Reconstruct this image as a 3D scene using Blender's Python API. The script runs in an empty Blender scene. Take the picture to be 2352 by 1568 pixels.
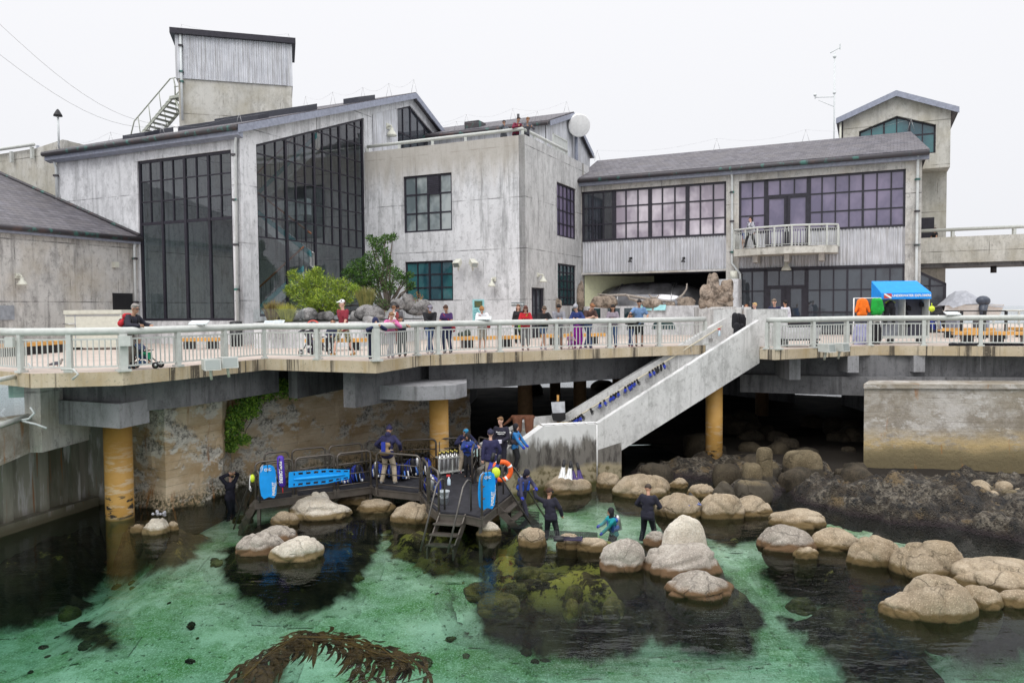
import bpy, bmesh, math, random
from mathutils import Vector, Matrix, noise
rnd = random.Random(7)
C = bpy.context.scene.collection
SC = bpy.context.scene
# ------------------------------------------------------------------ camera
FL = 1780.0            # focal length for a picture 2352 wide
CAMP = Vector((0, 0, 6.0))
_p = math.atan(74/FL); _ro = .009
_f = Vector((0, math.cos(_p), -math.sin(_p))); _r0 = Vector((1, 0, 0)); _u0 = Vector((0, math.sin(_p), math.cos(_p)))
_r = (_r0 - _ro*_u0).normalized(); _u = (_u0 + _ro*_r0).normalized()
cam = bpy.data.cameras.new('camera'); cam.sensor_width = 36; cam.lens = 36*FL/2352
cam.clip_start = .1; cam.clip_end = 6000
cam_o = bpy.data.objects.new('camera', cam); C.objects.link(cam_o)
cam_o.matrix_world = Matrix.Translation(CAMP) @ Matrix((_r, _u, -_f)).transposed().to_4x4()
SC.camera = cam_o
# ------------------------------------------------------------------ world: overcast, brighter towards the zenith
SUN_EL, SUN_ROT = math.radians(52), math.radians(200)
w = bpy.data.worlds.new('World'); SC.world = w; w.use_nodes = True
nt = w.node_tree; nt.nodes.clear()
_o = nt.nodes.new('ShaderNodeOutputWorld'); _b = nt.nodes.new('ShaderNodeBackground'); _b.inputs[1].default_value = .1
_s = nt.nodes.new('ShaderNodeTexSky'); _s.sky_type = 'NISHITA'; _s.sun_disc = False; _s.sun_elevation = SUN_EL; _s.sun_rotation = SUN_ROT
_s.dust_density = 6; _s.air_density = 1.5
_h = nt.nodes.new('ShaderNodeHueSaturation'); _h.inputs['Saturation'].default_value = .12
_tc = nt.nodes.new('ShaderNodeTexCoord'); _sx = nt.nodes.new('ShaderNodeSeparateXYZ')
_rp = nt.nodes.new('ShaderNodeValToRGB'); _e = _rp.color_ramp.elements
_e[0].position = 0; _e[0].color = (.80, .82, .87, 1); _e[1].position = .5; _e[1].color = (1, 1, 1.03, 1)
_m3 = _e.new(.08); _m3.color = (.90, .91, .95, 1)
_mr = nt.nodes.new('ShaderNodeMapRange'); _mr.inputs[1].default_value = .37; _mr.inputs[2].default_value = .5; _mr.inputs[3].default_value = 10.3; _mr.inputs[4].default_value = 20
_vm = nt.nodes.new('ShaderNodeVectorMath'); _vm.operation = 'SCALE'
_mx = nt.nodes.new('ShaderNodeMix'); _mx.data_type = 'RGBA'; _mx.inputs[0].default_value = .93; _mx.clamp_result = False
L = nt.links.new
L(_tc.outputs['Generated'], _sx.inputs[0]); L(_sx.outputs[2], _rp.inputs[0]); L(_sx.outputs[2], _mr.inputs[0])
L(_rp.outputs[0], _vm.inputs[0]); L(_mr.outputs[0], _vm.inputs['Scale'])
L(_s.outputs[0], _h.inputs['Color']); L(_h.outputs[0], _mx.inputs[6]); L(_vm.outputs[0], _mx.inputs[7]); L(_mx.outputs[2], _b.inputs[0]); L(_b.outputs[0], _o.inputs[0])
sun = bpy.data.lights.new('sun', 'SUN'); sun.energy = 1.0; sun.angle = math.radians(25); sun.color = (1, .97, .93)
sun_o = bpy.data.objects.new('sun', sun); C.objects.link(sun_o)
_sd = Vector((math.sin(SUN_ROT)*math.cos(SUN_EL), math.cos(SUN_ROT)*math.cos(SUN_EL), math.sin(SUN_EL)))
sun_o.rotation_euler = _sd.to_track_quat('Z', 'Y').to_euler()
SC.view_settings.view_transform = 'Standard'; SC.view_settings.look = 'None'; SC.view_settings.exposure = 0; SC.view_settings.gamma = 1
SC.cycles.transparent_max_bounces = 12; SC.cycles.max_bounces = 8
# ------------------------------------------------------------------ picture point -> world point on a real plane
def ray(x, y): return (_f*FL + _r*(x-1176) + _u*(784-y))
def Pz(x, y, z):
    d = ray(x, y); return CAMP + d*((z-6.0)/d.z)
def Pd(x, y, D):                                  # at a given distance along +Y
    d = ray(x, y); return CAMP + d*(D/d.y)
def V(*a): return Vector(a)
AN = math.radians(24.8)
EU = V(math.cos(AN), -math.sin(AN), 0); EV = V(math.sin(AN), math.cos(AN), 0)
class Frame:                                      # local (s along, d outwards, z up)
    def __init__(s, o, e, n): s.o = V(o[0], o[1], 0); s.e = e.normalized(); s.n = n.normalized()
    def w(s, a, d, z): return s.o + s.e*a + s.n*d + V(0, 0, z)
    def px(s, x, y, d=0):                         # picture -> (s, z) on the plane d
        r = ray(x, y); o = s.o + s.n*d; t = (o-CAMP).dot(s.n)/r.dot(s.n); p = CAMP + r*t
        return ((p-o).dot(s.e), p.z)
    def off(s, a, d): return Frame(s.w(a, d, 0), s.e, s.n)
IDF = None
# ------------------------------------------------------------------ mesh builder
WT = {}
class MB:
    def __init__(s, fr=None): s.v = []; s.f = []; s.m = []; s.fr = fr; s.sm = []
    def P(s, p):
        p = Vector(p)
        return s.fr.w(p[0], p[1], p[2]) if s.fr else p
    def add(s, vs, fs, m=0, smooth=False):
        b = len(s.v); s.v += [s.P(p) for p in vs]; s.f += [[i+b for i in f] for f in fs]; s.m += [m]*len(fs); s.sm += [smooth]*len(fs); return s
    def quad(s, a, b, c, d, m=0): return s.add([a, b, c, d], [(0, 1, 2, 3)], m)
    def poly(s, pts, m=0): return s.add(pts, [tuple(range(len(pts)))], m)
    def box(s, a, b, m=0, ch=0):
        (x0, y0, z0), (x1, y1, z1) = a, b
        x0, x1 = min(x0, x1), max(x0, x1); y0, y1 = min(y0, y1), max(y0, y1); z0, z1 = min(z0, z1), max(z0, z1)
        v = [(x, y, z) for z in (z0, z1) for y in (y0, y1) for x in (x0, x1)]
        return s.add(v, [(0, 2, 3, 1), (4, 5, 7, 6), (0, 1, 5, 4), (2, 6, 7, 3), (0, 4, 6, 2), (1, 3, 7, 5)], m)
    def cbox(s, c, h, rz=0, m=0, rot=None):      # centre, half sizes
        R = rot or Matrix.Rotation(rz, 3, 'Z'); c = Vector(c); vs = []
        for z in (-1, 1):
            for y in (-1, 1):
                for x in (-1, 1): vs.append(c + R @ V(x*h[0], y*h[1], z*h[2]))
        return s.add(vs, [(0, 2, 3, 1), (4, 5, 7, 6), (0, 1, 5, 4), (2, 6, 7, 3), (0, 4, 6, 2), (1, 3, 7, 5)], m)
    def prism(s, pts, vec, m=0):                 # polygon pushed along vec
        n = len(pts); vec = Vector(vec); a = [Vector(p) for p in pts]
        fs = [tuple(range(n)), tuple(range(2*n-1, n-1, -1))] + [(i, i+n, (i+1) % n+n, (i+1) % n) for i in range(n)]
        return s.add(a+[p+vec for p in a], fs, m)
    def tube(s, pts, r, n=8, m=0, close=False, rs=None, cap=True):
        pts = [Vector(p) for p in pts]; k = len(pts); vs = []; up = None
        for i, p in enumerate(pts):
            a = pts[(i-1) % k] if (i > 0 or close) else p; b = pts[(i+1) % k] if (i < k-1 or close) else p
            t = (b-a)
            t = t.normalized() if t.length > 1e-9 else V(0, 0, 1)
            if up is None: up = V(0, 0, 1) if abs(t.z) < .9 else V(1, 0, 0)
            x = t.cross(up)
            if x.length < 1e-6: up = V(1, 0, 0) if abs(t.x) < .9 else V(0, 1, 0); x = t.cross(up)
            x.normalize(); y = x.cross(t).normalized(); up = y
            rr = rs[i] if rs else r
            for j in range(n):
                q = 2*math.pi*j/n; vs.append(p + x*math.cos(q)*rr + y*math.sin(q)*rr)
        fs = []
        for i in range(k if close else k-1):
            for j in range(n):
                a0 = i*n+j; a1 = i*n+(j+1) % n; b0 = ((i+1) % k)*n+j; b1 = ((i+1) % k)*n+(j+1) % n
                fs.append((a0, a1, b1, b0))
        if not close and cap: fs.append(tuple(range(n-1, -1, -1))); fs.append(tuple(range((k-1)*n, k*n)))
        return s.add(vs, fs, m, True)
    def cyl(s, c, r, h, n=20, m=0, r2=None): return s.tube([c, Vector(c)+V(0, 0, h)], r, n, m, rs=[r, r if r2 is None else r2])
    def lathe(s, c, prof, n=20, m=0):
        c = Vector(c); vs = []; 
        for r, z in prof:
            for j in range(n): q = 2*math.pi*j/n; vs.append(c+V(r*math.cos(q), r*math.sin(q), z))
        fs = [(i*n+j, i*n+(j+1) % n, (i+1)*n+(j+1) % n, (i+1)*n+j) for i in range(len(prof)-1) for j in range(n)]
        fs += [tuple(range(n-1, -1, -1)), tuple(range((len(prof)-1)*n, len(prof)*n))]
        return s.add(vs, fs, m, True)
    def ball(s, c, r, n=10, m=0, sc=(1, 1, 1), R=None):
        c = Vector(c); vs = [c + (R @ V(0, 0, -r*sc[2]) if R else V(0, 0, -r*sc[2]))]; k = n//2+1
        for i in range(1, k):
            a = math.pi*i/k - math.pi/2
            for j in range(n):
                q = 2*math.pi*j/n; p = V(math.cos(a)*math.cos(q)*r*sc[0], math.cos(a)*math.sin(q)*r*sc[1], math.sin(a)*r*sc[2])
                vs.append(c + (R @ p if R else p))
        vs.append(c + (R @ V(0, 0, r*sc[2]) if R else V(0, 0, r*sc[2]))); e = len(vs)-1
        fs = [(0, 1+(j+1) % n, 1+j) for j in range(n)]
        for i in range(k-2):
            for j in range(n): a = 1+i*n; fs.append((a+j, a+(j+1) % n, a+n+(j+1) % n, a+n+j))
        a = 1+(k-2)*n; fs += [(a+j, a+(j+1) % n, e) for j in range(n)]
        return s.add(vs, fs, m, True)
    def build(s, name, mats, parent=None, local=False):
        if not isinstance(mats, (list, tuple)): mats = [mats]
        me = bpy.data.meshes.new(name); o = bpy.data.objects.new(name, me)
        loc = V(0, 0, 0)
        if parent is None and not local and s.v:
            xs = [p.x for p in s.v]; ys = [p.y for p in s.v]
            loc = V((min(xs)+max(xs))/2, (min(ys)+max(ys))/2, min(p.z for p in s.v))
        me.from_pydata([p-loc for p in s.v], [], s.f); me.polygons.foreach_set('material_index', s.m)
        me.polygons.foreach_set('use_smooth', s.sm)
        for q in mats: me.materials.append(q)
        me.update(); C.objects.link(o); o.location = loc; WT[o] = loc
        if parent:
            o.parent = parent
            if not local: o.matrix_parent_inverse = Matrix.Translation(-WT[parent]); WT[o] = V(0, 0, 0)
        return o
def bmfix(o):
    bm = bmesh.new(); bm.from_mesh(o.data); bmesh.ops.recalc_face_normals(bm, faces=bm.faces); bm.to_mesh(o.data); bm.free(); return o
def tag(o, label=None, cat=None, group=None, kind=None):
    if label: o['label'] = label
    if cat: o['category'] = cat
    if group: o['group'] = group
    if kind: o['kind'] = kind
    return o
def thing(name, loc, label, cat, group=None, rz=0):
    o = bpy.data.objects.new(name, None); C.objects.link(o); o.location = Vector(loc); o.rotation_euler = (0, 0, rz)
    o.empty_display_size = .2; WT[o] = Vector(loc); return tag(o, label, cat, group)
def each(fr, boxes, name, m, parent):
    for a, b in boxes: MB(fr).box(a, b).build(name, m, parent)
def dup(o, parent=None, **kw):
    c = o.copy(); C.objects.link(c)
    if parent: c.parent = parent
    WT[c] = WT.get(o)
    for ch in list(o.children): dup(ch, c)
    return c
# ------------------------------------------------------------------ materials
MATS = {}
class NT:
    def __init__(s, name):
        s.m = bpy.data.materials.new(name); s.m.use_nodes = True; s.t = s.m.node_tree; s.t.nodes.clear()
        s.geo = s.n('ShaderNodeNewGeometry'); s.pos = s.geo.outputs['Position']; s.out = s.n('ShaderNodeOutputMaterial')
    def n(s, t): return s.t.nodes.new(t)
    def l(s, a, b): s.t.links.new(a, b)
    def mapped(s, sc):
        if sc is None: return s.pos
        m = s.n('ShaderNodeMapping'); m.inputs['Scale'].default_value = sc; s.l(s.pos, m.inputs[0]); return m.outputs[0]
    def noise(s, scale, lo=.4, hi=.6, det=6, st=None, rough=.6, dist=0):
        n = s.n('ShaderNodeTexNoise'); n.inputs['Scale'].default_value = scale; n.inputs['Detail'].default_value = det
        n.inputs['Roughness'].default_value = rough; n.inputs['Distortion'].default_value = dist
        s.l(s.mapped(st), n.inputs['Vector']); return s.mr(n.outputs[0], lo, hi)
    def voro(s, scale, lo, hi, feat='F1', st=None):
        n = s.n('ShaderNodeTexVoronoi'); n.inputs['Scale'].default_value = scale; n.feature = feat
        s.l(s.mapped(st), n.inputs['Vector']); return s.mr(n.outputs[0], lo, hi)
    def mr(s, x, lo, hi, a=0, b=1, sm=False):
        m = s.n('ShaderNodeMapRange'); m.inputs[1].default_value = lo; m.inputs[2].default_value = hi; m.inputs[3].default_value = a; m.inputs[4].default_value = b
        s.l(x, m.inputs[0]); return m.outputs[0]
    def math(s, op, a, b=None):
        m = s.n('ShaderNodeMath'); m.operation = op
        for i, q in enumerate((a, b)):
            if q is None: continue
            if isinstance(q, (int, float)): m.inputs[i].default_value = q
            else: s.l(q, m.inputs[i])
        return m.outputs[0]
    def xyz(s, i):
        x = s.n('ShaderNodeSeparateXYZ'); s.l(s.pos, x.inputs[0]); return x.outputs[i]
    def attr(s, name):
        x = s.n('ShaderNodeAttribute'); x.attribute_name = name; return x.outputs['Fac']
    def along(s, e):                              # distance along a direction
        v = s.n('ShaderNodeVectorMath'); v.operation = 'DOT_PRODUCT'; v.inputs[1].default_value = e; s.l(s.pos, v.inputs[0]); return v.outputs['Value']
    def col(s, c):
        r = s.n('ShaderNodeRGB'); r.outputs[0].default_value = (*c, 1); return r.outputs[0]
    def mix(s, f, a, b):
        m = s.n('ShaderNodeMix'); m.data_type = 'RGBA'
        if isinstance(f, (int, float)): m.inputs[0].default_value = f
        else: s.l(f, m.inputs[0])
        for q, i in ((a, 6), (b, 7)):
            if isinstance(q, tuple): m.inputs[i].default_value = (*q, 1)
            else: s.l(q, m.inputs[i])
        return m.outputs[2]
    def fin(s, col, rough=.7, bump=None, metal=0, spec=.4, bd=.02, bs=.5, alpha=None, emis=None):
        p = s.n('ShaderNodeBsdfPrincipled')
        for q, k in ((col, 'Base Color'), (rough, 'Roughness'), (metal, 'Metallic'), (spec, 'Specular IOR Level')):
            if isinstance(q, tuple): p.inputs[k].default_value = (*q, 1)
            elif isinstance(q, (int, float)): p.inputs[k].default_value = q
            else: s.l(q, p.inputs[k])
        if bump is not None:
            b = s.n('ShaderNodeBump'); b.inputs['Strength'].default_value = bs; b.inputs['Distance'].default_value = bd
            s.l(bump, b.inputs['Height']); s.l(b.outputs[0], p.inputs['Normal'])
        s.l(p.outputs[0], s.out.inputs[0]); return s.m
def plain(name, c, rough=.6, metal=0, spec=.4, var=.12, sc=6):
    if name in MATS: return MATS[name]
    t = NT(name); d = tuple(x*(1-var*1.6) for x in c); b = tuple(min(1, x*(1+var)) for x in c)
    MATS[name] = t.fin(t.mix(t.noise(sc, .35, .65), d, b), rough, t.noise(sc*8, 0, 1), metal, spec, bd=.004, bs=.2); return MATS[name]
def concrete(name, base, dark, warm=None, st=1.0, streak=.5, lines=2.6, lip=None, board=None):
    t = NT(name); lite = tuple(min(1, x*1.15) for x in base)
    c = t.mix(t.noise(.5*st, .35, .65, 5), base, lite)
    c = t.mix(t.math('MULTIPLY', t.noise(1.3*st, .48, .64, 9, (1, 1, .45), .75), .55), c, dark)
    c = t.mix(t.math('MULTIPLY', t.noise(4.5*st, .54, .61, 9, None, .8), .5), c, dark)
    c = t.mix(t.math('MULTIPLY', t.noise(.9*st, .57, .60, 10, (1, 1, .6), .82), .35), c, tuple(x*.85 for x in dark))
    c = t.mix(t.math('MULTIPLY', t.noise(.7, .55, .62, 9, (1, 1, .8), .75), .5), c, tuple(min(.85, x*1.25) for x in base))
    c = t.mix(t.math('MULTIPLY', t.noise(1.6*st, .52, .66, 6, (1.6, 1.6, .12), .7), streak), c, tuple(x*.75 for x in dark))
    if warm: c = t.mix(t.math('MULTIPLY', t.noise(.7*st, .45, .7, 5), .6), c, warm)
    c = t.mix(t.math('MULTIPLY', t.noise(26, .62, .72, 3), .5), c, tuple(x*.5 for x in dark))
    h = t.noise(9, 0, 1, 6)
    if lines:
        f = t.math('FRACT', t.math('DIVIDE', t.xyz(2), lines)); ln = t.mr(t.math('ABSOLUTE', t.math('SUBTRACT', f, .5)), .004, .014, 1, 0)
        c = t.mix(t.math('MULTIPLY', ln, t.noise(1.1, .4, .6)), c, tuple(x*.7 for x in dark))
        for e in (EU, EV):
            f = t.math('FRACT', t.math('DIVIDE', t.along(e), 2.44)); l2 = t.mr(t.math('ABSOLUTE', t.math('SUBTRACT', f, .5)), .003, .01, 1, 0)
            c = t.mix(t.math('MULTIPLY', l2, t.noise(.9, .5, .62)), c, tuple(x*.7 for x in dark))
    if board:
        f = t.math('FRACT', t.math('DIVIDE', t.xyz(2), board)); ln = t.mr(f, .0, .12, 1, 0)
        c = t.mix(t.math('MULTIPLY', ln, t.noise(1.4, .35, .6, 5, (1, 1, 4))), c, tuple(x*.55 for x in dark))
        h = t.math('SUBTRACT', h, t.math('MULTIPLY', ln, .8))
    if lip:                                       # grime under a parapet: (z top, depth, colour)
        g = t.mr(t.math('ADD', t.xyz(2), t.math('MULTIPLY', t.noise(1.5, 0, 1, 6, (1.4, 1.4, .15)), lip[1])), lip[0]-lip[1]*.35, lip[0]+lip[1]*.35)
        c = t.mix(t.math('MULTIPLY', g, .75), c, lip[2])
    return t.fin(c, .85, h, spec=.25, bd=.012, bs=.55)
M = {}
M['conc'] = concrete('weathered_concrete', (.61, .615, .63), (.27, .275, .285), streak=.5)
M['conc_block'] = concrete('block_concrete', (.595, .60, .615), (.26, .265, .27), streak=.65, lip=(14.2, 2.2, (.36, .33, .28)))
M['conc_warm'] = concrete('warm_concrete', (.50, .49, .47), (.16, .155, .15), warm=(.42, .37, .29), streak=.6)
M['conc_side'] = concrete('side_concrete', (.50, .50, .495), (.22, .22, .215), st=1.4)
M['conc_tower'] = concrete('tower_concrete', (.50, .49, .45), (.24, .23, .2), warm=(.36, .33, .25), streak=.35)
M['conc_stair'] = concrete('stair_concrete', (.56, .56, .55), (.25, .25, .24), streak=.4, lines=0)
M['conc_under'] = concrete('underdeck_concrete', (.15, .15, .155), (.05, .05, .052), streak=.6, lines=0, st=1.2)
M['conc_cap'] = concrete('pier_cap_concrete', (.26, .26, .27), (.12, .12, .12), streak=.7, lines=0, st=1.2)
def edge_mat():
    t = NT('deck_edge_concrete'); c = t.mix(t.noise(.8, .35, .65, 6), (.40, .32, .21), (.52, .45, .34))
    c = t.mix(t.math('MULTIPLY', t.noise(2.0, .50, .66, 7, (1.3, 1.3, .12), .7), .75), c, (.36, .27, .14))
    c = t.mix(t.math('MULTIPLY', t.noise(1.2, .545, .59, 6, (1.6, 1.6, .05), .7), .9), c, (.06, .05, .04))
    c = t.mix(t.noise(16, .58, .68, 4), c, (.3, .27, .2))
    return t.fin(c, .85, t.noise(12, 0, 1), spec=.2, bd=.01)
M['edge'] = edge_mat()
def slate(name, direc, rise):
    t = NT(name); al = t.along(direc); zz = t.xyz(2)
    row = t.math('DIVIDE', zz, rise); fr = t.math('FRACT', row); fl = t.math('FLOOR', row)
    cs = t.math('ADD', t.math('DIVIDE', al, .32), t.math('MULTIPLY', fl, .47)); fc = t.math('FRACT', cs); cell = t.math('ADD', t.math('FLOOR', cs), t.math('MULTIPLY', fl, 57.3))
    wn = t.n('ShaderNodeTexWhiteNoise'); wn.noise_dimensions = '1D'; t.l(cell, wn.inputs['W'])
    c = t.mix(wn.outputs['Value'], (.075, .07, .082), (.15, .143, .162))
    c = t.mix(t.noise(.9, .4, .7), c, (.135, .125, .13))
    gap = t.math('MAXIMUM', t.mr(fr, 0, .16, 1, 0), t.mr(t.math('ABSOLUTE', t.math('SUBTRACT', fc, .5)), .44, .5, 0, .7))
    c = t.mix(gap, c, (.03, .028, .032))
    return t.fin(c, .7, t.math('SUBTRACT', t.mr(wn.outputs['Value'], 0, 1, 0, .3), gap), spec=.35, bd=.03, bs=.8)
M['slate_u'] = slate('slate_roof', EU, .13); M['slate_v'] = slate('slate_roof_side', EV, .16)
def corr():
    t = NT('galvanised_corrugated'); c = t.mix(t.noise(1.2, .35, .65), (.52, .53, .56), (.66, .67, .70))
    c = t.mix(t.math('MULTIPLY', t.noise(2.2, .48, .62, 7, (5, 5, .2), .7), .7), c, (.30, .29, .28))
    return t.fin(c, .55, metal=.25, spec=.5)
M['corr'] = corr()
M['frame'] = plain('dark_window_frame', (.022, .02, .03), .5, var=.2)
M['fascia'] = plain('grey_fascia', (.27, .29, .36), .5)
def copper():
    t = NT('copper_gutter'); c = t.mix(t.noise(3, .56, .64, 5, (1, 1, .5)), (.045, .04, .046), (.045, .14, .12)); c = t.mix(t.noise(1.5, .55, .7), c, (.09, .055, .05))
    return t.fin(c, .5, spec=.5)
M['gutter'] = copper()
M['pale'] = plain('pale_green_paint', (.50, .515, .485), .42, var=.06)
M['pipe'] = plain('pale_downpipe', (.62, .65, .65), .45, var=.06)
M['cream'] = plain('cream_metal', (.6, .6, .52), .5, var=.06)
M['white'] = plain('white_paint', (.8, .8, .79), .5, var=.05)
M['black'] = plain('black_matte', (.015, .015, .017), .5)
M['blackgloss'] = plain('black_plastic', (.012, .012, .014), .3)
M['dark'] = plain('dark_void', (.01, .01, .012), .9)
M['orange_wood'] = plain('varnished_wood', (.62, .33, .09), .45, var=.15, sc=3)
M['steel'] = plain('brushed_steel', (.5, .5, .5), .35, .9)
M['bronze'] = plain('brown_metal_frame', (.12, .105, .09), .42, .4, var=.1)
M['yellow_wall'] = plain('pale_yellow_wall', (.68, .68, .45), .8, var=.05)
def glass(name, tint, refl=1.5, tr=.0, base=(.02, .022, .026), rough=.015, mixf=None):
    t = NT(name); lw = t.n('ShaderNodeLayerWeight'); lw.inputs[0].default_value = .5; r0 = ((refl-1)/(refl+1))**2*1.6
    fr = t.math('ADD', t.math('MULTIPLY', t.math('POWER', lw.outputs['Facing'], 4.5), 1-r0), r0)
    gl = t.n('ShaderNodeBsdfGlossy'); gl.inputs['Roughness'].default_value = rough; gl.inputs[0].default_value = (.95, .95, 1, 1)
    wv = t.noise(.8, 0, 1, 2); b = t.n('ShaderNodeBump'); b.inputs['Strength'].default_value = .12; b.inputs['Distance'].default_value = .06; t.l(wv, b.inputs['Height']); t.l(b.outputs[0], gl.inputs['Normal'])
    if tr:
        a = t.n('ShaderNodeBsdfTransparent'); a.inputs[0].default_value = (*tint, 1)
    else:
        a = t.n('ShaderNodeBsdfDiffuse'); t.l(t.mix(t.noise(.45, .42, .58, 4, (1, 1, .7)), base, tint), a.inputs[0])
    m = t.n('ShaderNodeMixShader'); t.l(fr, m.inputs[0]); t.l(a.outputs[0], m.inputs[1]); t.l(gl.outputs[0], m.inputs[2]); t.l(m.outputs[0], t.out.inputs[0]); return t.m
M['glass_dark'] = glass('dark_glass', (.045, .055, .065), 1.65)
M['glass_green'] = glass('green_glass', (.03, .075, .08), 1.6, base=(.015, .035, .04))
M['glass_clear'] = glass('tinted_clear_glass', (.5, .55, .6), 1.45, 1)
M['glass_hall'] = glass('hall_glass', (.62, .70, .72), 1.7, 1)
M['glass_purple'] = glass('purple_reflection_glass', (.19, .16, .245), 1.6, base=(.11, .095, .16))  # purple diffuse colour imitates the pale surroundings reflected in the panes
M['glass_pink'] = glass('pale_curtained_glass', (.60, .55, .60), 1.5, base=(.30, .26, .31))
M['glass_pane'] = glass('clear_pane', (.9, .95, .93), 1.5, 1)
M['glass_teal'] = glass('teal_glass', (.04, .16, .17), 1.6, base=(.02, .07, .09))
# ================================================================== building frames
C1 = V(-12.1, 35, 0)
FA = Frame(C1, EU, -EV); FG = Frame(C1, EV, EU)
_sg = FG.px(839, 500)[0]; FB = Frame(FG.w(_sg, 0, 0), EU, -EV)
_sb = FB.px(1207, 500)[0]; FR = Frame(FB.w(_sb, 0, 0), EV, EU)
_sr = FR.px(1335, 500)[0]; FE = Frame(FR.w(_sr, 0, 0), EU, -EV)
_sl = FA.px(315, 600)[0]; FLW = Frame(FA.w(_sl, 0, 0), EV, EU)
ZD = 4.5
def lin(pts):
    def f(s):
        if s <= pts[0][0]: a, b = pts[0], pts[1]
        elif s >= pts[-1][0]: a, b = pts[-2], pts[-1]
        else:
            for i in range(len(pts)-1):
                if pts[i][0] <= s <= pts[i+1][0]: a, b = pts[i], pts[i+1]; break
        return a[1] + (b[1]-a[1])*(s-a[0])/(b[0]-a[0]) if b[0] != a[0] else a[1]
    return f
def wall_mb(fr, s0, s1, z0, top, holes=(), th=.35, m=0, back=True):
    """a wall face with reveals round its openings; top is a list of (s, z), a hole is (s0, s1, z0, top)"""
    mb = MB(fr); tf = lin(top) if isinstance(top, list) else (lambda s: top)
    hs = [(a, b, c, lin(d) if isinstance(d, list) else (lambda s, d=d: d), d) for a, b, c, d in holes]
    br = {s0, s1}
    if isinstance(top, list): br |= {p[0] for p in top if s0 < p[0] < s1}
    for h in hs:
        br |= {h[0], h[1]}
        if isinstance(h[4], list): br |= {p[0] for p in h[4] if h[0] < p[0] < h[1]}
    br = sorted(br)
    for a, b in zip(br, br[1:]):
        if b-a < 1e-5: continue
        mid = (a+b)/2; cur = (z0, z0)
        for h in sorted([h for h in hs if h[0] < mid < h[1]], key=lambda h: h[2]):
            mb.quad((a, 0, cur[0]), (b, 0, cur[1]), (b, 0, h[2]), (a, 0, h[2]), m)
            mb.quad((a, 0, h[2]), (b, 0, h[2]), (b, -th, h[2]), (a, -th, h[2]), m)
            mb.quad((a, 0, h[3](a)), (a, -th, h[3](a)), (b, -th, h[3](b)), (b, 0, h[3](b)), m)
            cur = (h[3](a), h[3](b))
        mb.quad((a, 0, cur[0]), (b, 0, cur[1]), (b, 0, tf(b)), (a, 0, tf(a)), m)
        mb.quad((a, 0, tf(a)), (b, 0, tf(b)), (b, -th, tf(b)), (a, -th, tf(a)), m)
    for h in hs:
        for s in (h[0], h[1]): mb.quad((s, 0, h[2]), (s, -th, h[2]), (s, -th, h[3](s)), (s, 0, h[3](s)), m)
    for s in (s0, s1): mb.quad((s, 0, z0), (s, -th, z0), (s, -th, tf(s)), (s, 0, tf(s)), m)
    return mb
def window(parent, fr, s0, s1, z0, z1, vs, hs, gm, d=-.14, name='window', b=.09, skip=None, fm=None):
    """dark grid of bars; z1 number or [(s,z)..]; vs list of (fraction, half width[, z bottom frac]); hs list of (fraction, half width)"""
    tf = lin(z1) if isinstance(z1, list) else (lambda s: z1); zt = max(p[1] for p in z1) if isinstance(z1, list) else z1
    mb = MB(fr)
    def bar(a, bq, c, e, dd=.05):
        mb.box((a, d-dd, c), (bq, d+dd, e))
    bar(s0, s1, z0, z0+b, .06)
    bar(s0, s0+b, z0+b, tf(s0+b) if tf(s0) > tf(s0+b) else tf(s0), .06); bar(s1-b, s1, z0+b, min(tf(s1), tf(s1-b)), .06)
    pts = [(s0, tf(s0))] + [p for p in (z1 if isinstance(z1, list) else []) if s0 < p[0] < s1] + [(s1, tf(s1))]
    for p, q in zip(pts, pts[1:]):
        mb.prism([(p[0], d-.06, p[1]-b), (q[0], d-.06, q[1]-b), (q[0], d-.06, q[1]+.02), (p[0], d-.06, p[1]+.02)], EV*0 + fr.n*.12 if False else V(0, .12, 0)) if False else mb.add([(p[0], d-.06, p[1]-b), (q[0], d-.06, q[1]-b), (q[0], d-.06, q[1]), (p[0], d-.06, p[1]), (p[0], d+.06, p[1]-b), (q[0], d+.06, q[1]-b), (q[0], d+.06, q[1]), (p[0], d+.06, p[1])], [(0, 1, 2, 3), (7, 6, 5, 4), (0, 4, 5, 1), (3, 2, 6, 7)])
    for k in vs:
        s = s0+(s1-s0)*k[0]; zb = z0+(zt-z0)*(k[2] if len(k) > 2 else 0); ze = z0+(zt-z0)*k[3] if len(k) > 3 else tf(s)-.02
        bar(s-k[1], s+k[1], max(zb, z0+.02), ze, .04+k[1]*.3)
    for k in hs:
        z = z0+(zt-z0)*k[0]; a, bb = (s0, s1) if len(k) < 3 else (s0+(s1-s0)*k[2], s0+(s1-s0)*k[3])
        if isinstance(z1, list):
            n = 60; seg = [a+(bb-a)*i/n for i in range(n+1)]; ok = [q for q in seg if tf(q) > z+.05]
            if not ok: continue
            a, bb = ok[0], ok[-1]
        bar(a, bb, z-k[1], z+k[1], .035)
    f = mb.build(name, fm or M['frame'], parent)
    g = MB(fr); g.add([(p[0], d, p[1]-.02) for p in pts]+[(s1, d, z0+.02), (s0, d, z0+.02)], [tuple(range(len(pts)+2))])
    g.build('pane', gm, f)
    return f
def grid(nc, nr, w=.03, thick=(), tw=.06):
    return [(i/nc, tw if i in thick else w) for i in range(1, nc)], [(i/nr, w) for i in range(1, nr)]
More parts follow.
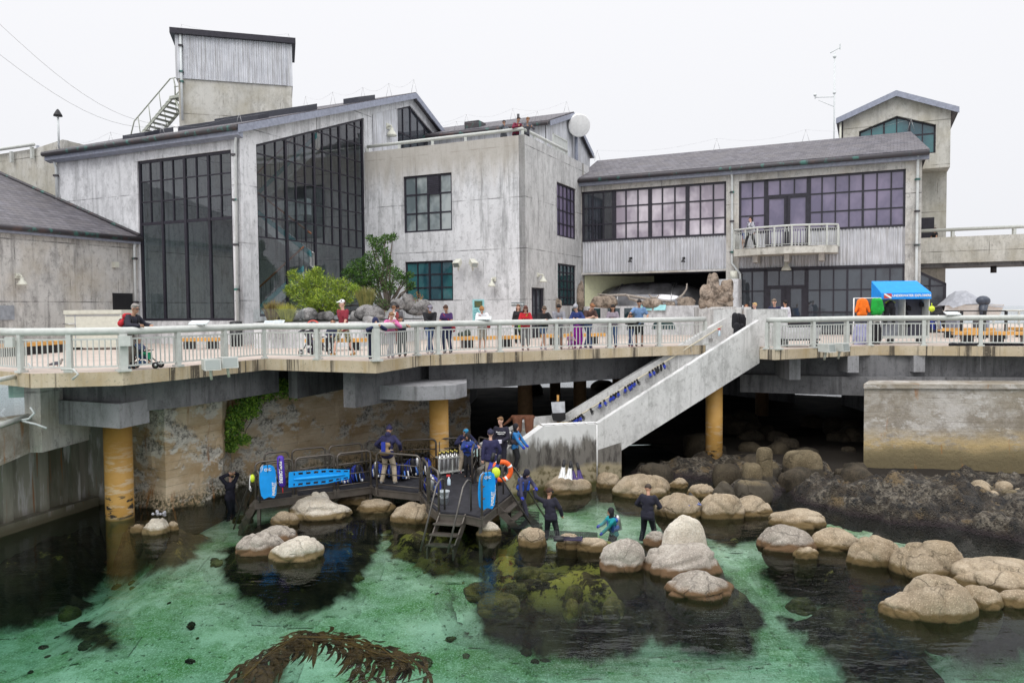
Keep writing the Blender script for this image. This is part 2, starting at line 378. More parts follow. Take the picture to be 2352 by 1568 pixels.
def corrugated(mb, fr, s0, s1, z0, z1, d=.03, pitch=.14, amp=.03, m=0):
    n = int((s1-s0)/pitch)*4; vs = []
    for i in range(n+1):
        s = s0+(s1-s0)*i/n; dd = d+amp*math.sin(i*math.pi/2+.4); t = z1(s) if callable(z1) else z1
        vs += [(s, dd, z0), (s, dd, t)]
    mb.add(vs, [(2*i, 2*i+2, 2*i+3, 2*i+1) for i in range(n)], m, False)
def strip_beam(mb, a, b, up=(0, 0, .3), out=(0, 0, 0), m=0):   # a slanted board between two world points
    a = Vector(a); b = Vector(b); up = Vector(up); out = Vector(out)
    mb.add([a, b, b+up, a+up, a+out, b+out, b+up+out, a+up+out], [(0, 1, 2, 3), (7, 6, 5, 4), (0, 4, 5, 1), (1, 5, 6, 2), (2, 6, 7, 3), (3, 7, 4, 0)], m)
def downpipe(parent, pts, brackets=(), r=.065, name='downpipe'):
    p = MB().tube(pts, r, 8).build(name, M['pipe'], parent)
    if brackets:
        for q in brackets: MB().cbox(q, (.1, .1, .05), 0).build('bracket', M['gutter'], p)
    return p
# ================================================================== 1. left hall
H = thing('exhibition_hall', FA.w(-6, 0, ZD), 'tall concrete hall on the left with two very tall gridded windows and a slate roof', 'building')
sW0, zWt = FA.px(314, 371); sW1, zWt2 = FA.px(530, 343); zWt = (zWt+zWt2)/2; _, zWb = FA.px(318, 737)
s130, zE = FA.px(130, 364); s545, zE2 = FA.px(553, 297); zE = (zE+zE2)/2
#print('hall', sW0, sW1, zWt, zWb, zE, zE2, s130)
wall_mb(FA, s130, -.004, ZD-.02, zE, [(sW0, sW1, zWb, zWt)]).build('wall', M['conc'], H)
zs = [FA.px(320, y)[1] for y in (515, 465, 418)]
fz = [(z-zWb)/(zWt-zWb) for z in zs]
window(H, FA, sW0, sW1, zWb, zWt, [(.25, .06), (.5, .07), (.75, .06)]+[(k, .028, fz[0]) for k in (.125, .375, .625, .875)],
       [(fz[0], .07), (fz[1], .03), (fz[2], .03)], M['glass_hall'], b=.12)
# gable wall (faces right)
gp = [FG.px(x, y) for x, y in ((560, 303), (944, 222), (1021, 322))]
gp[0] = (0, zE)
#print('gable', gp)
s2a, z2a = FG.px(588, 332); s2b, z2b = FG.px(836, 271); zsill = FG.px(592, 727)[1]
s3a, z3a = FG.px(911, 250); s3p, z3p = FG.px(943, 243); s3b, z3b = FG.px(1010, 325)
#print('win2', s2a, s2b, z2a, z2b, zsill, 'win3', s3a, s3p, s3b)
zlow = FG.px(911, 352)[1]
s3e = s3p + (s3b-s3p)*1.0
wall_mb(FG, 0, gp[2][0], ZD-.02, gp, [(s2a, s2b, zsill, [(s2a, z2a), (s2b, z2b)]), (s3a, s3e, zlow-.5, [(s3a, z3a), (s3p, z3p), (s3e, z3b)])]).build('wall', M['conc'], H)
ztop2 = z2b; rows = []
zq = [FG.px(588, y)[1] for y in (350, 397, 445, 495, 542)]
fq = [(z-zsill)/(z2b-zsill) for z in zq]
vs = [(i/4, .065) for i in range(1, 4)] + [(i/12, .028, fq[4]) for i in range(1, 12) if i % 3]
st = zq[0]-zq[1]; hh = [(f, .03) for f in fq] + [((zq[0]+st*k-zsill)/(z2b-zsill), .03) for k in (1, 2, 3)]
window(H, FG, s2a, s2b, zsill, [(s2a, z2a), (s2b, z2b)], vs, hh, M['glass_hall'], b=.12)
n3 = 6
window(H, FG, s3a, s3e, zlow-.5, [(s3a, z3a), (s3p, z3p), (s3e, z3b)], [(i/n3, .05 if i == 2 else .03) for i in range(1, n3)], [(.5, .04)], M['glass_dark'], b=.1)
mb = MB(FG); sc0 = FG.px(855, 262)[0]; zc = lin([(sc0, FG.px(855, 262)[1]), (s3a, z3a)]); corrugated(mb, FG, sc0, s3a, zlow-.6, zc, d=.04); mb.build('cladding', M['corr'], H)
# roof: from the eave along FA to the ridge
eaL = FA.w(s130-.3, .45, zE+.05); eaR = FA.w(.35, .45, zE+.05)
pk = FG.w(gp[1][0], .35, gp[1][1]+.06); rdL = pk + (eaL-eaR)
bkR = FG.w(gp[2][0], .35, gp[2][1]+.06); bkL = bkR + (eaL-eaR)
mb = MB(); th = V(0, 0, .16)
mb.add([eaL, eaR, pk, rdL, eaL+th, eaR+th, pk+th, rdL+th], [(4, 5, 6, 7), (3, 2, 1, 0), (0, 4, 7, 3), (1, 2, 6, 5)], 0)
mb.add([rdL, pk, bkR, bkL, rdL+th, pk+th, bkR+th, bkL+th], [(4, 5, 6, 7), (3, 2, 1, 0), (1, 2, 6, 5), (3, 7, 4, 0)], 0)
roof = mb.build('roof', M['slate_u'], H)
mb = MB(); o = EU*.06; up = V(0, 0, .34)
strip_beam(mb, eaR-V(0, 0, .22), pk-V(0, 0, .22), up, o); strip_beam(mb, pk-V(0, 0, .22), bkR-V(0, 0, .22), up, o); strip_beam(mb, eaL-V(0, 0, .3), eaR-V(0, 0, .3), V(0, 0, .3), EV*.3-V(0, 0, .1))
mb.build('fascia', M['fascia'], H)
mb = MB(); mb.tube([eaL-EV*.08, eaR-EV*.08], .13, 8); mb.build('gutter', M['gutter'], H)
downpipe(H, [Pd(545, 300, 34.6), FA.w(FA.px(535, 330)[0]+.25, .12, zE-.5), FA.w(FA.px(541, 500)[0]+.1, .12, ZD+.1)], [FA.w(FA.px(541, 500)[0]+.12, .14, z) for z in (7, 9, 11, 13)])
downpipe(H, [FA.w(s130+.1, .3, zE), FA.w(s130+.1, .12, zE-.6), FA.w(s130+.1, .12, FA.px(132, 467)[1])], [FA.w(s130+.1, .14, zE-k) for k in (1, 2.6)])
# side and back walls, interior: floor, stair with teal band and wooden rail
D8 = s2b+.3
mb = MB(FA); mb.quad((s130, -.3, ZD), (s130, -9, ZD), (s130, -9, zE), (s130, -.3, zE)); mb.quad((s130, -D8-2, ZD), (0, -D8-2, ZD), (0, -D8-2, zE+3.5), (s130, -D8-2, zE+3.5))
mb.quad((sW0-1, -.3, ZD), (sW0-1, -D8-2, ZD), (sW0-1, -D8-2, zE+3), (sW0-1, -.3, zE)); mb.build('back_wall', M['conc_side'], H)
mb = MB(FA)
for k in range(3):
    z0_, z1_ = ZD+.3+k*3.4, ZD+3.0+k*3.4
    a, b = ((sW1-3.5, z0_), (.0, z1_)) if k % 2 == 0 else ((.0, z0_), (sW1-3.5, z1_))
    dd = -4.2-k*.6; mb.add([(a[0], dd, a[1]), (b[0], dd, b[1]), (b[0], dd, b[1]+.75), (a[0], dd, a[1]+.75), (a[0], dd-.2, a[1]), (b[0], dd-.2, b[1]), (b[0], dd-.2, b[1]+.75), (a[0], dd-.2, a[1]+.75)], [(0, 1, 2, 3), (7, 6, 5, 4), (0, 4, 5, 1), (3, 2, 6, 7)])
mb.box((sW0-1, -8.5, ZD+6.6), (sW1-3, -5.2, ZD+6.95)); mb.box((sW0+.8, -5.2, ZD+6.4), (-.3, -4.9, ZD+7.2))
iv = mb.build('inner_stair', M['conc_side'], H)
mb = MB(FA)
for k in range(3):
    z0_, z1_ = ZD+.3+k*3.4, ZD+3.0+k*3.4
    a, b = ((sW1-3.5, z0_), (.0, z1_)) if k % 2 == 0 else ((.0, z0_), (sW1-3.5, z1_))
    dd = -4.18-k*.6; mb.add([(a[0], dd, a[1]+.5), (b[0], dd, b[1]+.5), (b[0], dd, b[1]+.8), (a[0], dd, a[1]+.8)], [(0, 1, 2, 3)])
    mb.tube([(a[0], dd, a[1]+1.7), (b[0], dd, b[1]+1.7)], .05, 6, 1)
    for i in range(14): t = i/13; p = (a[0]+(b[0]-a[0])*t, dd, a[1]+(b[1]-a[1])*t+.75); mb.tube([p, (p[0], p[1], p[2]+.95)], .015, 4, 2)
mb.tube([(sW0-.5, -3, ZD+1.1), (-.2, -3, ZD+1.1)], .05, 6, 1)
mb.build('inner_rail', [plain('teal_tile', (.1, .28, .3), .4), plain('dark_wood_rail', (.25, .1, .045), .4), M['black']], H)
# roof light strips beside the chimney, thin netting wires
def on_plane(x, y, p0, p1, p2):
    n = (p1-p0).cross(p2-p0); r = ray(x, y); return CAMP + r*((p0-CAMP).dot(n)/r.dot(n))
RP = (eaL+th, eaR+th, pk+th)
mb = MB()
def roof_pt(u, k): return eaL+(eaR-eaL)*u+(pk-eaR)*k+th
for u0, u1, k0, k1, h in ((.50, .97, .34, .40, .3), (.36, .9, .18, .23, .22), (.30, .42, .10, .16, .2)):
    mb.prism([roof_pt(u0, k0), roof_pt(u1, k0), roof_pt(u1, k1), roof_pt(u0, k1)], (0, 0, h))
a_ = roof_pt(1, .62); mb.prism([a_-EU*1.2, a_-EU*.2, a_-EU*.2+EV*1.6+V(0, 0, .5), a_-EU*1.2+EV*1.6+V(0, 0, .5)], (0, 0, .3))
mb.build('roof_light', plain('dark_rooflight', (.03, .032, .045), .35), H)
def roof_wire(parent, pts, h=.8, name='roof_wire'):
    mb = MB(); tops = []
    for p in pts:
        t = p+V(0, 0, h); tops.append(t); mb.tube([p-EU*.2, t], .009, 3); mb.tube([p+EU*.2, t], .009, 3)
    for a, b in zip(tops, tops[1:]):
        mb.tube([a+(b-a)*i/8-V(0, 0, .35*math.sin(math.pi*i/8)) for i in range(9)], .004, 3)
    mb.build(name, M['steel'], parent)
roof_wire(H, [rdL+(pk-rdL)*t+V(0, 0, .15) for t in (.35, .52, .7, .85, .99)])
roof_wire(H, [eaL+(eaR-eaL)*t+V(0, 0, .2)+EV*.5 for t in (.03, .33, .6, .97)], .6)
# wall at the far left behind the roof end
mb = MB(FA); sA = FA.px(128, 350)[0]; zA = FA.px(128, 317)[1]; zA0 = FA.px(0, 345)[1]
P = thing('parapet_wall', FA.w(sA-5, -1, ZD), 'stepped concrete parapet wall at the far left behind the low slate roof', 'wall')
mb.add([(sA-7, -.4, 9), (sA, -.4, 9), (sA, -.4, zA), (sA-2.2, -.4, zA-.25), (sA-7, -.4, zA0-.1)], [(0, 1, 2, 3, 4)]); mb.add([(sA, -.4, 9), (sA, -6, 9), (sA, -6, zA-.2), (sA, -.4, zA)], [(0, 1, 2, 3)])
mb.add([(sA-7, -.4, zA0-.1), (sA-2.2, -.4, zA-.25), (sA, -.4, zA), (sA, -.75, zA), (sA-2.2, -.75, zA-.25), (sA-7, -.75, zA0-.1)], [(0, 1, 4, 5), (1, 2, 3, 4)])
mb.build('wall', M['conc_tower'], P)
mb = MB(FA); mb.tube([(sA-7, -.2, zA0+.12), (sA-2.0, -.2, zA-.1)], .09, 8)
for k in (5.6, 3.9, 2.2): mb.box((sA-k-.07, -.3, zA-.75-.03*k), (sA-k+.07, -.15, zA-.1-.05*k))
mb.build('handrail', M['pale'], P)
mb = MB(FA); mb.box((sA-7, -2.5, zA-.6), (sA-1.6, -2.2, zA+.15)); mb.box((sA-4.6, -2.2, zA-.6), (sA-4.5, -2.05, zA+.45)); mb.box((sA-3.0, -2.2, zA-.6), (sA-2.9, -2.05, zA+.45))
tag(mb.build('roof_tank', plain('grey_tank', (.45, .47, .52), .5)), 'grey metal tank with two uprights behind the far-left parapet', 'tank')
q = FA.w(sA-.02, -.2, zA); t = thing('lamp_post', q, 'slim lamp post with a dark hood on the corner of the far-left parapet', 'lamp post')
MB().tube([q-V(0, 0, .5), q+V(0, 0, 1.35)], .05, 6).build('pole', M['pipe'], t); MB().lathe(q+V(0, 0, 1.15), [(.22, 0), (.2, .08), (.08, .3), (.03, .36)], 10).build('lamp_hood', M['black'], t)
# ================================================================== 2. chimney tower on the hall roof, stair, guy cables
ca = Pd(412, 281, 43); cb = Pd(671, 238, 44.7)
#print('chimney', ca, cb)
e = (cb-ca); e.z = 0; wd = e.length; FC = Frame(ca, e, V(e.y, -e.x, 0) if e.y > 0 else V(e.y, -e.x, 0))
if (CAMP-ca).dot(FC.n) < 0: FC.n = -FC.n
t = thing('chimney_tower', ca, 'boxy chimney tower with corrugated upper half rising from the left roof', 'tower')
zt0 = FC.px(412, 80)[1]; zt1 = FC.px(670, 104)[1]; zm0 = FC.px(412, 180)[1]; zm1 = FC.px(670, 199)[1]; zb = min(ca.z, cb.z)-3.5
#print('chimney z', zt0, zt1, zm0, zm1, wd)
mb = MB(FC); mb.box((0, -3, zb), (wd, 0, (zm0+zm1)/2)); mb.build('wall', M['conc_tower'], t)
zm = (zm0+zm1)/2; zt = (zt0+zt1)/2
mb = MB(FC); mb.box((-.12, -3.1, zm), (wd+.05, .03, zt)); cc = mb.build('cladding_core', M['corr'], t)
mb = MB(FC); corrugated(mb, FC, .3, wd-.25, zm, zt, d=.08, pitch=.12, amp=.025); mb.build('cladding', M['corr'], t)
mb = MB(FC); mb.box((-.35, -3.3, zt), (wd+.25, .3, zt+.3)); mb.build('roof', M['frame'], t)
downpipe(t, [FC.w(.18, .15, zt), FC.w(.18, .15, zb+3.6)], [FC.w(.18, .15, z) for z in (zt-.6, zt-2, zm-.2)])
roof_wire(t, [FC.w(.1, -1.2, zt+.3), FC.w(wd-.1, -1.2, zt+.3)], .7)
STM = plain('stair_metal', (.40, .42, .36), .5)
# steel stair left of the chimney
FS = Frame(Pd(412, 250, ca.y+1.2), EU, -EV)
a0 = FS.px(312, 318); a1 = FS.px(392, 222)
t = thing('roof_stair', FS.w(a0[0], 0, a0[1]), 'pale steel stair with handrails climbing to the side of the chimney tower', 'stair')
mb = MB(FS)
for d in (0, -1.1): mb.add([(a0[0], d, a0[1]), (a1[0], d, a1[1]), (a1[0]+.3, d, a1[1]), (a0[0]+.3, d, a0[1]), (a0[0], d-.06, a0[1]), (a1[0], d-.06, a1[1]), (a1[0]+.3, d-.06, a1[1]), (a0[0]+.3, d-.06, a0[1])], [(0, 1, 2, 3), (7, 6, 5, 4), (0, 4, 5, 1), (3, 2, 6, 7)])
mb.build('stringer', STM, t); mb = MB(FS)
for i in range(11): q = i/10.5; s = a0[0]+(a1[0]-a0[0])*q; z = a0[1]+(a1[1]-a0[1])*q; mb.box((s, -1.1, z), (s+.3, 0, z+.05))
mb.build('steps', STM, t); mb = MB(FS)
mb.box((a1[0], -1.2, a1[1]-.15), (a1[0]+1.3, .1, a1[1])); mb.tube([(a1[0]+.3, 0, a1[1]-.1), (a1[0]+1.1, 0, a1[1]-1.6)], .06, 5); mb.tube([(a1[0]+.3, -1, a1[1]-.1), (a1[0]+1.1, -1, a1[1]-1.6)], .06, 5); mb.build('landing', STM, t)
mb = MB(FS)
for d in (0, -1.1):
    mb.tube([(a0[0]-.5, d, a0[1]), (a0[0]-.1, d, a0[1]+1), (a1[0], d, a1[1]+1.0), (a1[0]+.25, d, a1[1]+1.0), (a1[0]+.35, d, a1[1]+.6), (a1[0]+.35, d, a1[1])], .04, 5)
    for q in (.1, .4, .7): s = a0[0]+(a1[0]-a0[0])*q; z = a0[1]+(a1[1]-a0[1])*q; mb.tube([(s+.1, d, z), (s-.05, d, z+1)], .035, 4)
    mb.tube([(a1[0]+.3, d, a1[1]+.5), (a1[0]+1.3, d, a1[1]+.5)], .03, 4); mb.tube([(a1[0]+.3, d, a1[1]+1), (a1[0]+1.3, d, a1[1]+1)], .03, 4)
mb.build('handrail', STM, t)
pt = Pd(404, 306, 38)+V(0, 0, .3)
for k, (x, y) in enumerate(((-60, 0), (-60, 80))):
    mb = MB(); q = Pd(x, y, 24); mb.tube([pt+(q-pt)*i/14-V(0, 0, 1.0*math.sin(math.pi*i/14)) for i in range(15)], .007, 4)
    tag(mb.build('guy_cable', M['steel']), 'thin %s cable running from the left roof up to the top left edge' % ('upper, steeper' if k == 0 else 'lower, flatter'), 'cable')
mb = MB(); mb.cyl(pt-V(0, 0, .5), .1, .45); mb.ball(pt, .12); tag(mb.build('cable_anchor', M['white']), 'small white cable anchor on the hall roof below the chimney tower', 'anchor')
# ================================================================== 3. low wing at the far left
t = thing('low_wing', FLW.w(-4, 0, ZD), 'low stained concrete wing at the far left under a big slate roof', 'building')
_, ze0 = FLW.px(312, 549); _, ze1 = FLW.px(0, 524); ze = (ze0+ze1)/2; _=('wing eave', ze0, ze1)
wall_mb(FLW, -13, 0, ZD-.02, ze).build('wall', M['conc_warm'], t)
e0 = FLW.w(0, .3, ze); e1 = FLW.w(-13, .3, ze); sR, zR = FA.px(0, 404); r0 = FA.w(sR, .02, zR); r0 = e0 + (r0-e0)*1.6; r1 = r0 + (e1-e0); th = V(0, 0, .14)
mb = MB(); mb.add([e0, e1, r1, r0, e0+th, e1+th, r1+th, r0+th], [(4, 5, 6, 7), (3, 2, 1, 0), (0, 1, 5, 4), (0, 4, 7, 3)]); mb.build('roof', M['slate_v'], t)
mb = MB(); mb.tube([e0+EU*.06, e1+EU*.06], .12, 8); mb.tube([e0+V(0, 0, .2)-EV*.1, r0+V(0, 0, .2)-EV*.1], .09, 6); mb.build('gutter', M['gutter'], t)
mb = MB(); strip_beam(mb, e0-V(0, 0, .22), e1-V(0, 0, .22), (0, 0, .22), -EU*.2); mb.build('fascia', M['fascia'], t)
mb = MB(); strip_beam(mb, e0+V(0, 0, .14)-EV*.16, r0+V(0, 0, .14)-EV*.16, (0, 0, .5), EV*.02); 
sd0, zd = FLW.px(258, 673); sd1, _ = FLW.px(303, 673)
d_ = MB(FLW).box((sd0, -.02, ZD), (sd1, .05, zd)).build('door', M['black'], t); MB(FLW).box((sd1-.25, .05, ZD+.95), (sd1-.12, .12, ZD+1.25)).build('handle', M['steel'], d_)
downpipe(t, [FLW.w(-.25, .2, ze-.1), FLW.w(-.25, .12, ze-.5), FLW.w(-.25, .12, ZD+.05)], [FLW.w(-.25, .14, z) for z in (8.6, 6.5)])
q = FLW.px(14, 718); tag(MB(FLW).box((q[0]-.32, .01, q[1]-.3), (q[0]+.32, .04, q[1]+.3)).build('wall_sign', plain('grey_sign', (.28, .3, .33), .5)), 'small grey notice plate on the far-left stained wall', 'sign')
q = FLW.px(457/2.0, 608)
tag(MB(FLW).box((FLW.px(262, 608)[0]-.12, 0, FLW.px(262, 608)[1]-.13), (FLW.px(262, 608)[0]+.12, .2, FLW.px(262, 608)[1]+.13)).build('junction_box', M['cream']), 'small cream box high on the wall above the black door', 'box')
# ================================================================== 4. concrete block with roof terrace
B = thing('terrace_block', FB.w(_sb/2, 0, ZD), 'three storey concrete block in the middle with an open roof terrace and pipe rail', 'building')
zP0 = FB.px(850, 348)[1]; zP1 = FB.px(1207, 310)[1]; zP = (zP0+zP1)/2; _, zP2 = FR.px(1330, 372); _=('block parapet', zP0, zP1, zP2, 'width', _sb, _sr)
def rect(fr, xa, ya, xb, yb):
    a = fr.px(xa, ya); b = fr.px(xb, yb); return a[0], b[0], b[1], a[1]
b1 = FB.px(926, 406), FB.px(1037, 396), FB.px(1038, 529); b2 = FB.px(930, 602), FB.px(1040, 597), FB.px(1040, 690)
b1 = (b1[0][0], b1[1][0], b1[2][1], (b1[0][1]+b1[1][1])/2); b2 = (b2[0][0], b2[1][0], b2[2][1], (b2[0][1]+b2[1][1])/2)
wall_mb(FB, 0, _sb-.004, ZD-.02, zP, [b1, b2]).build('wall', M['conc_block'], B)
r1 = FR.px(1279, 417), FR.px(1323, 436), FR.px(1280, 541); r1 = (r1[0][0], r1[1][0], r1[2][1], r1[0][1])
r2 = FR.px(1281, 604), FR.px(1323, 612), FR.px(1281, 702); r2 = (r2[0][0], r2[1][0], r2[2][1], r2[0][1])
dr = FR.px(1221, 660), FR.px(1251, 664); dr = (dr[0][0], dr[1][0], ZD, dr[0][1])
wall_mb(FR, 0, _sr+1.5, ZD-.02, zP, [r1, r2, dr]).build('wall', M['conc_side'], B)
vs, hs = grid(4, 3, .04, (2,), .06); f = window(B, FB, *b1, vs, hs, glass('hazy_glass', (.38, .42, .42), 1.6, base=(.12, .15, .16)), b=.1)
mb = MB(FB); ws = (b1[1]-b1[0])/4; hz = (b1[3]-b1[2])/3
for i in range(9): z = b1[3]-.12-hz*(i+.5)/9.6; mb.cbox((b1[0]+ws*2.5, -.08, z), (ws/2-.05, .05, .05), 0)
mb.build('louvre', M['frame'], f)
vs, hs = grid(4, 3, .035, (2,), .05); window(B, FB, *b2, vs, hs, M['glass_teal'], b=.09)
vs, hs = grid(5, 4, .03, (3,), .05); window(B, FR, *r1, vs, hs, M['glass_purple'], b=.09)
vs, hs = grid(5, 5, .03, (3,), .05); window(B, FR, *r2, vs, hs, M['glass_green'], b=.09)
f = window(B, FR, dr[0], dr[1], ZD+.02, dr[3], [(.5, .06), (.12, .12), (.88, .12)], [(.35, .3), (.04, .12)], M['glass_dark'], name='door', b=.09)
# parapet thickness, terrace floor, back
mb = MB(FB); mb.box((.3, -.35, zP-1.2), (_sb-.3, -.3, zP)); mb.box((0, -_sr, zP-1.15), (_sb-.1, -.36, zP-1.0)); mb.build('terrace_floor', M['conc_side'], B)
def pipe_rail(parent, pts, h, r=.1, posts=None, m=None, pw=.09):
    mb = MB(); mb.tube([Vector(p)+V(0, 0, h) for p in pts], r, 10); mb.build('top_rail', m or M['pale'], parent)
    for p in (posts or pts): MB().cbox(Vector(p)+V(0, 0, (h-r)/2), (pw, pw, (h-r)/2)).build('post', m or M['pale'], parent)
k = [FB.w(s, -.18, zP) for s in (.1, 2.2, 4.3, 6.3, _sb-.2)] + [FR.w(s, -.18, zP) for s in (1.6, 3.2, 4.8, 6.4)]
_FRE = Frame(FR.w(_sr+1.4, 0, 0), -EU, EV); mb = MB(FR); mb.box((_sr+.2, -3, zP-1), (_sr+.5, 0, zP)); mb.build('end_wall', M['conc_tower'], B)
pipe_rail(B, k, .34, .09, pw=.07)
mb = MB(FR); mb.box((5.0, -.5, zP), (5.06, -.44, zP+1.1)); mb.box((7.2, -.5, zP), (7.26, -.44, zP+1.1)); mb.box((5, -.5, zP+1.05), (7.26, -.44, zP+1.12))
for i in range(16): mb.box((5.05+i*.135, -.49, zP), (5.08+i*.135, -.46, zP+1.05))
mb.build('terrace_gate', M['pale'], B)
# building behind the terrace: slate roof, corrugated gable facing right
RB = thing('rear_building', FR.w(3, 3, zP-1), 'rear building with slate roof and corrugated gable rising behind the roof terrace', 'building')
_f0 = FR.off(0, -.9)
gs = [_f0.px(x, y) for x, y in ((1255, 285), (1309, 266), (1352, 358))]
D0 = 9.0
FH = Frame(FB.w(_sb-1.8, -D0, 0), EV, EU)
gs = [FH.px(x, y) for x, y in ((1252, 283), (1308, 265), (1353, 359))]; _=('rear', gs)
mb = MB(FH); mb.add([(gs[0][0], 0, zP-1), (gs[2][0], 0, zP-1), (gs[2][0], 0, gs[2][1]), (gs[1][0], 0, gs[1][1]), (gs[0][0], 0, gs[0][1])], [(0, 1, 2, 3, 4)]); corrugated(mb, FH, gs[0][0], gs[1][0], zP-1, lin([gs[0], gs[1]]), .05, .2); corrugated(mb, FH, gs[1][0], gs[2][0], zP-1, lin([gs[1], gs[2]]), .05, .2)
Lf = 13; mb.quad((gs[0][0], 0, zP-2), (gs[0][0], -Lf, zP-2), (gs[0][0], -Lf, gs[0][1]), (gs[0][0], 0, gs[0][1])); mb.build('cladding', M['corr'], RB)
mb = MB(FH)
for a, b in ((gs[0], gs[1]), (gs[1], gs[2])):
    ex = .35 if a is gs[0] else 0; sl = (b[1]-a[1])/(b[0]-a[0]); A = (a[0]-ex, .3, a[1]-ex*sl+.05); Bq = (b[0]+(.3 if b is gs[2] else 0), .3, b[1]+(.3*sl if b is gs[2] else 0)+.05)
    mb.add([A, Bq, (Bq[0], -Lf, Bq[2]), (A[0], -Lf, A[2]), (A[0], .3, A[2]+.15), (Bq[0], .3, Bq[2]+.15), (Bq[0], -Lf, Bq[2]+.15), (A[0], -Lf, A[2]+.15)], [(4, 5, 6, 7), (3, 2, 1, 0), (0, 4, 7, 3), (0, 1, 5, 4), (1, 2, 6, 5)])
mb.build('roof', M['slate_u'], RB)
mb = MB(FH)
for a, b in ((gs[0], gs[1]), (gs[1], gs[2])): strip_beam(mb, (a[0], .32, a[1]-.18), (b[0], .32, b[1]-.18), (0, 0, .3), (0, .05, 0))
mb.tube([(gs[0][0]-.4, .3, gs[0][1]-.1), (gs[0][0]-.4, -Lf, gs[0][1]-.1)], .12, 6, 1); mb.build('fascia', [M['fascia'], M['gutter']], RB)
MB(FH).box((gs[0][0]+.3, -5.6, gs[0][1]+.1), (gs[0][0]+1.3, -4.6, gs[0][1]+.75)).build('roof_vent', M['gutter'], RB); MB(FH).tube([(gs[0][0]+1, -2.2, gs[0][1]+.2), (gs[0][0]+1, -2.2, gs[0][1]+1.0)], .09, 6).build('vent_pipe', M['gutter'], RB)
roof_wire(RB, [FH.w(gs[1][0], d, gs[1][1]+.2) for d in (-11, -7.5, -4, -.2)], .7); roof_wire(RB, [FH.w(gs[0][0], d, gs[0][1]+.15) for d in (-11, -6, -.5)], .6)
# ================================================================== 5. right hand building
E = thing('cafe_building', FE.w(9, 0, ZD), 'long two storey building on the right with window bands, corrugated spandrels and a balcony', 'building')
def ES(x, y=600): return FE.px(x, y)[0]
sE0 = 0; sE1 = ES(2115); zev = (FE.px(1340, 418)[1]+FE.px(2110, 360)[1])/2; _=('E eave', FE.px(1340, 418), FE.px(2110, 360))
w4 = (ES(1336, 490), ES(1668, 480), FE.px(1668, 540)[1], (FE.px(1336, 440)[1]+FE.px(1668, 417)[1])/2)
w5 = (ES(1697, 480), ES(2080, 460), (FE.px(1700, 533)[1]+FE.px(2080, 522)[1])/2, (FE.px(1697, 414)[1]+FE.px(2080, 390)[1])/2)
zc4 = (FE.px(1336, 626)[1]+FE.px(1668, 618)[1])/2; zc5 = (FE.px(1700, 614)[1]+FE.px(2080, 608)[1])/2
#print('w4', w4, 'w5', w5, zc4, zc5)
wall_mb(FE, .004, sE1, ZD-.02, zev, [(w4[0], w4[1], ZD+.3, zc4-.12), (w4[0], w4[1], zc4, w4[3]), (w5[0], w5[1], ZD, w5[3])], th=.4).build('wall', M['conc_warm'], E)
mb = MB(FE); corrugated(mb, FE, w4[0], w4[1], zc4, w4[2], -.12, .17, .04); corrugated(mb, FE, w5[0], w5[1], zc5, w5[2], -.12, .17, .04)
mb.build('cladding', M['corr'], E)
mb = MB(FE); mb.box((w4[0], -.3, zc4-.12), (w4[1], -.02, zc4)); mb.box((w4[0], -4, zc4-.15), (w4[1], -.3, zc4-.05)); mb.box((w5[0], -.25, zc5-.1), (w5[1], -.03, zc5)); mb.build('lintel', M['frame'], E)
dk = (w4[1]-w4[0])
window(E, FE, w4[0], w4[0]+dk*.235, w4[2], w4[3], *grid(3, 3, .035), M['glass_dark'], b=.12)
window(E, FE, w4[0]+dk*.235, w4[1], w4[2], w4[3], *grid(9, 3, .04, (3, 6), .11), M['glass_pink'], b=.12)
lo = ES(1738+17, 480); s_a = ES(1759, 480); s_b = ES(1857, 480)
f1 = window(E, FE, w5[0], s_a, w5[2]-.02, w5[3], *grid(2, 3, .035), M['glass_purple'], b=.11)
f2 = window(E, FE, s_b, w5[1], w5[2]-.02, w5[3], *grid(7, 3, .035, (4,), .055), M['glass_purple'], b=.11)
zdt = FE.px(1765, 453)[1]; zbal = FE.px(1765, 572)[1]
window(E, FE, s_a, s_b, zdt, w5[3], *grid(3, 1, .035), M['glass_purple'], b=.11)
wd = (s_b-s_a)/2
for k in (0, 1):
    f = window(E, FE, s_a+wd*k, s_a+wd*(k+1), zbal, zdt, [(.06, .09), (.94, .09)], [(.06, .12)], M['glass_purple'], name='door', b=.1)
    MB(FE).box((s_a+wd+(-.12 if k == 0 else .06), -.06, zbal+.9), (s_a+wd+(-.06 if k == 0 else .12), .02, zbal+1.25)).build('handle', M['steel'], f)
# ground floor glazing, set slightly back
gs_a, gs_b = ES(1758, 650), ES(1852, 650); zgd = FE.px(1765, 660)[1]
gd = M['glass_dark']
window(E, FE, w5[0], gs_a, ZD+.02, zc5-.1, *grid(2, 3, .035), gd, b=.1); window(E, FE, gs_b, w5[1], ZD+.02, zc5-.1, *grid(7, 3, .035, (3,), .05), gd, b=.1)
window(E, FE, gs_a, gs_b, zgd, zc5-.1, *grid(3, 1, .035), gd, b=.1)
wd = (gs_b-gs_a)/2
for k in (0, 1):
    f = window(E, FE, gs_a+wd*k, gs_a+wd*(k+1), ZD+.02, zgd, [(.1, .14), (.9, .14)], [(.06, .14), (.3, .22)], gd, name='door', b=.1)
    MB(FE).box((gs_a+wd+(-.2 if k == 0 else .08), -.06, ZD+.9), (gs_a+wd+(-.1 if k == 0 else .18), .02, ZD+1.3)).build('handle', M['steel'], f)
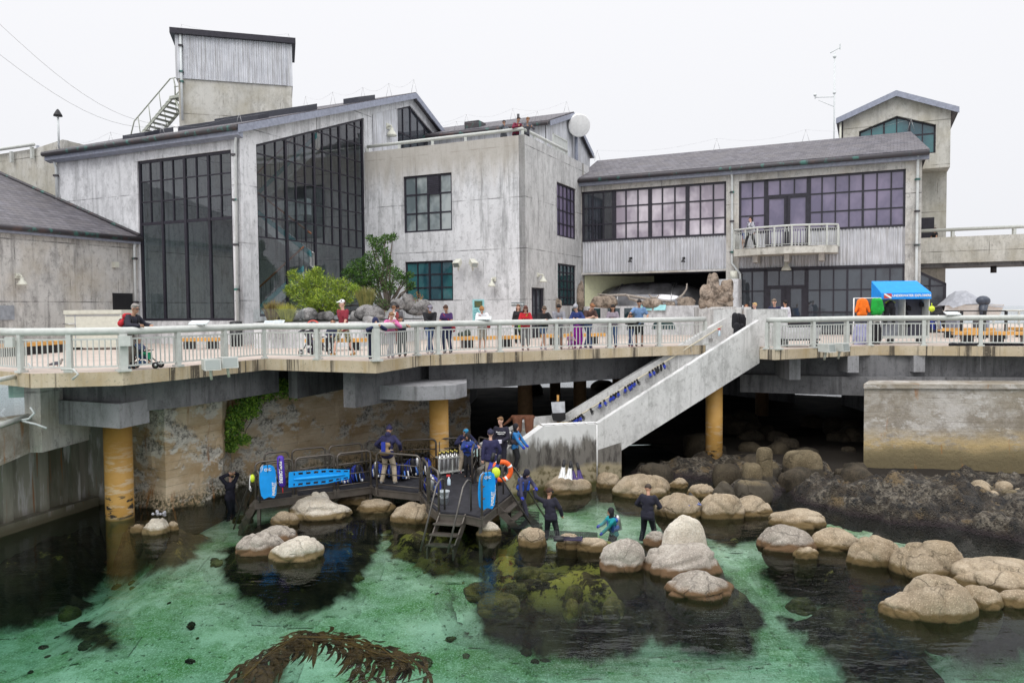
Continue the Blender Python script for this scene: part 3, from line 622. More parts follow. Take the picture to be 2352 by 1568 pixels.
# roof of the right building
a = FE.w(-.1, .5, zev+.05); b = FE.w(sE1+.3, .5, zev+.05)
FEr = FE.off(0, -5.5); r0 = FEr.px(1372, 371); r1 = FEr.px(2092, 313); zr = (r0[1]+r1[1])/2; _=('E ridge', r0, r1, sE1)
p = FEr.w(r0[0], 0, zr); q = FEr.w(min(r1[0], sE1+.2), 0, zr); bb = FE.w(sE1+.3, -11.5, zev+.05); ba = FE.w(-.1, -11.5, zev+.05); th = V(0, 0, .16)
mb = MB(); mb.add([a, b, q, p, a+th, b+th, q+th, p+th], [(4, 5, 6, 7), (3, 2, 1, 0), (0, 1, 5, 4)]); mb.add([b+th, bb+th, q+th], [(0, 1, 2)]); mb.add([p+th, q+th, bb+th, ba+th], [(0, 1, 2, 3)]); mb.add([a+th, p+th, ba+th], [(0, 1, 2)])
mb.build('roof', M['slate_u'], E)
mb = MB(); mb.tube([a-EV*.05-V(0, 0, .02), b-EV*.05-V(0, 0, .02)], .12, 8); mb.build('gutter', M['gutter'], E)
mb = MB(); strip_beam(mb, a+EV*.1-V(0, 0, .3), b+EV*.1-V(0, 0, .3), (0, 0, .3), EV*.3); mb.build('fascia', M['fascia'], E)
mb = MB(FE); mb.quad((sE1, 0, ZD), (sE1, -11, ZD), (sE1, -11, zev), (sE1, 0, zev)); mb.quad((0, -11, ZD), (sE1, -11, ZD), (sE1, -11, zev), (0, -11, zev)); mb.quad((0, -1.6, zc4), (sE1, -1.6, zc4), (sE1, -1.6, zev), (0, -1.6, zev)); mb.build('back_wall', M['conc_tower'], E)
for x in (1682, 2106):
    s = ES(x, 500)
    pp = [FE.w(s, .4, zev), FE.w(s, .12, zev-.5), FE.w(s, .12, zc5+.3)] + ([FE.w(s+.45, .12, zc5-.3), FE.w(s+.45, .12, ZD)] if x < 1700 else [FE.w(s, .12, ZD)])
    downpipe(E, pp, [FE.w(s, .14, zev-k) for k in (1.2, 2.8, 4.5)])
roof_wire(E, [p+(q-p)*t+V(0, 0, .15) for t in (0, .42, .7, 1)], .7)
# balcony
zbf = FE.px(1700, 575)[1]; s0 = ES(1697, 560)
out = [(s0, 0), (s0-.15, .9), (s0+1.3, 1.75), (s0+3.2, 2.1), (s0+5.0, 1.7), (s0+5.55, 1.35), (s0+5.55, 0)]
so = FE.off(0, 1.3).px(1924, 560)[0]; kx = (so-s0)/5.55; out = [(s0+(u-s0)*kx, d) for u, d in out]
mb = MB(FE); zt_ = zbal-.02; mb.prism([(u, d, zt_-.38) for u, d in out], (0, 0, .38)) if False else mb.add([(u, d, zt_-.38) for u, d in out]+[(u, d, zt_) for u, d in out], [tuple(range(7)), tuple(range(13, 6, -1))]+[(i, i+7, i+8, i+1) for i in range(6)])
bal = mb.build('balcony', M['conc_tower'], E)
each(FE, [((u, 0, zt_-.75), (u+.25, 1.2, zt_-.38)) for u in (s0+.9, s0+2.5, s0+4.2)], 'bracket', M['conc_warm'], bal)
def balustrade(parent, pts, h=1.05, pr=.05, sp=.13, name='railing', sub=False, pw=.04, m=None):
    """top pipe, bottom bar, uprights, one post at each point"""
    m = m or M['pale']; mb = MB(); pts = [Vector(p) for p in pts]; up = V(0, 0, 1)
    mb.tube([p+up*h for p in pts], pr, 8)
    for a, b in zip(pts, pts[1:]):
        mb.tube([a+up*.1, b+up*.1], .018, 4); mb.tube([a+up*(h-.16), b+up*(h-.16)], .018, 4); n = max(2, int((b-a).length/sp))
        for i in range(1, n): c = a+(b-a)*i/n; mb.tube([c+up*.1, c+up*(h-.16)], .012, 4)
    for p in pts: mb.cbox(p+up*(h/2), (pw, pw, h/2))
    return mb.build(name, m, parent)
pr = [FE.w(u, d-.08, zt_) for u, d in out]
rp = []
for i in range(len(pr)-1):
    n = 2 if (pr[i+1]-pr[i]).length > 1.3 else 1
    rp += [pr[i]+(pr[i+1]-pr[i])*k/n for k in range(n)]
balustrade(bal, rp+[pr[-1]], sp=.12, pr=.055)
# ================================================================== 6. gabled tower and foot bridge at the right
FT = FE.off(0, -8.0)
T = thing('gable_tower', FT.w(FT.px(2060, 500)[0], 0, ZD), 'concrete tower with gabled top and pointed window behind the right building', 'tower')
g = [FT.px(x, y) for x, y in ((1937, 275), (2058, 219), (2184, 252))]; zb = (FT.px(2180, 386)[1]+FT.px(2118, 386)[1])/2; _=('tower', g, zb)
pw = [FT.px(x, y) for x, y in ((1973, 302), (2060, 266), (2150, 286))]; zwb = FT.px(2150, 351)[1]
wall_mb(FT, g[0][0], g[2][0], zb, [g[0], g[1], g[2]], [(pw[0][0], pw[2][0], zwb, pw)], th=.5).build('wall', M['conc_tower'], T)
mb = MB(FT); dpt = 6
mb.quad((g[2][0], 0, zb), (g[2][0], -dpt, zb), (g[2][0], -dpt, g[2][1]), (g[2][0], 0, g[2][1])); mb.quad((g[0][0], 0, zb), (g[0][0], -dpt, zb), (g[0][0], -dpt, g[0][1]), (g[0][0], 0, g[0][1])); mb.quad((g[0][0], 0, zb), (g[2][0], 0, zb), (g[2][0], -dpt, zb), (g[0][0], -dpt, zb)); mb.quad((g[0][0], -dpt, zb), (g[2][0], -dpt, zb), (g[2][0], -dpt, g[2][1]), (g[0][0], -dpt, g[0][1]))
_F2 = FT.off(0, -1.6); sx = _F2.px(2172, 600)[0]; mb.box((g[0][0]+1, -dpt, ZD-.3), (sx, -1.6, zb+.01)); mb.build('side_wall', M['conc_tower'], T)
window(T, FT, pw[0][0], pw[2][0], zwb, pw, [(i/6, .05 if i in (2, 4) else .03) for i in range(1, 6)], [(.5, .04)], M['glass_teal'], b=.1, d=-.3)
mb = MB(FT)
for a, b in ((g[0], g[1]), (g[1], g[2])):
    sl = (b[1]-a[1])/(b[0]-a[0]); A = (a[0]-(.4 if a is g[0] else 0), .4, a[1]+(-.4*sl if a is g[0] else 0)); Bq = (b[0]+(.4 if b is g[2] else 0), .4, b[1]+(.4*sl if b is g[2] else 0))
    mb.add([A, Bq, (Bq[0], -dpt-.3, Bq[2]), (A[0], -dpt-.3, A[2]), (A[0], .4, A[2]+.2), (Bq[0], .4, Bq[2]+.2), (Bq[0], -dpt-.3, Bq[2]+.2), (A[0], -dpt-.3, A[2]+.2)], [(4, 5, 6, 7), (3, 2, 1, 0), (0, 4, 7, 3), (1, 2, 6, 5)])
    strip_beam(mb, (A[0], .4, A[2]-.15), (Bq[0], .4, Bq[2]-.15), (0, 0, .34), (0, .05, 0), 1)
mb.build('roof', [M['slate_u'], M['fascia']], T)
mb = MB(FT); s = g[0][0]-.25; mb.cyl((s, .2, g[0][1]-4.3), .3, .8, 12); mb.tube([(s+.1, .2, g[0][1]-.2), (s+.1, .2, g[0][1]-3.4)], .07, 6); mb.build('roof_fan', M['cream'], T)
# lean-to glazing at the tower foot
FQ = FE.off(0, -4); q0 = FQ.px(2110, 620); q1 = FQ.px(2174, 650)
window(T, FQ, q0[0]-1, q1[0], ZD, [(q0[0]-1, q0[1]+.5), (q1[0], q1[1])], [(.33, .05), (.66, .05)], [(.35, .04), (.65, .04)], M['glass_dark'], b=.15, name='lean_to')
door = MB(_F2).box((_F2.px(2112, 500)[0], 0, _F2.px(2112, 545)[1]-.3), (_F2.px(2146, 500)[0], .04, _F2.px(2146, 499)[1])).build('door', M['frame'], T)
# bridge
FBR = FT.off(0, 1.2)
z0b = (FBR.px(2118, 601)[1]+FBR.px(2352, 603)[1])/2; z1b = (FBR.px(2118, 543)[1]+FBR.px(2352, 541)[1])/2; sb0 = FBR.px(2116, 580)[0]; _=('bridge', z0b, z1b)
BR = thing('foot_bridge', FBR.w(sb0+4, 0, z0b), 'raised concrete foot bridge running off to the right from the gabled tower', 'bridge')
mb = MB(FBR); mb.box((sb0-.6, -.25, z0b), (sb0+16, 0, z1b)); mb.box((sb0-.6, -3, z0b), (sb0+16, -2.75, z1b)); mb.build('parapet', M['conc_tower'], BR)
mb = MB(FBR); mb.box((sb0-.6, -2.74, z0b-.22), (sb0+16, -.26, z0b+.3)); mb.build('deck', M['conc_under'], BR)
pipe_rail(BR, [FBR.w(sb0-.4, -.12, z1b), FBR.w(sb0+16, -.12, z1b)], .42, .1, [FBR.w(sb0+k, -.12, z1b) for k in (1.6, 4.6, 7.6, 10.6)], pw=.08)
MB(FBR).cyl((FBR.px(2288, 610)[0], -1, z0b-.6), .16, .45, 10).build('lamp', M['black'], BR)
# weather mast
q = FT.w(g[0][0]-.5, .6, g[0][1]-4.6); zt = CAMP.z; zt = FT.off(0, .6).px(1922, 120)[1]
t = thing('weather_mast', q, 'tall thin weather mast with wind sensors beside the gabled tower', 'mast')
MB().tube([q, V(q.x, q.y, zt)], .045, 6).build('pole', M['pipe'], t)
mb = MB(); z = FT.off(0, .6).px(1922, 222)[1]; mb.tube([V(q.x, q.y, z-.25), V(q.x, q.y, z), V(q.x, q.y, z)-EU*1.1+V(0, 0, .1)], .03, 5); mb.tube([V(q.x, q.y, z-.6), V(q.x, q.y, z)-EU*.9+V(0, 0, -.1)], .02, 5)
for k in (0, 1.1): mb.ball(V(q.x, q.y, z)-EU*k+V(0, 0, .25), .1); mb.tube([V(q.x, q.y, z)-EU*k, V(q.x, q.y, z)-EU*k+V(0, 0, .3)], .02, 4)
mb.build('side_arm', M['pipe'], t)
mb = MB(); P0 = V(q.x, q.y, zt); mb.tube([P0-EU*.25, P0+EU*.3+V(0, 0, .25)], .03, 5); mb.cbox(P0+EU*.3+V(0, 0, .3), (.03, .03, .16)); mb.ball(P0-V(0, 0, .25), .11); mb.build('wind_vane', M['pipe'], t)
# white satellite drum on the rear building
q = Pd(1331, 289, FH.w(gs[1][0]+.2, 1.9, 0).y); R = 25.5/FL*q.y
t = thing('satellite_dish', q, 'round white satellite dish on a post at the end of the rear gable', 'dish')
ax = (CAMP-q).normalized(); ax = (ax + V(.25, 0, -.1)).normalized()
MB().tube([q-ax*.75, q-ax*.05, q, q+ax*.01], R, 40, rs=[R*.97, R, R*.985, R*.93]).build('dish', M['white'], t)
MB().tube([q-ax*.9-V(0, 0, .2), q-ax*.9-V(0, 0, 3.6)], .12, 8).build('post', M['fascia'], t)
# ================================================================== deck outline from the picture
EDGE = [Pz(x, y, ZD) for x, y in ((-60, 846), (72, 858), (282, 853), (412, 842), (610, 823.5), (864, 829.4), (966, 815.7), (1091, 810.7), (1275, 804), (1473, 797), (1562, 794.3))]
RU = V(.931, .365, 0).normalized(); RN = V(RU.y, -RU.x, 0)       # ramp direction and its near side
NW0 = V(2.9, 26.5, 0); NW1 = V(9.27, 29.0, 0); FW0 = V(2.04, 28.8, 0); FW1 = FW0+(NW1-NW0)
EDGE2 = [Pz(x, y, ZD) for x, y in ((1745, 801), (1779.4, 803), (1875, 798.7), (1949, 795.4), (2004, 793.4), (2352, 795.4), (2480, 796))]
notch = [FW1+RU*.1-RN*.1, NW1+RU*.1+RN*.25]
for p in notch: p.z = ZD
outer = EDGE+notch+EDGE2
back = [V(64, 30, ZD), V(62, 36, ZD), V(41, 64, ZD), V(5, 66, ZD), V(-32, 56, ZD), V(-36, 22, ZD)]
def tri_fill(pts):
    from mathutils.geometry import tessellate_polygon
    return tessellate_polygon([pts])
pl = outer+back; TH = .36
mb = MB(); n = len(pl); fs = tri_fill(pl)
mb.add(pl, [tuple(f) for f in fs], 0); mb.add([p-V(0, 0, TH) for p in pl], [tuple(f) for f in fs], 2)
for i in range(n-1): mb.add([pl[i], pl[i+1], pl[i+1]-V(0, 0, TH), pl[i]-V(0, 0, TH)], [(0, 1, 2, 3)], 1 if i < len(outer)-1 else 2)
def paving():
    t = NT('pink_paving'); c = t.mix(t.noise(.5, .35, .65), (.44, .37, .32), (.53, .455, .40)); c = t.mix(t.noise(2.2, .52, .66, 7), c, (.45, .38, .33))
    g = None
    for e in (EU, EV):
        f = t.math('FRACT', t.math('DIVIDE', t.along(e), 1.25)); l2 = t.mr(t.math('ABSOLUTE', t.math('SUBTRACT', f, .5)), .004, .014, 1, 0); g = l2 if g is None else t.math('MAXIMUM', g, l2)
    return t.fin(t.mix(t.math('MULTIPLY', g, .5), c, (.25, .2, .17)), .75, spec=.3)
M['paving'] = paving()
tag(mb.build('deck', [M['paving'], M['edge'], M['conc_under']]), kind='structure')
# ------------------------------------------------------------------ under the deck: edge beams, pier caps, columns
def offs(p, d):                                                  # move away from the camera in plan
    q = V(p.x, p.y, 0).normalized(); return V(p.x, p.y, p.z)+q*d
def prism_plan(pts, z0, z1, name, m, parent=None):
    mb = MB(); n = len(pts); k = [V(p.x, p.y, 0) for p in pts]; fs = tri_fill(k)
    mb.add([p+V(0, 0, z0) for p in k], [tuple(f) for f in fs]); mb.add([p+V(0, 0, z1) for p in k], [tuple(f) for f in fs])
    for i in range(n): mb.add([k[i]+V(0, 0, z0), k[(i+1) % n]+V(0, 0, z0), k[(i+1) % n]+V(0, 0, z1), k[i]+V(0, 0, z1)], [(0, 1, 2, 3)])
    return mb.build(name, m, parent)
ZU = ZD-TH
def beam_line(pts, z0, z1, th_, name, m, parent=None):
    a = [V(p.x, p.y, 0) for p in pts]; b = [offs(p, th_) for p in a]; return prism_plan(a+b[::-1], z0, z1, name, m, parent)
# left corner beam block and cap
U = thing('left_pier', Pz(262, 1200, 0), 'stout yellow wrapped column with wide concrete cap under the left corner of the deck', 'pier')
fx = lambda x, y, D: Pd(x, y, D)
zc_t = 6-(925-718)/FL*20.6; zc_b = 6-(983-717)/FL*20.4
cp = [fx(95, 940, 22.5), fx(275, 960, 20.3), fx(343, 950, 21.4), fx(343, 950, 23.6), fx(120, 930, 24.5)]
cp[0] = Pd(95, 930, 21.6); prism_plan(cp, zc_b, zc_t, 'cap', M['conc_cap'], U)
def fibre():
    t = NT('yellow_fibre_wrap'); c = t.mix(t.noise(1.2, .35, .65), (.50, .27, .06), (.60, .35, .10)); b = t.noise(6, .5, .6, 5, (.25, .25, 1.3), .7)
    b2 = t.math('MULTIPLY', b, t.mr(t.xyz(2), 2.4, 1.6)); c = t.mix(t.math('MULTIPLY', b2, .6), c, (.62, .52, .38))
    st_ = t.math('MULTIPLY', t.noise(3, .56, .6, 5, (1, 1, 3)), t.mr(t.xyz(2), .9, .6)); c = t.mix(st_, c, (.04, .035, .03)); c = t.mix(t.mr(t.xyz(2), .12, -.02), c, (.2, .16, .06))
    return t.fin(c, .55, b, bd=.01, spec=.4)
M['fibre'] = fibre()
b0 = Pz(262, 1196, 0); b0.y += .35; MB().cyl(b0-V(0, 0, 2.3), .385, zc_b+2.3, 32).build('column', M['fibre'], U)
q = [Pd(130, 890, 21.6), Pd(281, 900, 20.6), Pd(330, 900, 21.3), Pd(330, 900, 24), Pd(150, 900, 25)]
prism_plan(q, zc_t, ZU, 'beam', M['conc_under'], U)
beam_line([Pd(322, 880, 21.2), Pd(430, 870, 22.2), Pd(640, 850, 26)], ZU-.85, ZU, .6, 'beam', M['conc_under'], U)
U2 = thing('middle_pier', Pd(1008, 1040, 27.2), 'yellow wrapped column with long concrete cap under the middle of the deck', 'pier')
zt2 = 6-(884-712)/FL*25.0; zb2 = 6-(916-712)/FL*25.0
prism_plan([Pd(816, 880, 25.4), Pd(955, 900, 24.4), Pd(1046, 895, 24.8), Pd(1072, 890, 25.6), Pd(1072, 890, 28), Pd(830, 890, 28.5)], zb2, zt2, 'cap', M['conc_cap'], U2)
c2 = Pd(1008, 950, 26.2); c2.z = 0; MB().cyl(c2-V(0, 0, .5), .325, zb2+.5, 28).build('column', M['fibre'], U2)
# hanging beams under the deck edge (middle)
mb = MB()
bm1 = [Pd(788, 860, 24.1), Pd(815, 866, 23.9), Pd(985, 842, 27.5), Pd(960, 842, 28.3)]
prism_plan(bm1, ZU-1.15, ZU, 'beam', M['conc_under'], U2)
bm2 = [Pd(662, 850, 25.6), Pd(682, 855, 25.3), Pd(800, 850, 28.5), Pd(775, 850, 29.4)]
prism_plan(bm2, ZU-1.0, ZU, 'beam', M['conc_under'], U2)
beam_line([Pd(985, 840, 26.9), Pd(1130, 836, 27.8), Pd(1340, 830, 30.0), Pd(1530, 820, 32)], ZU-.95, ZU, .6, 'edge_beam', M['conc_under'], U2)
U3 = thing('right_pier', Pd(1640, 1050, 31), 'yellow wrapped column standing on dark rocks below the right part of the deck', 'pier')
c3 = Pd(1640, 1049, 29.3); MB().cyl(V(c3.x, c3.y, c3.z-.6), .315, ZU-c3.z+.1, 28).build('column', M['fibre'], U3)
r3 = [Pd(1700, 820, 30.6), Pd(2000, 820, 28.9), Pd(2420, 820, 28.2)]
beam_line(r3, ZU-1.5, ZU-.8, .8, 'long_beam', M['conc_under'], U3)
beam_line([offs(p, .5) for p in r3], ZU-.82, ZU, .4, 'deck_beam', M['conc_under'], U3)
for x, w_ in ((1826, 26), (2112, 26), (2264, 26), (1960, 24)):
    a = Pd(x, 830, 28.9); MB().box((a.x-.21, a.y, ZU-.62-(.25 if x < 1900 else 0)), (a.x+.21, a.y+1.6, ZU)).build('bracket', M['conc_cap'], U3)
for i, (x, D, r) in enumerate(((1206, 34, .33), (1332, 39, .33), (1420, 46, .35), (1275, 50, .35), (1750, 42, .35))):
    a = Pd(x, 900, D); tag(MB().cyl(V(a.x, a.y, -.5), r, ZU+.5, 18).build('column', plain('rusty_column', (.2, .12, .06), .8)), ['rust brown column behind the brown waders in the dark under the deck', 'dark column left of the stair wall under the deck', 'farthest thin column seen just above the stair wall', 'far column between the two nearer dark columns', 'unlit column behind the right hand yellow column'][i], 'column')
# dark closing walls under the buildings
W = thing('undercroft_wall', V(-14, 34, 0), 'dark foundation walls closing the space under the deck', 'wall')
mb = MB(); 
for a, b in ((V(-14, 30.5, 0), V(-3.2, 39, 0)), (V(-3.2, 39, 0), V(-2.4, 52, 0)), (V(8.6, 62, 0), V(17.2, 47, 0)), (V(19.6, 46, 0), V(19.6, 31, 0))): mb.quad(a-V(0, 0, .5), b-V(0, 0, .5), b+V(0, 0, ZU), a+V(0, 0, ZU))
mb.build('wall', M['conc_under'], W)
# ================================================================== deck railing
def inset(p, q, d=.14): return offs(p, d)
def chain(xs, base, z=ZD):
    out = []
    for x in xs:
        # intersection of the picture column x with the edge polyline, moved in a little
        for a, b in zip(base, base[1:]):
            pa, pb = a+offs(a, .13)-a, b+offs(b, .13)-b
            n = V(0, 0, 1); r = ray(x, 820); rn = V(r.y, -r.x, 0); da, db = (a-CAMP).dot(rn), (b-CAMP).dot(rn)
            if da*db <= 0:
                t = da/(da-db); p = a+(b-a)*t; p = offs(V(p.x, p.y, 0), .13); out.append(V(p.x, p.y, z)); break
    return out
posts = chain((-20, 48, 160, 282.5, 409, 516, 608, 730, 864, 957.6, 1006, 1148, 1277.5, 1399.5, 1513.7, 1619), EDGE+[notch[0]])
R1 = thing('deck_railing', posts[5], 'long pale green railing with fat top pipe along the left and middle deck edge', 'railing')
def deck_rail(R1, posts, thick=()):
    mb = MB(); mb.tube([p+V(0, 0, 1.03) for p in posts], .1, 12); mb.build('top_rail', M['pale'], R1)
    for i, p in enumerate(posts):
        pw = .09 if i in thick else .062; d = (posts[min(i+1, len(posts)-1)]-posts[max(i-1, 0)]); rz = math.atan2(d.y, d.x)
        b = MB(); b.cbox(p+V(0, 0, .48), (pw, pw, .48), rz); b.cbox(p+V(0, 0, .025), (pw*1.8, pw*1.8, .03), rz); b.build('post', M['pale'], R1)
    for i, (a, b_) in enumerate(zip(posts, posts[1:])):
        d = b_-a; Ln = d.length; e = d/Ln; rz = math.atan2(d.y, d.x); mb = MB(); c = (a+b_)/2; hl = Ln/2-.07
        mb.cbox(c+V(0, 0, .13), (hl, .02, .02), rz); mb.cbox(c+V(0, 0, .83), (hl, .02, .02), rz); n = int(Ln/.135)
        for k in range(1, n): q = a+e*(Ln*k/n); mb.cbox(q+V(0, 0, .48), (.013, .013, .34), rz)
        mb.build('panel', M['pale'], R1)
deck_rail(R1, posts, (3, 8))
posts2 = chain((1762, 1784.5, 1867.4, 1943.5, 1997, 2121, 2251.6, 2400), EDGE2)
R2 = thing('deck_railing', posts2[3], 'pale green railing with fat top pipe along the right deck edge beyond the stair', 'railing')
deck_rail(R2, posts2, (1,))
mp = [notch[0], notch[0]+RU*.1, notch[1]]
# concrete pillars at the head of the stair
for x0, x1, yt, D, lab in ((1639, 1692, 711, 31.4, 'square concrete pillar left of the stair head hung with black wetsuits'), (1728, 1810, 711, 29.6, 'wide concrete pillar right of the stair head'), (1692, 1726, 706, 32.6, 'low concrete pillar in the middle of the stair head')):
    a = Pd(x0, 800, D); b = Pd(x1, 800, D); zt = 6-(yt-706)/FL*D; q = a+(b-a)*.5; hw = (b.x-a.x)/2
    tag(MB().cbox(V(q.x, q.y+.4, (ZD-.3+zt)/2), (hw, .35, (zt-ZD+.3)/2)).build('stair_pillar', M['conc_stair']), lab, 'pillar')
# ================================================================== concrete stair flume
S = thing('concrete_stair', NW0+V(0, 0, .5), 'broad concrete stair with solid side walls descending left from deck to platform', 'stair')
def swall(pts, th_, name, m='conc_stair'):                       # pts: (plan point, z top, z bottom)
    mb = MB(); n = -RN*th_
    for (p, zt, zb), (q, yt, yb) in zip(pts, pts[1:]):
        d = (q-p); d.z = 0; nn = V(-d.y, d.x, 0).normalized()
        if nn.dot(V(p.x, p.y, 0)) < 0: nn = -nn
        nn *= th_; A = [p+V(0, 0, zb), q+V(0, 0, yb), q+V(0, 0, yt), p+V(0, 0, zt)]
        mb.add(A+[k+nn for k in A], [(0, 1, 2, 3), (7, 6, 5, 4), (0, 4, 5, 1), (3, 2, 6, 7), (0, 3, 7, 4), (1, 5, 6, 2)])
    return mb.build(name, M[m], S)
zl = 6-(975-709)/FL*26.5; ztop = 5.52; VD = 1.62
NL0 = Pd(1248.5, 990, 25.8); NL1 = Pd(1146, 1057, 24.4); NL2 = Pd(1105, 1085, 24.0)
for p in (NL0, NL1, NL2): p.z = 0
def stainy():
    t = NT('tide_stained_concrete'); c = t.mix(t.noise(.8, .35, .65), (.54, .54, .53), (.64, .64, .63)); z = t.xyz(2)
    g = t.mr(t.math('ADD', z, t.math('MULTIPLY', t.noise(1.6, 0, 1, 7, (1.5, 1.5, .4), .7), 1.7)), 2.55, 2.2); c = t.mix(g, c, (.15, .14, .125))
    c = t.mix(t.math('MULTIPLY', t.noise(3.5, .47, .6, 7, (1, 1, .25), .7), g), c, (.05, .045, .04))
    g2 = t.mr(t.math('ADD', z, t.math('MULTIPLY', t.noise(1.5, 0, 1, 5), .6)), 1.05, .85); c = t.mix(g2, c, (.30, .26, .17)); c = t.mix(t.math('MULTIPLY', g2, t.noise(5, .5, .62, 6)), c, (.12, .10, .05))
    c = t.mix(t.mr(z, .14, .02), c, (.10, .09, .03))
    return t.fin(c, .85, t.noise(10, 0, 1), bd=.02)
M['stain'] = stainy()
swall([(NW1, ztop, ztop-VD), (NW0, zl, zl-1.45)], .22, 'near_wall')
swall([(NW0-RU*.03, zl-.0, -.4), (NL0, zl+.05, -.4), (NL1, 1.25, -.4), (NL2, 1.0, -.4)], .25, 'landing_wall', 'stain')
swall([(NW0+RU*.03, zl-.9, -.4), (NW0+RU*.95, zl-.7, -.4)], 1.6, 'support', 'stain')
FW2 = Pd(1222, 962, 28.1); FW3 = Pd(1110, 1016, 26.6)
for p in (FW2, FW3): p.z = 0
swall([(FW1+RU*.3, ztop+.05, ztop-VD), (FW0, zl, zl-1.6), (FW2, zl, 0), (FW3, 1.35, 0)], .25, 'far_wall')
mb = MB(); n = 19; w_ = (FW0-NW0)
for i in range(n):
    z = 4.45-(4.45-(zl-1.15))*i/(n-1); p = NW1-(NW1-NW0)*(i/n); a = p-(NW1-NW0)/n
    mb.prism([p+w_*.08+V(0, 0, z-.22), a+w_*.08+V(0, 0, z-.22), a+w_*.08+V(0, 0, z), p+w_*.08+V(0, 0, z)], w_*.88)
mb.build('steps', M['conc_stair'], S)
prism_plan([NW0-RN*.2, NL0-RN*.2, NL1-RN*.2, FW3, FW2, FW0], zl-1.6, zl-1.2, 'landing', M['conc_stair'], S)
hr = [FW1+RN*.12+V(0, 0, ztop-.28), FW0+RN*.12+V(0, 0, zl-.25), FW2+RN*.12+V(0, 0, zl-.3), FW3+RN*.1+V(0, 0, 1.3)]
h_ = MB().tube(hr, .03, 6).build('handrail', plain('cream_handrail', (.6, .55, .42), .5), S)
for i in range(7): p = hr[0]+(hr[1]-hr[0])*(i+.5)/7; MB().cbox(p-V(0, 0, .3)-RN*.05, (.08, .02, .06), math.atan2(RU.y, RU.x)).tube([p, p-V(0, 0, .25)], .012, 4).build('bracket', M['steel'], h_)
mb = MB(); p = NL0+V(0, 0, zl+.08); q = NW0+V(0, 0, zl+.03)
mb.tube([p-RN*.12, q-RN*.12], .02, 4); mb.tube([p-RN*.25+V(0, 0, .0), q-RN*.25], .02, 4)
for i in range(6): c = p+(q-p)*i/5; mb.tube([c+RN*.02, c-RN*.3], .025, 4)
mb.build('wall_grid', M['white'], S)
# cap line: pale joint
MB().tube([NW0+RN*.02-RU*.02+V(0, 0, zl-.02), NW0+RN*.02-RU*.02+V(0, 0, .1)], .02, 5).build('joint', M['white'], S)
# gloves drying on the handrail
gl_m = [plain('blue_glove', (.02, .05, .45), .6), M['black']]
def glove(p, k, lab):
    mb = MB(); r = rnd; a = r.uniform(-.5, .5); R = Matrix.Rotation(a, 3, 'Y') @ Matrix.Rotation(r.uniform(-.6, .6)+math.atan2(RU.y, RU.x), 3, 'Z')
    blk = r.random() < .25
    mb.cbox(p+R@V(0, -.02, -.02), (.035, .02, .05), m=1, rot=R); mb.cbox(p+R@V(0, -.025, -.11), (.045, .02, .05), m=1 if blk else 0, rot=R)
    for j in range(4): x = -.034+.023*j; mb.tube([p+R@V(x, -.025, -.15), p+R@V(x*1.3, -.03, -.19-.02*(j in (1, 2))), p+R@V(x*1.4, -.02, -.22-.02*(j in (1, 2)))], .011, 5, m=1 if (blk or j % 2) else 0)
    mb.tube([p+R@V(.04, -.02, -.09), p+R@V(.075, -.03, -.13), p+R@V(.085, -.03, -.16)], .012, 5, m=1 if blk else 0)
    o = mb.build('diving_glove', gl_m); tag(o, lab, 'glove', 'blue and black gloves hung on the stair handrail')
def rail_at(x):
    for a, b in zip(hr, hr[1:]):
        r = ray(x, 900); rn = V(r.y, -r.x, 0); da, db = (a-CAMP).dot(rn), (b-CAMP).dot(rn)
        if da*db <= 0: return a+(b-a)*(da/(da-db))
for x0, x1, n, lab in ((1491, 1522, 6, 'blue and black glove in the topmost cluster on the stair handrail'), (1435, 1462, 6, 'blue glove in the second cluster down the stair handrail'), (1402, 1419, 4, 'blue glove in the third cluster down the stair handrail'), (1378, 1386, 2, 'blue glove in the small pair below the third handrail cluster'), (1355, 1357, 1, 'single black glove hanging alone on the stair handrail'), (1304, 1334, 8, 'blue glove in the lowest cluster at the foot of the handrail')):
    for i in range(n): glove(rail_at(x0+(x1-x0)*(i/(max(1, n-1))))+RN*.03, 1, lab)
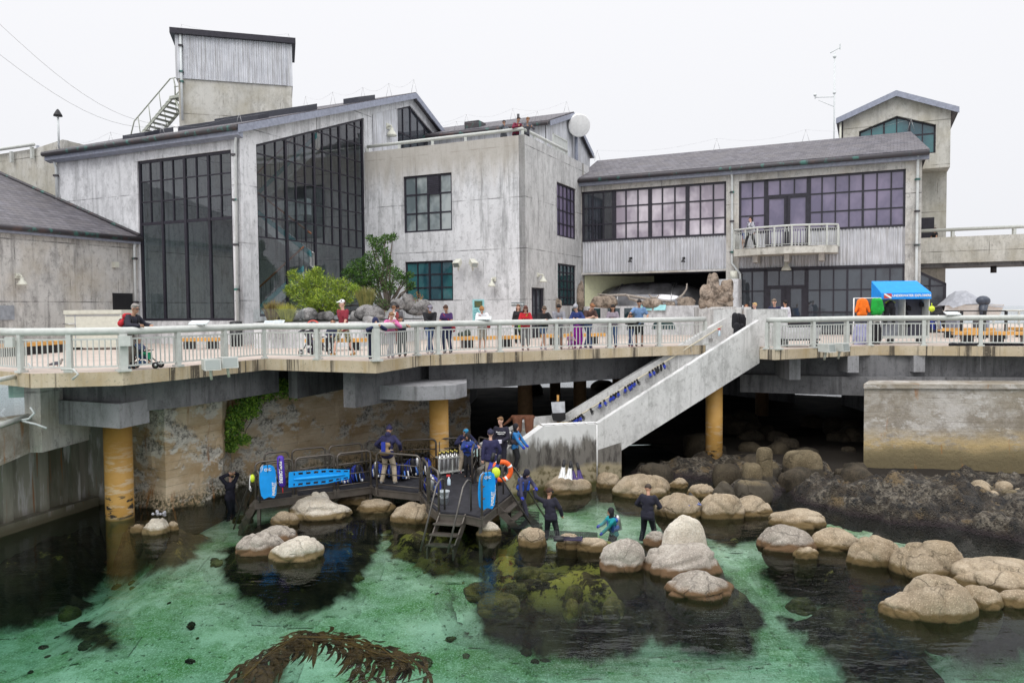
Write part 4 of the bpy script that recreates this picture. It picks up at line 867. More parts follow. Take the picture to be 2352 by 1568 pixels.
# ================================================================== retaining walls left and right of the opening
def rockwall(name, conc):
    t = NT(name); z = t.xyz(2)
    if conc:
        c = t.mix(t.noise(.5, .40, .60, 7, (1, 1, 1.5), .7), (.30, .265, .21), (.50, .475, .44)); c = t.mix(t.math('MULTIPLY', t.noise(1.3, .48, .60, 9, (1, 1, .7), .78), .6), c, (.20, .17, .13)); c = t.mix(t.math('MULTIPLY', t.noise(1.0, .56, .62, 8, (1, 1, 2), .7), .6), c, (.62, .60, .57)); f = t.math('FRACT', t.math('DIVIDE', z, .17)); ln = t.mr(f, 0, .14, 1, 0)
        c = t.mix(t.math('MULTIPLY', ln, t.noise(1.0, .46, .64, 7, (1, 1, 3))), c, (.13, .11, .09))
        up_ = t.mr(z, 1.5, .9); g = t.math('SUBTRACT', t.math('ADD', z, t.math('MULTIPLY', t.noise(.8, 0, 1, 6), .7)), .45)
        o = t.math('MULTIPLY', t.mr(g, 1.25, 1.05), t.mr(g, .95, 1.05)); 
        c = t.mix(t.math('MULTIPLY', t.mr(g, 1.6, 1.0), t.noise(1.6, .36, .52, 8, (1, 1, 2.5), .7)), c, (.46, .35, .18)); c = t.mix(t.mr(g, 1.0, .7), c, (.22, .18, .10)); c = t.mix(t.math('MULTIPLY', t.mr(g, .7, .4), .6), c, (.12, .1, .06))
    else:
        c = t.mix(t.noise(.7, .4, .6, 6, (1, 1, 2.2)), (.50, .36, .21), (.66, .54, .38)); c = t.mix(t.noise(.9, .50, .56, 8, (1, 1, 1.6), .7), c, (.70, .66, .58))
        c = t.mix(t.math('MULTIPLY', t.noise(.9, .52, .58, 9, (1, 1, 1.5), .75), t.noise(9, .42, .58, 7, None, .8)), c, (.17, .16, .14))
        f = t.math('FRACT', t.math('DIVIDE', z, .24)); ln = t.mr(f, 0, .07, 1, 0); c = t.mix(t.math('MULTIPLY', ln, t.noise(1.0, .42, .6, 6, (1, 1, 2))), c, (.16, .13, .09))
        g = t.math('ADD', z, t.math('MULTIPLY', t.noise(1.3, 0, 1, 6), .7)); c = t.mix(t.math('MULTIPLY', t.mr(g, .95, .6), t.noise(12, .38, .6, 5)), c, (.09, .085, .05)); c = t.mix(t.mr(g, .42, .3), c, (.04, .035, .02))
    c = t.mix(t.math('MULTIPLY', t.noise(1.3, .62, .70, 6, (2.2, 2.2, .35)), .75), c, (.36, .15, .04))
    return t.fin(c, .9, t.noise(7, 0, 1, 8, None, .7), bd=.06, bs=.8, spec=.2)
M['rockwall'] = rockwall('old_rubble_wall', False); M['boardwall'] = rockwall('board_marked_wall', True)
def rough_wall(pts, n_per, zb, zt, nz, amp, name, m, label, topth=1.2, zf=None):
    """pts plan points left to right; a subdivided, noise-displaced face plus a top ledge"""
    mb = MB(); cols = []
    for a, b in zip(pts, pts[1:]):
        k = max(2, int((b-a).length*n_per)); cols += [a+(b-a)*i/k for i in range(k)]
    cols.append(pts[-1]); vs = []
    for i, c in enumerate(cols):
        a = cols[max(0, i-1)]; b = cols[min(len(cols)-1, i+1)]; d = b-a; nn = V(d.y, -d.x, 0).normalized()
        zt_ = zt[0]+(zt[1]-zt[0])*i/(len(cols)-1)+ .12*noise.noise(V(i*.35, 3.1, 0))
        for j in range(nz+1):
            z = zb+(zt_-zb)*j/nz; q = V(c.x*1.1, c.y*1.1, z*1.6); dd = amp*noise.fractal(q, 1, 2, 5)+amp*.6*(1 if noise.noise(V(c.x*.5, c.y*.5, math.floor(z/.62)*3.3)) > 0 else 0)
            if z < .5: dd += (.5-z)*.25
            vs.append(c+nn*dd+V(0, 0, z))
        q = offs(V(c.x, c.y, 0), topth); vs.append(V(q.x, q.y, zt_))
    k = nz+2; fs = [(i*k+j, (i+1)*k+j, (i+1)*k+j+1, i*k+j+1) for i in range(len(cols)-1) for j in range(k-1)]
    mb.add(vs, fs, 0, False); o = mb.build(name, m); tag(o, label, 'wall'); return o
a0 = Pz(383, 1172, 0); a1 = Pz(512, 1137, 0); a2 = Pd(530, 1110, 26.3); a3 = Pd(1080, 1010, 34.5); am = Pz(296, 1155, 0); aL = Pd(280, 1140, 27)
for p in (a2, a3, aL): p.z = 0
rough_wall([aL, am, a0, a1, a2, a3], 9, -2.0, (3.1, 3.15), 44, .055, 'rubble_wall', M['rockwall'], 'old rust stained stone wall behind the metal platform, green shrub hanging on it')
zr_ = 6-(885-706)/FL*27.6
k0 = Pd(1984, 1000, 27.6); k1 = Pd(2400, 1000, 26.9)
for p in (k0, k1): p.z = 0
k1 = k0+(k1-k0)*2.6
t = thing('sea_wall', k0, 'board marked concrete wall with ochre and rust stains at the right', 'wall')
mb = MB(); mb.quad(k0-V(0, 0, .5), k1-V(0, 0, .5), k1+V(0, 0, zr_-.15), k0+V(0, 0, zr_-.15)); kk = offs(k0, 5); mb.quad(k0-V(0, 0, .5), V(kk.x+.6, kk.y, -.5), V(kk.x+.6, kk.y, 2.8), k0+V(0, 0, zr_-.15)); mb.build('wall', M['boardwall'], t)
prism_plan([k0+V(-.06, -.08, 0), k1+V(0, -.08, 0), k1+V(0, 2, 0), k0+V(1.2, 2, 0)], zr_-.16, zr_, 'coping', M['boardwall'], t)
# concrete wall and glass balustrade at the far left
def wetwall():
    t = NT('wet_side_wall'); c = t.mix(t.noise(.6, .4, .6, 5, (1.5, 1.5, .3)), (.10, .10, .07), (.26, .25, .21)); c = t.mix(t.noise(1.3, .55, .62, 7, (2, 2, .3)), c, (.4, .39, .38)); c = t.mix(t.math('MULTIPLY', t.noise(2, .62, .66, 4, (3, 3, .1)), .8), c, (.25, .1, .03))
    c = t.mix(t.mr(t.xyz(2), .5, .1), c, (.09, .08, .05)); return t.fin(c, .8, t.noise(6, 0, 1), bd=.02)
M['wet'] = wetwall()
g0 = Pz(205, 1148, .15); g1 = Pz(-90, 1240, .15); g0.z = g1.z = 0
zq = 6-(960-720)/FL*19.5
t = thing('side_wall', g0, 'wet dark concrete wall with a ledge at the waterline on the far left', 'wall')
gd_ = (g1-g0).normalized(); gn = V(-gd_.y, gd_.x, 0); 
if gn.x < 0: gn = -gn
mb = MB(); mb.quad(g0-V(0, 0, 2), g1-V(0, 0, 2), g1+V(0, 0, 3.0), g0+V(0, 0, 3.0)); mb.quad(g0-V(0, 0, 2), am-V(0, 0, 2), am+V(0, 0, 3.3), g0+V(0, 0, 3.3)); mb.build('wall', M['wet'], t)
mb = MB(); A = [g0+gn*.35, g1+gn*.35, g1-gn*.1, g0-gn*.1]; prism_plan(A, -1.5, .28, 'ledge', M['wet'], t)
for u in (.15, .42, .7): p = g0+(g1-g0)*u; MB().cbox(p+gn*.05+V(0, 0, 1.4), (.16, .1, 1.6), math.atan2(gd_.y, gd_.x)).build('rib', M['wet'], t)
h0 = Pd(66, 960, 20.6); h1 = Pd(-60, 990, 17.6); h0.z = h1.z = 0; zl0 = 6-(962-719)/FL*20.6
prism_plan([h0, h1, h1-V(3, 0, 0), h0-V(0, -3, 0)], zl0-.9, zl0, 'coping', M['boardwall'], t)
prism_plan([h0+V(-.1, 0, 0), h0+V(.33, 0, 0), h0+V(.5, 2, 0), h0+V(-.1, 2, 0)], zl0-.9, ZU, 'corner_post', M['conc_warm'], t)
t = thing('glass_balustrade', h0+V(0, 0, zl0), 'glass balustrade with pale top rail at the far left below the deck', 'balustrade')
mb = MB(); mb.quad(h0+V(0, 0, zl0+.1), h1+V(0, 0, zl0+.1), h1+V(0, 0, zl0+1.15), h0+V(0, 0, zl0+1.15)); mb.build('glass', M['glass_pane'], t)
mb = MB(); mb.tube([h0+V(0, 0, zl0+1.2), h1+V(0, 0, zl0+1.2)], .06, 8); mb.tube([h0+V(0, -.02, zl0+.08), h1+V(0, -.02, zl0+.08)], .08, 4); mb.build('top_rail', M['pale'], t)
q = Pd(44, 893, 20.9); t = thing('control_box', q-V(0, 0, .3), 'pale green electrical box with conduit behind the glass balustrade', 'box'); MB().cbox(q, (.22, .12, .22), .3).build('box', plain('pale_teal_metal', (.28, .45, .40), .5), t); MB().cbox(q+V(.3, 0, .0), (.08, .1, .14), .3).build('switch', plain('teal_metal', (.1, .35, .34), .5), t)
MB().tube([q+V(.3, 0, .1), q+V(.38, 0, .5), q+V(.3, -.05, .7)], .025, 5).build('conduit', M['pipe'], t)
mb = MB(); q = Pd(40, 966, 20); mb.tube([q, q+V(.3, 0, .05), q+V(.45, 0, .2), q+V(.35, 0, .35)], .03, 6); mb.tube([q+V(.1, 0, 0), q+V(.5, 0, -.1), q+V(.75, 0, -.2)], .03, 6); tag(mb.build('pipe_bend', M['pipe']), 'two pale plastic pipe bends on the corner below the glass balustrade', 'pipe')
# ================================================================== water, sea, ground
def water_mat():
    t = NT('pool_water'); fr = t.n('ShaderNodeFresnel'); fr.inputs[0].default_value = 1.22
    gl = t.n('ShaderNodeBsdfGlossy'); gl.inputs['Roughness'].default_value = .012; a = t.n('ShaderNodeBsdfTransparent'); a.inputs[0].default_value = (.93, .98, .95, 1)
    r1 = t.noise(1.1, 0, 1, 3, (1, 2.2, 1)); r2 = t.noise(5.5, 0, 1, 3, (1, 1.8, 1)); calm = t.noise(.22, .4, .62, 3)
    h = t.math('ADD', t.math('MULTIPLY', r1, t.math('ADD', .35, calm)), t.math('MULTIPLY', t.math('MULTIPLY', r2, .16), t.math('ADD', .35, calm)))
    b = t.n('ShaderNodeBump'); b.inputs['Strength'].default_value = .5; b.inputs['Distance'].default_value = .045; t.l(h, b.inputs['Height']); t.l(b.outputs[0], gl.inputs['Normal']); t.l(b.outputs[0], fr.inputs['Normal'])
    m = t.n('ShaderNodeMixShader'); t.l(fr.outputs[0], m.inputs[0]); t.l(a.outputs[0], m.inputs[1]); t.l(gl.outputs[0], m.inputs[2]); t.l(m.outputs[0], t.out.inputs[0])
    v = t.n('ShaderNodeVolumeAbsorption'); v.inputs[0].default_value = (.46, .78, .71, 1); v.inputs[1].default_value = .30; t.l(v.outputs[0], t.out.inputs['Volume']); return t.m
mb = MB().box((-34, 2.5, -6), (44, 34, 0)); tag(mb.build('water', water_mat()), kind='structure')
def sea_mat():
    t = NT('sea_water'); return t.fin((.10, .15, .17), .12, t.noise(.8, 0, 1, 4, (1, 2.5, 1)), spec=.6, bd=.3, bs=.5)
mb = MB(); mb.quad((-3000, 34.2, -.06), (3000, 34.2, -.06), (3000, 5000, -.06), (-3000, 5000, -.06)); tag(mb.build('sea', sea_mat()), kind='structure')
def sst(a, b, x): t = min(1, max(0, (x-a)/(b-a))); return t*t*(3-2*t)
def floor_z(x, y):
    z = -2.1 + 1.45*sst(14, 22, y)*sst(-11.5, -9, x) + .45*sst(17, 24, y)*(1-sst(-11.5, -9, x))
    z += .3*sst(6, 10, x)*sst(15, 20, y); z += .62*sst(24, 28.5, y)*sst(-3, 1, x)
    return z + .06*noise.noise(V(x*.5, y*.5, 0)) + .03*noise.noise(V(x*2, y*2, 5))
def sand_col(t):
    c = t.mix(t.noise(.35, .35, .65, 5), (.30, .34, .26), (.56, .545, .455)); c = t.mix(t.noise(.45, .42, .60, 8, (1, 1.8, 1), .68), c, (.13, .22, .085))
    c = t.mix(t.math('MULTIPLY', t.noise(2.4, .50, .62, 8, None, .78), .6), c, (.12, .17, .09)); c = t.mix(t.math('MULTIPLY', t.noise(26, .48, .66, 3), .45), c, (.72, .72, .64)); c = t.mix(t.math('MULTIPLY', t.noise(1.1, .56, .66, 5), .5), c, (.60, .60, .50))
    c = t.mix(t.math('MULTIPLY', t.noise(7, .59, .64, 7, None, .7), .85), c, (.04, .05, .028)); return t.mix(t.math('MULTIPLY', t.noise(1.4, .62, .66, 9, None, .8), .8), c, (.05, .055, .025))
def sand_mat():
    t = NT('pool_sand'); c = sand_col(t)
    c = t.mix(t.mr(t.math('ADD', t.xyz(1), t.noise(1.2, 0, 1, 5)), 25.6, 26.6), c, (.03, .026, .022)); return t.fin(c, .95, t.noise(14, 0, 1), bd=.02, spec=.1)  # sand blackened towards the back: the shade under the deck is painted in
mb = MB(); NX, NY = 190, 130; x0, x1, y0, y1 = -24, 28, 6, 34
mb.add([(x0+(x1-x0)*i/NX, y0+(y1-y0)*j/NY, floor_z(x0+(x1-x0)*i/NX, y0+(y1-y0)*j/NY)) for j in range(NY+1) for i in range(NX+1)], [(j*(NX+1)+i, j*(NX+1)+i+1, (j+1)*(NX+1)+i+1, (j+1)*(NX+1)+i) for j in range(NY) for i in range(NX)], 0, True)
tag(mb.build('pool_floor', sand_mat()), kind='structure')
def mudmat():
    t = NT('wet_beach_painted_shade'); c = t.mix(t.noise(.5, .4, .6, 5), (.012, .011, .01), (.035, .03, .025)); return t.fin(c, .95, spec=.05)  # near-black colour carries the deep shade under the deck
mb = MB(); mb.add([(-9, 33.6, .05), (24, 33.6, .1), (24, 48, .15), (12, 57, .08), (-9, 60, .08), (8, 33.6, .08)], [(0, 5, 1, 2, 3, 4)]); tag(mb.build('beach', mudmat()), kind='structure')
# ------------------------------------------------------------------ rocks
def rockmat(name, a, b, low, zband=.12, spec=.25, wet=.5):
    t = NT(name); c = t.mix(t.noise(1.6, .38, .62, 6), a, b); oi = t.n('ShaderNodeObjectInfo'); c = t.mix(t.math('MULTIPLY', oi.outputs['Random'], .4), c, tuple(x*y for x, y in zip(a, (.62, .60, .55)))); c = t.mix(t.math('MULTIPLY', t.noise(22, .5, .62, 5, None, .8), .5), c, tuple(x*.35 for x in a)); c = t.mix(t.math('MULTIPLY', t.noise(.9, .5, .62, 6, None, .7), .5), c, tuple(x*.62 for x in a)); c = t.mix(t.math('MULTIPLY', t.noise(34, .56, .66, 3), .5), c, tuple(min(.85, x*1.5) for x in b))
    c = t.mix(t.math('MULTIPLY', t.noise(3.5, .50, .66, 7, None, .75), .5), c, tuple(x*.5 for x in a))
    g = t.math('ADD', t.xyz(2), t.math('MULTIPLY', t.noise(3, 0, 1, 6), -.22)); c = t.mix(t.mr(g, zband-.02, zband-.10), c, low)
    vn = t.n('ShaderNodeTexVoronoi'); vn.feature = 'DISTANCE_TO_EDGE'; vn.inputs['Scale'].default_value = .75; nn = t.n('ShaderNodeTexNoise'); nn.inputs['Scale'].default_value = 1.6; nn.inputs['Detail'].default_value = 4; t.l(t.pos, nn.inputs['Vector']); va = t.n('ShaderNodeVectorMath'); va.operation = 'MULTIPLY_ADD'; va.inputs[1].default_value = (.9, .9, .9); t.l(nn.outputs['Color'], va.inputs[0]); t.l(t.pos, va.inputs[2]); t.l(va.outputs[0], vn.inputs['Vector'])
    ck = t.math('MULTIPLY', t.mr(vn.outputs['Distance'], .003, .017, 1, 0), t.noise(.8, .47, .56)); c = t.mix(t.math('MULTIPLY', ck, .28), c, tuple(x*.25 for x in a))
    if zband > -1: c = t.mix(t.mr(t.math('ADD', t.xyz(2), t.math('MULTIPLY', t.noise(9, 0, 1), -.1)), -.0, -.07), c, (.035, .028, .012))
    else: c = t.mix(t.math('MULTIPLY', t.noise(2.2, .45, .6, 8, None, .75), .85), c, tuple(x*.15 for x in a))
    return t.fin(c, .9, t.math('ADD', t.noise(9, 0, 1, 8, None, .75), t.math('SUBTRACT', t.math('MULTIPLY', t.noise(40, 0, 1, 4), .4), t.math('MULTIPLY', ck, .8))), bd=.045, bs=.9, spec=spec)
M['r_tan'] = rockmat('tan_granite', (.32, .25, .165), (.46, .385, .285), (.13, .09, .04))
M['r_pale'] = rockmat('pale_granite', (.52, .46, .37), (.66, .61, .52), (.19, .14, .07))
M['r_grey'] = rockmat('grey_granite', (.30, .265, .225), (.46, .42, .365), (.14, .085, .045))
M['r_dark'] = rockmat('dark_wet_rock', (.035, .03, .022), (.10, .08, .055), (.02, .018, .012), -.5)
M['r_barn'] = rockmat('barnacled_rock', (.14, .11, .065), (.22, .18, .115), (.07, .06, .045), .5)
def rock(c, rx, ry, rz, seed, m, label, rot=0, boxy=2.3, sub=5, cr=.13, lob=1.35, tilt=0, name='boulder', group=None, below=.6, zmin=None):
    """a displaced superellipsoid with creases; centre on the ground, rz is its height above it"""
    bm = bmesh.new(); bmesh.ops.create_icosphere(bm, subdivisions=sub, radius=1); R = Matrix.Rotation(rot, 3, 'Z') @ Matrix.Rotation(tilt, 3, 'Y'); av = (rx+ry)/2
    so = V(seed*3.7, seed*1.9, seed*5.3)
    for v in bm.verts:
        n = v.co.normalized(); k = (abs(n.x)**boxy+abs(n.y)**boxy+abs(n.z)**boxy)**(-1/boxy); p = n*k
        q = n/lob*1.25+so
        d = .2*noise.noise(q*.8)+.11*noise.noise(q*1.7)+.05*noise.fractal(q*2.6, 1, 2, 4)
        vd = noise.voronoi(q*.95)[0]; e_ = (vd[1]-vd[0]); d += -cr*max(0, 1-e_/.16)**1.5+cr*.5*min(1, e_/.5)
        d += .012*noise.noise(q*14)
        if boxy >= 4: d *= .35
        p = p*(1+d); p = V(p.x*rx, p.y*ry, p.z*(rz if p.z > 0 else rz*.3+below)); v.co = R @ p
    me = bpy.data.meshes.new(name); bm.to_mesh(me); bm.free(); me.materials.append(m); me.polygons.foreach_set('use_smooth', [True]*len(me.polygons))
    o = bpy.data.objects.new(name, me); C.objects.link(o); o.location = c; WT[o] = Vector(c)
    return tag(o, label, 'rock', group)
def brock(x0, y0, x1, y1, m, label, seed, k=.72, z=0, rot=0, boxy=2.3, cr=.10, sub=5, hmin=.12, dz=0, **kw):
    hor = 710-.009*((x0+x1)/2-1176); P = Pz((x0+x1)/2, y1, z); D = P.y; W = (x1-x0)/FL*D; H_ = (y1-y0)/FL*D
    ev = (6-z)/D; Ld = min(W*k, H_*.8/ev); cD = D+Ld/2; h = max(hmin, 6-(y0-hor)/FL*cD-z)
    c = P+V(P.x, P.y, 0).normalized()*(Ld/2); c.z = z+dz
    return rock(c, W/2*1.02, Ld/2*1.05, h/1.08, seed, m, label, rot, boxy, sub, cr, **kw)
T_, Pl, G_ = M['r_tan'], M['r_pale'], M['r_grey']
for a in ((655, 1140, 813, 1194, Pl, 'big pale three lobed boulder in front of the platform, largest near the blue boards', 1, .6), (700, 1131, 762, 1180, Pl, 'rounded pale hump behind the big three lobed boulder by the platform', 2, .7),
          (624, 1177, 686, 1208, T_, 'small tan boulder just left of the big pale three lobed boulder', 3), (820, 1147, 908, 1177, T_, 'flat tan boulder under the middle of the platform walkway', 4),
          (901, 1156, 1002, 1203, T_, 'rounded tan boulder left of the front platform steps', 5), (778, 1135, 857, 1160, T_, 'brown wet slab half hidden below the platform walkway', 6),
          (542, 1224, 650, 1276, G_, 'grey lobed boulder left of the pale one in the open pool', 7), (590, 1211, 686, 1250, G_, 'grey creased boulder behind the pair in the open pool', 77), (621, 1236, 745, 1291, Pl, 'smooth whitish boulder at the front of the pair in the open pool', 8),
          (333, 1192, 386, 1228, Pl, 'pale pointed boulder with a grey rag on top by the left column', 9), (298, 1206, 336, 1224, T_, 'little rock left of the pale pointed boulder', 10), (379, 1199, 412, 1219, T_, 'little rock right of the pale pointed boulder', 11),
          (1095, 1203, 1152, 1233, Pl, 'small whitish boulder right of the front platform steps', 12), (1187, 1217, 1255, 1257, T_, 'round boulder with an orange waterline between steps and black net', 13),
          (1275, 1229, 1340, 1262, T_, 'low boulder with dark fins lying on it', 14), (1325, 1236, 1397, 1268, T_, 'low boulder right of the one with dark fins', 15), (1113, 1178, 1148, 1197, T_, 'small boulder beneath the platform corner post', 16),
          (1476, 1220, 1530, 1254, G_, 'grey boulder tucked behind the great egg shaped one', 18), (1376, 1241, 1484, 1314, G_, 'creased grey boulder left in the central cluster, orange at its foot', 19), (1476, 1248, 1650, 1322, G_, 'broad creased grey boulder in the middle of the central cluster', 20),
          (1519, 1313, 1689, 1377, G_, 'foremost wide boulder of the central cluster, pointed at the right', 21), (1370, 1085, 1426, 1122, T_, 'rock at the foot of the concrete stair support', 22, .8), (1408, 1089, 1545, 1144, T_, 'long tan shelf rock behind the wading man', 23, .7),
          (1508, 1131, 1615, 1191, T_, 'tan shelf rock with blue fins lying on it', 24, .8), (1612, 1138, 1706, 1192, T_, 'sharp ended tan rock right of the blue fins', 25), (1672, 1142, 1780, 1186, T_, 'smooth tapering tan rock at the right end of the shelf', 26),
          (1537, 1100, 1582, 1122, T_, 'small yellowish rock on the back of the shelf', 27), (1578, 1108, 1642, 1143, T_, 'round ochre rock behind the shelf beside the dark rubble', 28), (1248, 1091, 1358, 1137, T_, 'tan boulder with white and purple fins on it at the foot of the stained wall', 29, .7),
          (1771, 1174, 1898, 1213, T_, 'long low yellowish rock by the dark mussel bank', 30), (1740, 1211, 1870, 1267, G_, 'double grey boulder right of the central cluster', 31), (1825, 1259, 1877, 1283, T_, 'small oval rock in front of the double grey boulder', 32), (1857, 1216, 1976, 1266, T_, 'brown flat boulder behind the double grey one', 33),
          (1945, 1230, 2079, 1302, T_, 'creased round boulder, left of two in the right hand row', 34), (2061, 1243, 2219, 1328, T_, 'domed boulder, second in the right hand row', 35), (2188, 1279, 2420, 1364, T_, 'large boulder cut by the right picture edge, front row', 36),
          (2026, 1370, 2140, 1424, T_, 'left lobe of the nearest boulder at the lower right', 37, .8), (2070, 1323, 2240, 1426, T_, 'nearest and biggest boulder at the lower right', 38, .75), (2205, 1354, 2302, 1400, T_, 'low rock right behind the nearest boulder', 39), (2285, 1357, 2420, 1398, T_, 'low rock at the right picture edge, lower row', 40)):
    k = a[7] if len(a) > 7 else .72
    brock(*a[:7], k=k, rot=rnd.uniform(-.15, .15), boxy=rnd.choice((1.85, 2.1, 2.5)))
brock(1520, 1189, 1632, 1290, M['r_pale'], 'great smooth egg shaped white boulder on top of the central cluster', 17, k=.55, cr=.02, boxy=2.1, rot=.1)
# blocks and stumps on the shore under the deck
Bn = M['r_barn']
for a, z, lab, kw in (((1740, 1026, 1772, 1066), .95, 'square barnacled block topping a stump beside the yellow column', dict(boxy=5, k=1)), ((1738, 1060, 1788, 1104), .1, 'broad base stump under the square barnacled block', dict(boxy=3, k=.9)),
                   ((1707, 1063, 1748, 1106), .45, 'rounded stump with a rusty bolt on top', dict(boxy=4, k=1)), ((1686, 1101, 1768, 1154), 0, 'squat barnacled base under the rusty bolt stump', dict(boxy=3.5, k=.8)), ((1803, 1030, 1883, 1107), .1, 'tall rounded block with a hollow at its left foot', dict(boxy=4.5, k=.8)),
                   ((1640, 1108, 1692, 1150), 0, 'dark rounded rock left of the barnacled base', dict(k=.8)), ((1830, 1090, 1866, 1120), 0, 'pale capped small rock before the tall rounded block', dict(k=.8))):
    brock(*a, Bn, lab, rnd.randint(50, 90), z=z, cr=.03, below=1.2, **kw)
q = Pz(1600, 1090, .1); rock(Pd(1640, 1075, 29.3)-V(0, 0, .9), 1.5, 1.3, 1.1, 61, M['r_dark'], 'dark mussel covered plinth under the right yellow column', boxy=5, name='boulder')
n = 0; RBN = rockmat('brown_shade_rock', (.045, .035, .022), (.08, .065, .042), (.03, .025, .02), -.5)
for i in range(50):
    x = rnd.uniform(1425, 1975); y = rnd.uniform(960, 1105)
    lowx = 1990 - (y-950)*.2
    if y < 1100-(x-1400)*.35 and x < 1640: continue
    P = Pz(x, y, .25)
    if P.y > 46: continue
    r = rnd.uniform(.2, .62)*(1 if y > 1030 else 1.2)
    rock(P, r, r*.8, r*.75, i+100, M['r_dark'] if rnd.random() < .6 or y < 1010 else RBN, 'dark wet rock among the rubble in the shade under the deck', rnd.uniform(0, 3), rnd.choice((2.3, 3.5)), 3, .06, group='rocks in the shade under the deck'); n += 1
for i in range(14):
    x = rnd.uniform(1130, 1470); P = Pz(x, rnd.uniform(872, 905), .1)
    if P.y > 57: continue
    r = rnd.uniform(.4, 1.1); rock(P, r, r*.8, r*.7, i+300, M['r_dark'], 'far dark rock on the beach behind the columns', rnd.uniform(0, 3), 2.3, 3, .06, group='far rocks behind the columns')
# cobbles at the foot of the sea wall
for i in range(26):
    x = 2040+i*13+rnd.uniform(-6, 6); y = 1108+(x-2040)*.05+rnd.uniform(-8, 22); P = Pz(x, y, .48); P.z -= .06; r = rnd.uniform(.1, .3)*(1.7 if x > 2280 and i % 3 == 0 else 1)
    rock(P, r, r*.8, r*.8, i+400, M['r_tan'] if i % 3 else M['r_barn'], 'tan cobble among mussels at the foot of the right sea wall', rnd.uniform(0, 3), 2.6, 3, .05, group='cobbles below the right sea wall')
# ------------------------------------------------------------------ submerged mounds and the mussel bank
def inpoly(x, y, P):
    c = False; j = len(P)-1
    for i in range(len(P)):
        if (P[i].y > y) != (P[j].y > y) and x < (P[j].x-P[i].x)*(y-P[i].y)/(P[j].y-P[i].y)+P[i].x: c = not c
        j = i
    return c
def edist(x, y, P):
    m = 1e9; p = V(x, y, 0)
    for a, b in zip(P, P[1:]+P[:1]):
        a = V(a.x, a.y, 0); b = V(b.x, b.y, 0); ab = b-a; t = max(0, min(1, (p-a).dot(ab)/ab.length_squared)); m = min(m, (p-a-ab*t).length)
    return m
def mound(poly, zp, top, name, mat, label, cat='rock', step=.13, wob=.3, slope=.7, lump=.5, kind=None, base=None, seed=0):
    ya, yb = min(q[1] for q in poly), max(q[1] for q in poly); P = []
    for x, y in poly:
        q = Pz(x, y, zp); fz = floor_z(q.x, q.y) if base is None else base; q = Pz(x, y, fz) if base is None else q; fz = floor_z(q.x, q.y) if base is None else base; u = (y-ya)/(yb-ya); P.append(Pz(x, y, top+(fz-top)*u*.85) if base is None else q)
    xs = [p.x for p in P]; ys = [p.y for p in P]; mb = MB(); idx = {}
    X0, Y0 = min(xs)-.3, min(ys)-.3; nx = int((max(xs)-X0+.3)/step)+1; ny = int((max(ys)-Y0+.3)/step)+1; vs = []; ed = []
    for j in range(ny):
        for i in range(nx):
            x, y = X0+i*step, Y0+j*step; wx = x+wob*noise.fractal(V(x*1.3, y*1.3, seed), .8, 2, 4); wy = y+wob*noise.fractal(V(x*1.3, y*1.3, seed+9), .8, 2, 4)
            d = edist(wx, wy, P); 
            if not inpoly(wx, wy, P): d = -d
            if base is None: d -= .12
            if d < (-.6 if base is None else -.25): continue
            fz = (floor_z(x, y)+(.03 if d > -.45 else .03-.12*(-.45-d)/.15) if base is None else base-.15); t = sst(-.1, slope, d)
            if name == 'mussel_bank': u_ = (y-Y0)/(step*ny); t *= 1; tp_ = .05+.46*math.sin(math.pi*min(1, u_*1.15))
            else: tp_ = top
            z = fz+(tp_-fz)*t+(lump*(noise.fractal(V(x*.8, y*.8, seed), 1, 2, 4))*.5 + .07*noise.noise(V(x*4, y*4, seed)))*min(1, max(0, d*2))
            vd = noise.voronoi(V(x*1.1, y*1.1, seed))[0]; z += lump*.35*(.6-vd[0])*t
            idx[(i, j)] = len(vs); vs.append((x, y, z)); ed.append(sst(-.45, .35, d))
    fs = [(idx[(i, j)], idx[(i+1, j)], idx[(i+1, j+1)], idx[(i, j+1)]) for (i, j) in idx if (i+1, j) in idx and (i+1, j+1) in idx and (i, j+1) in idx]
    mb.add(vs, fs, 0, True); o = mb.build(name, mat); at = o.data.attributes.new('edge', 'FLOAT', 'POINT'); at.data.foreach_set('value', ed); return tag(o, label, cat, kind=kind)
def reefmat(name, yel, a=(.006, .005, .004), b=(.028, .021, .012), yc=(.24, .21, .045), th=.55):
    t = NT(name); c = t.mix(t.noise(2, .4, .62, 7), a, b); c = t.mix(t.math('MULTIPLY', t.noise(1.7, th, th+.04, 8, None, .75), t.mr(t.xyz(2), -.9, -.25)), c, yc) if yel else c
    f = t.mr(t.math('ADD', t.attr('edge'), t.math('MULTIPLY', t.noise(1.6, 0, 1, 9, None, .75), .9)), .72, 1.12); c = t.mix(f, sand_col(t), c)
    return t.fin(c, .9, t.noise(9, 0, 1, 8, None, .75), bd=.08, bs=.9, spec=.1)
RF = reefmat('kelp_covered_reef', True, th=.60); RY = reefmat('algae_covered_reef', True, b=(.06, .045, .022), th=.49); RB = reefmat('brown_reef', True, (.05, .035, .02), (.12, .08, .04), (.35, .22, .06), .58)
mound([(-40, 1205), (0, 1211), (100, 1186), (220, 1156), (300, 1165), (227, 1295), (205, 1325), (220, 1354), (176, 1376), (92, 1391), (62, 1424), (0, 1435), (-60, 1440)], -.8, -.6, 'submerged_reef', RF, 'large dark weedy reef under water along the left wall', seed=1)
mound([(250, 1190), (403, 1186), (487, 1217), (450, 1266), (395, 1303), (304, 1317), (234, 1303)], -.5, -.28, 'submerged_reef', RB, 'brown submerged mound around the left yellow column', seed=2, slope=.5)
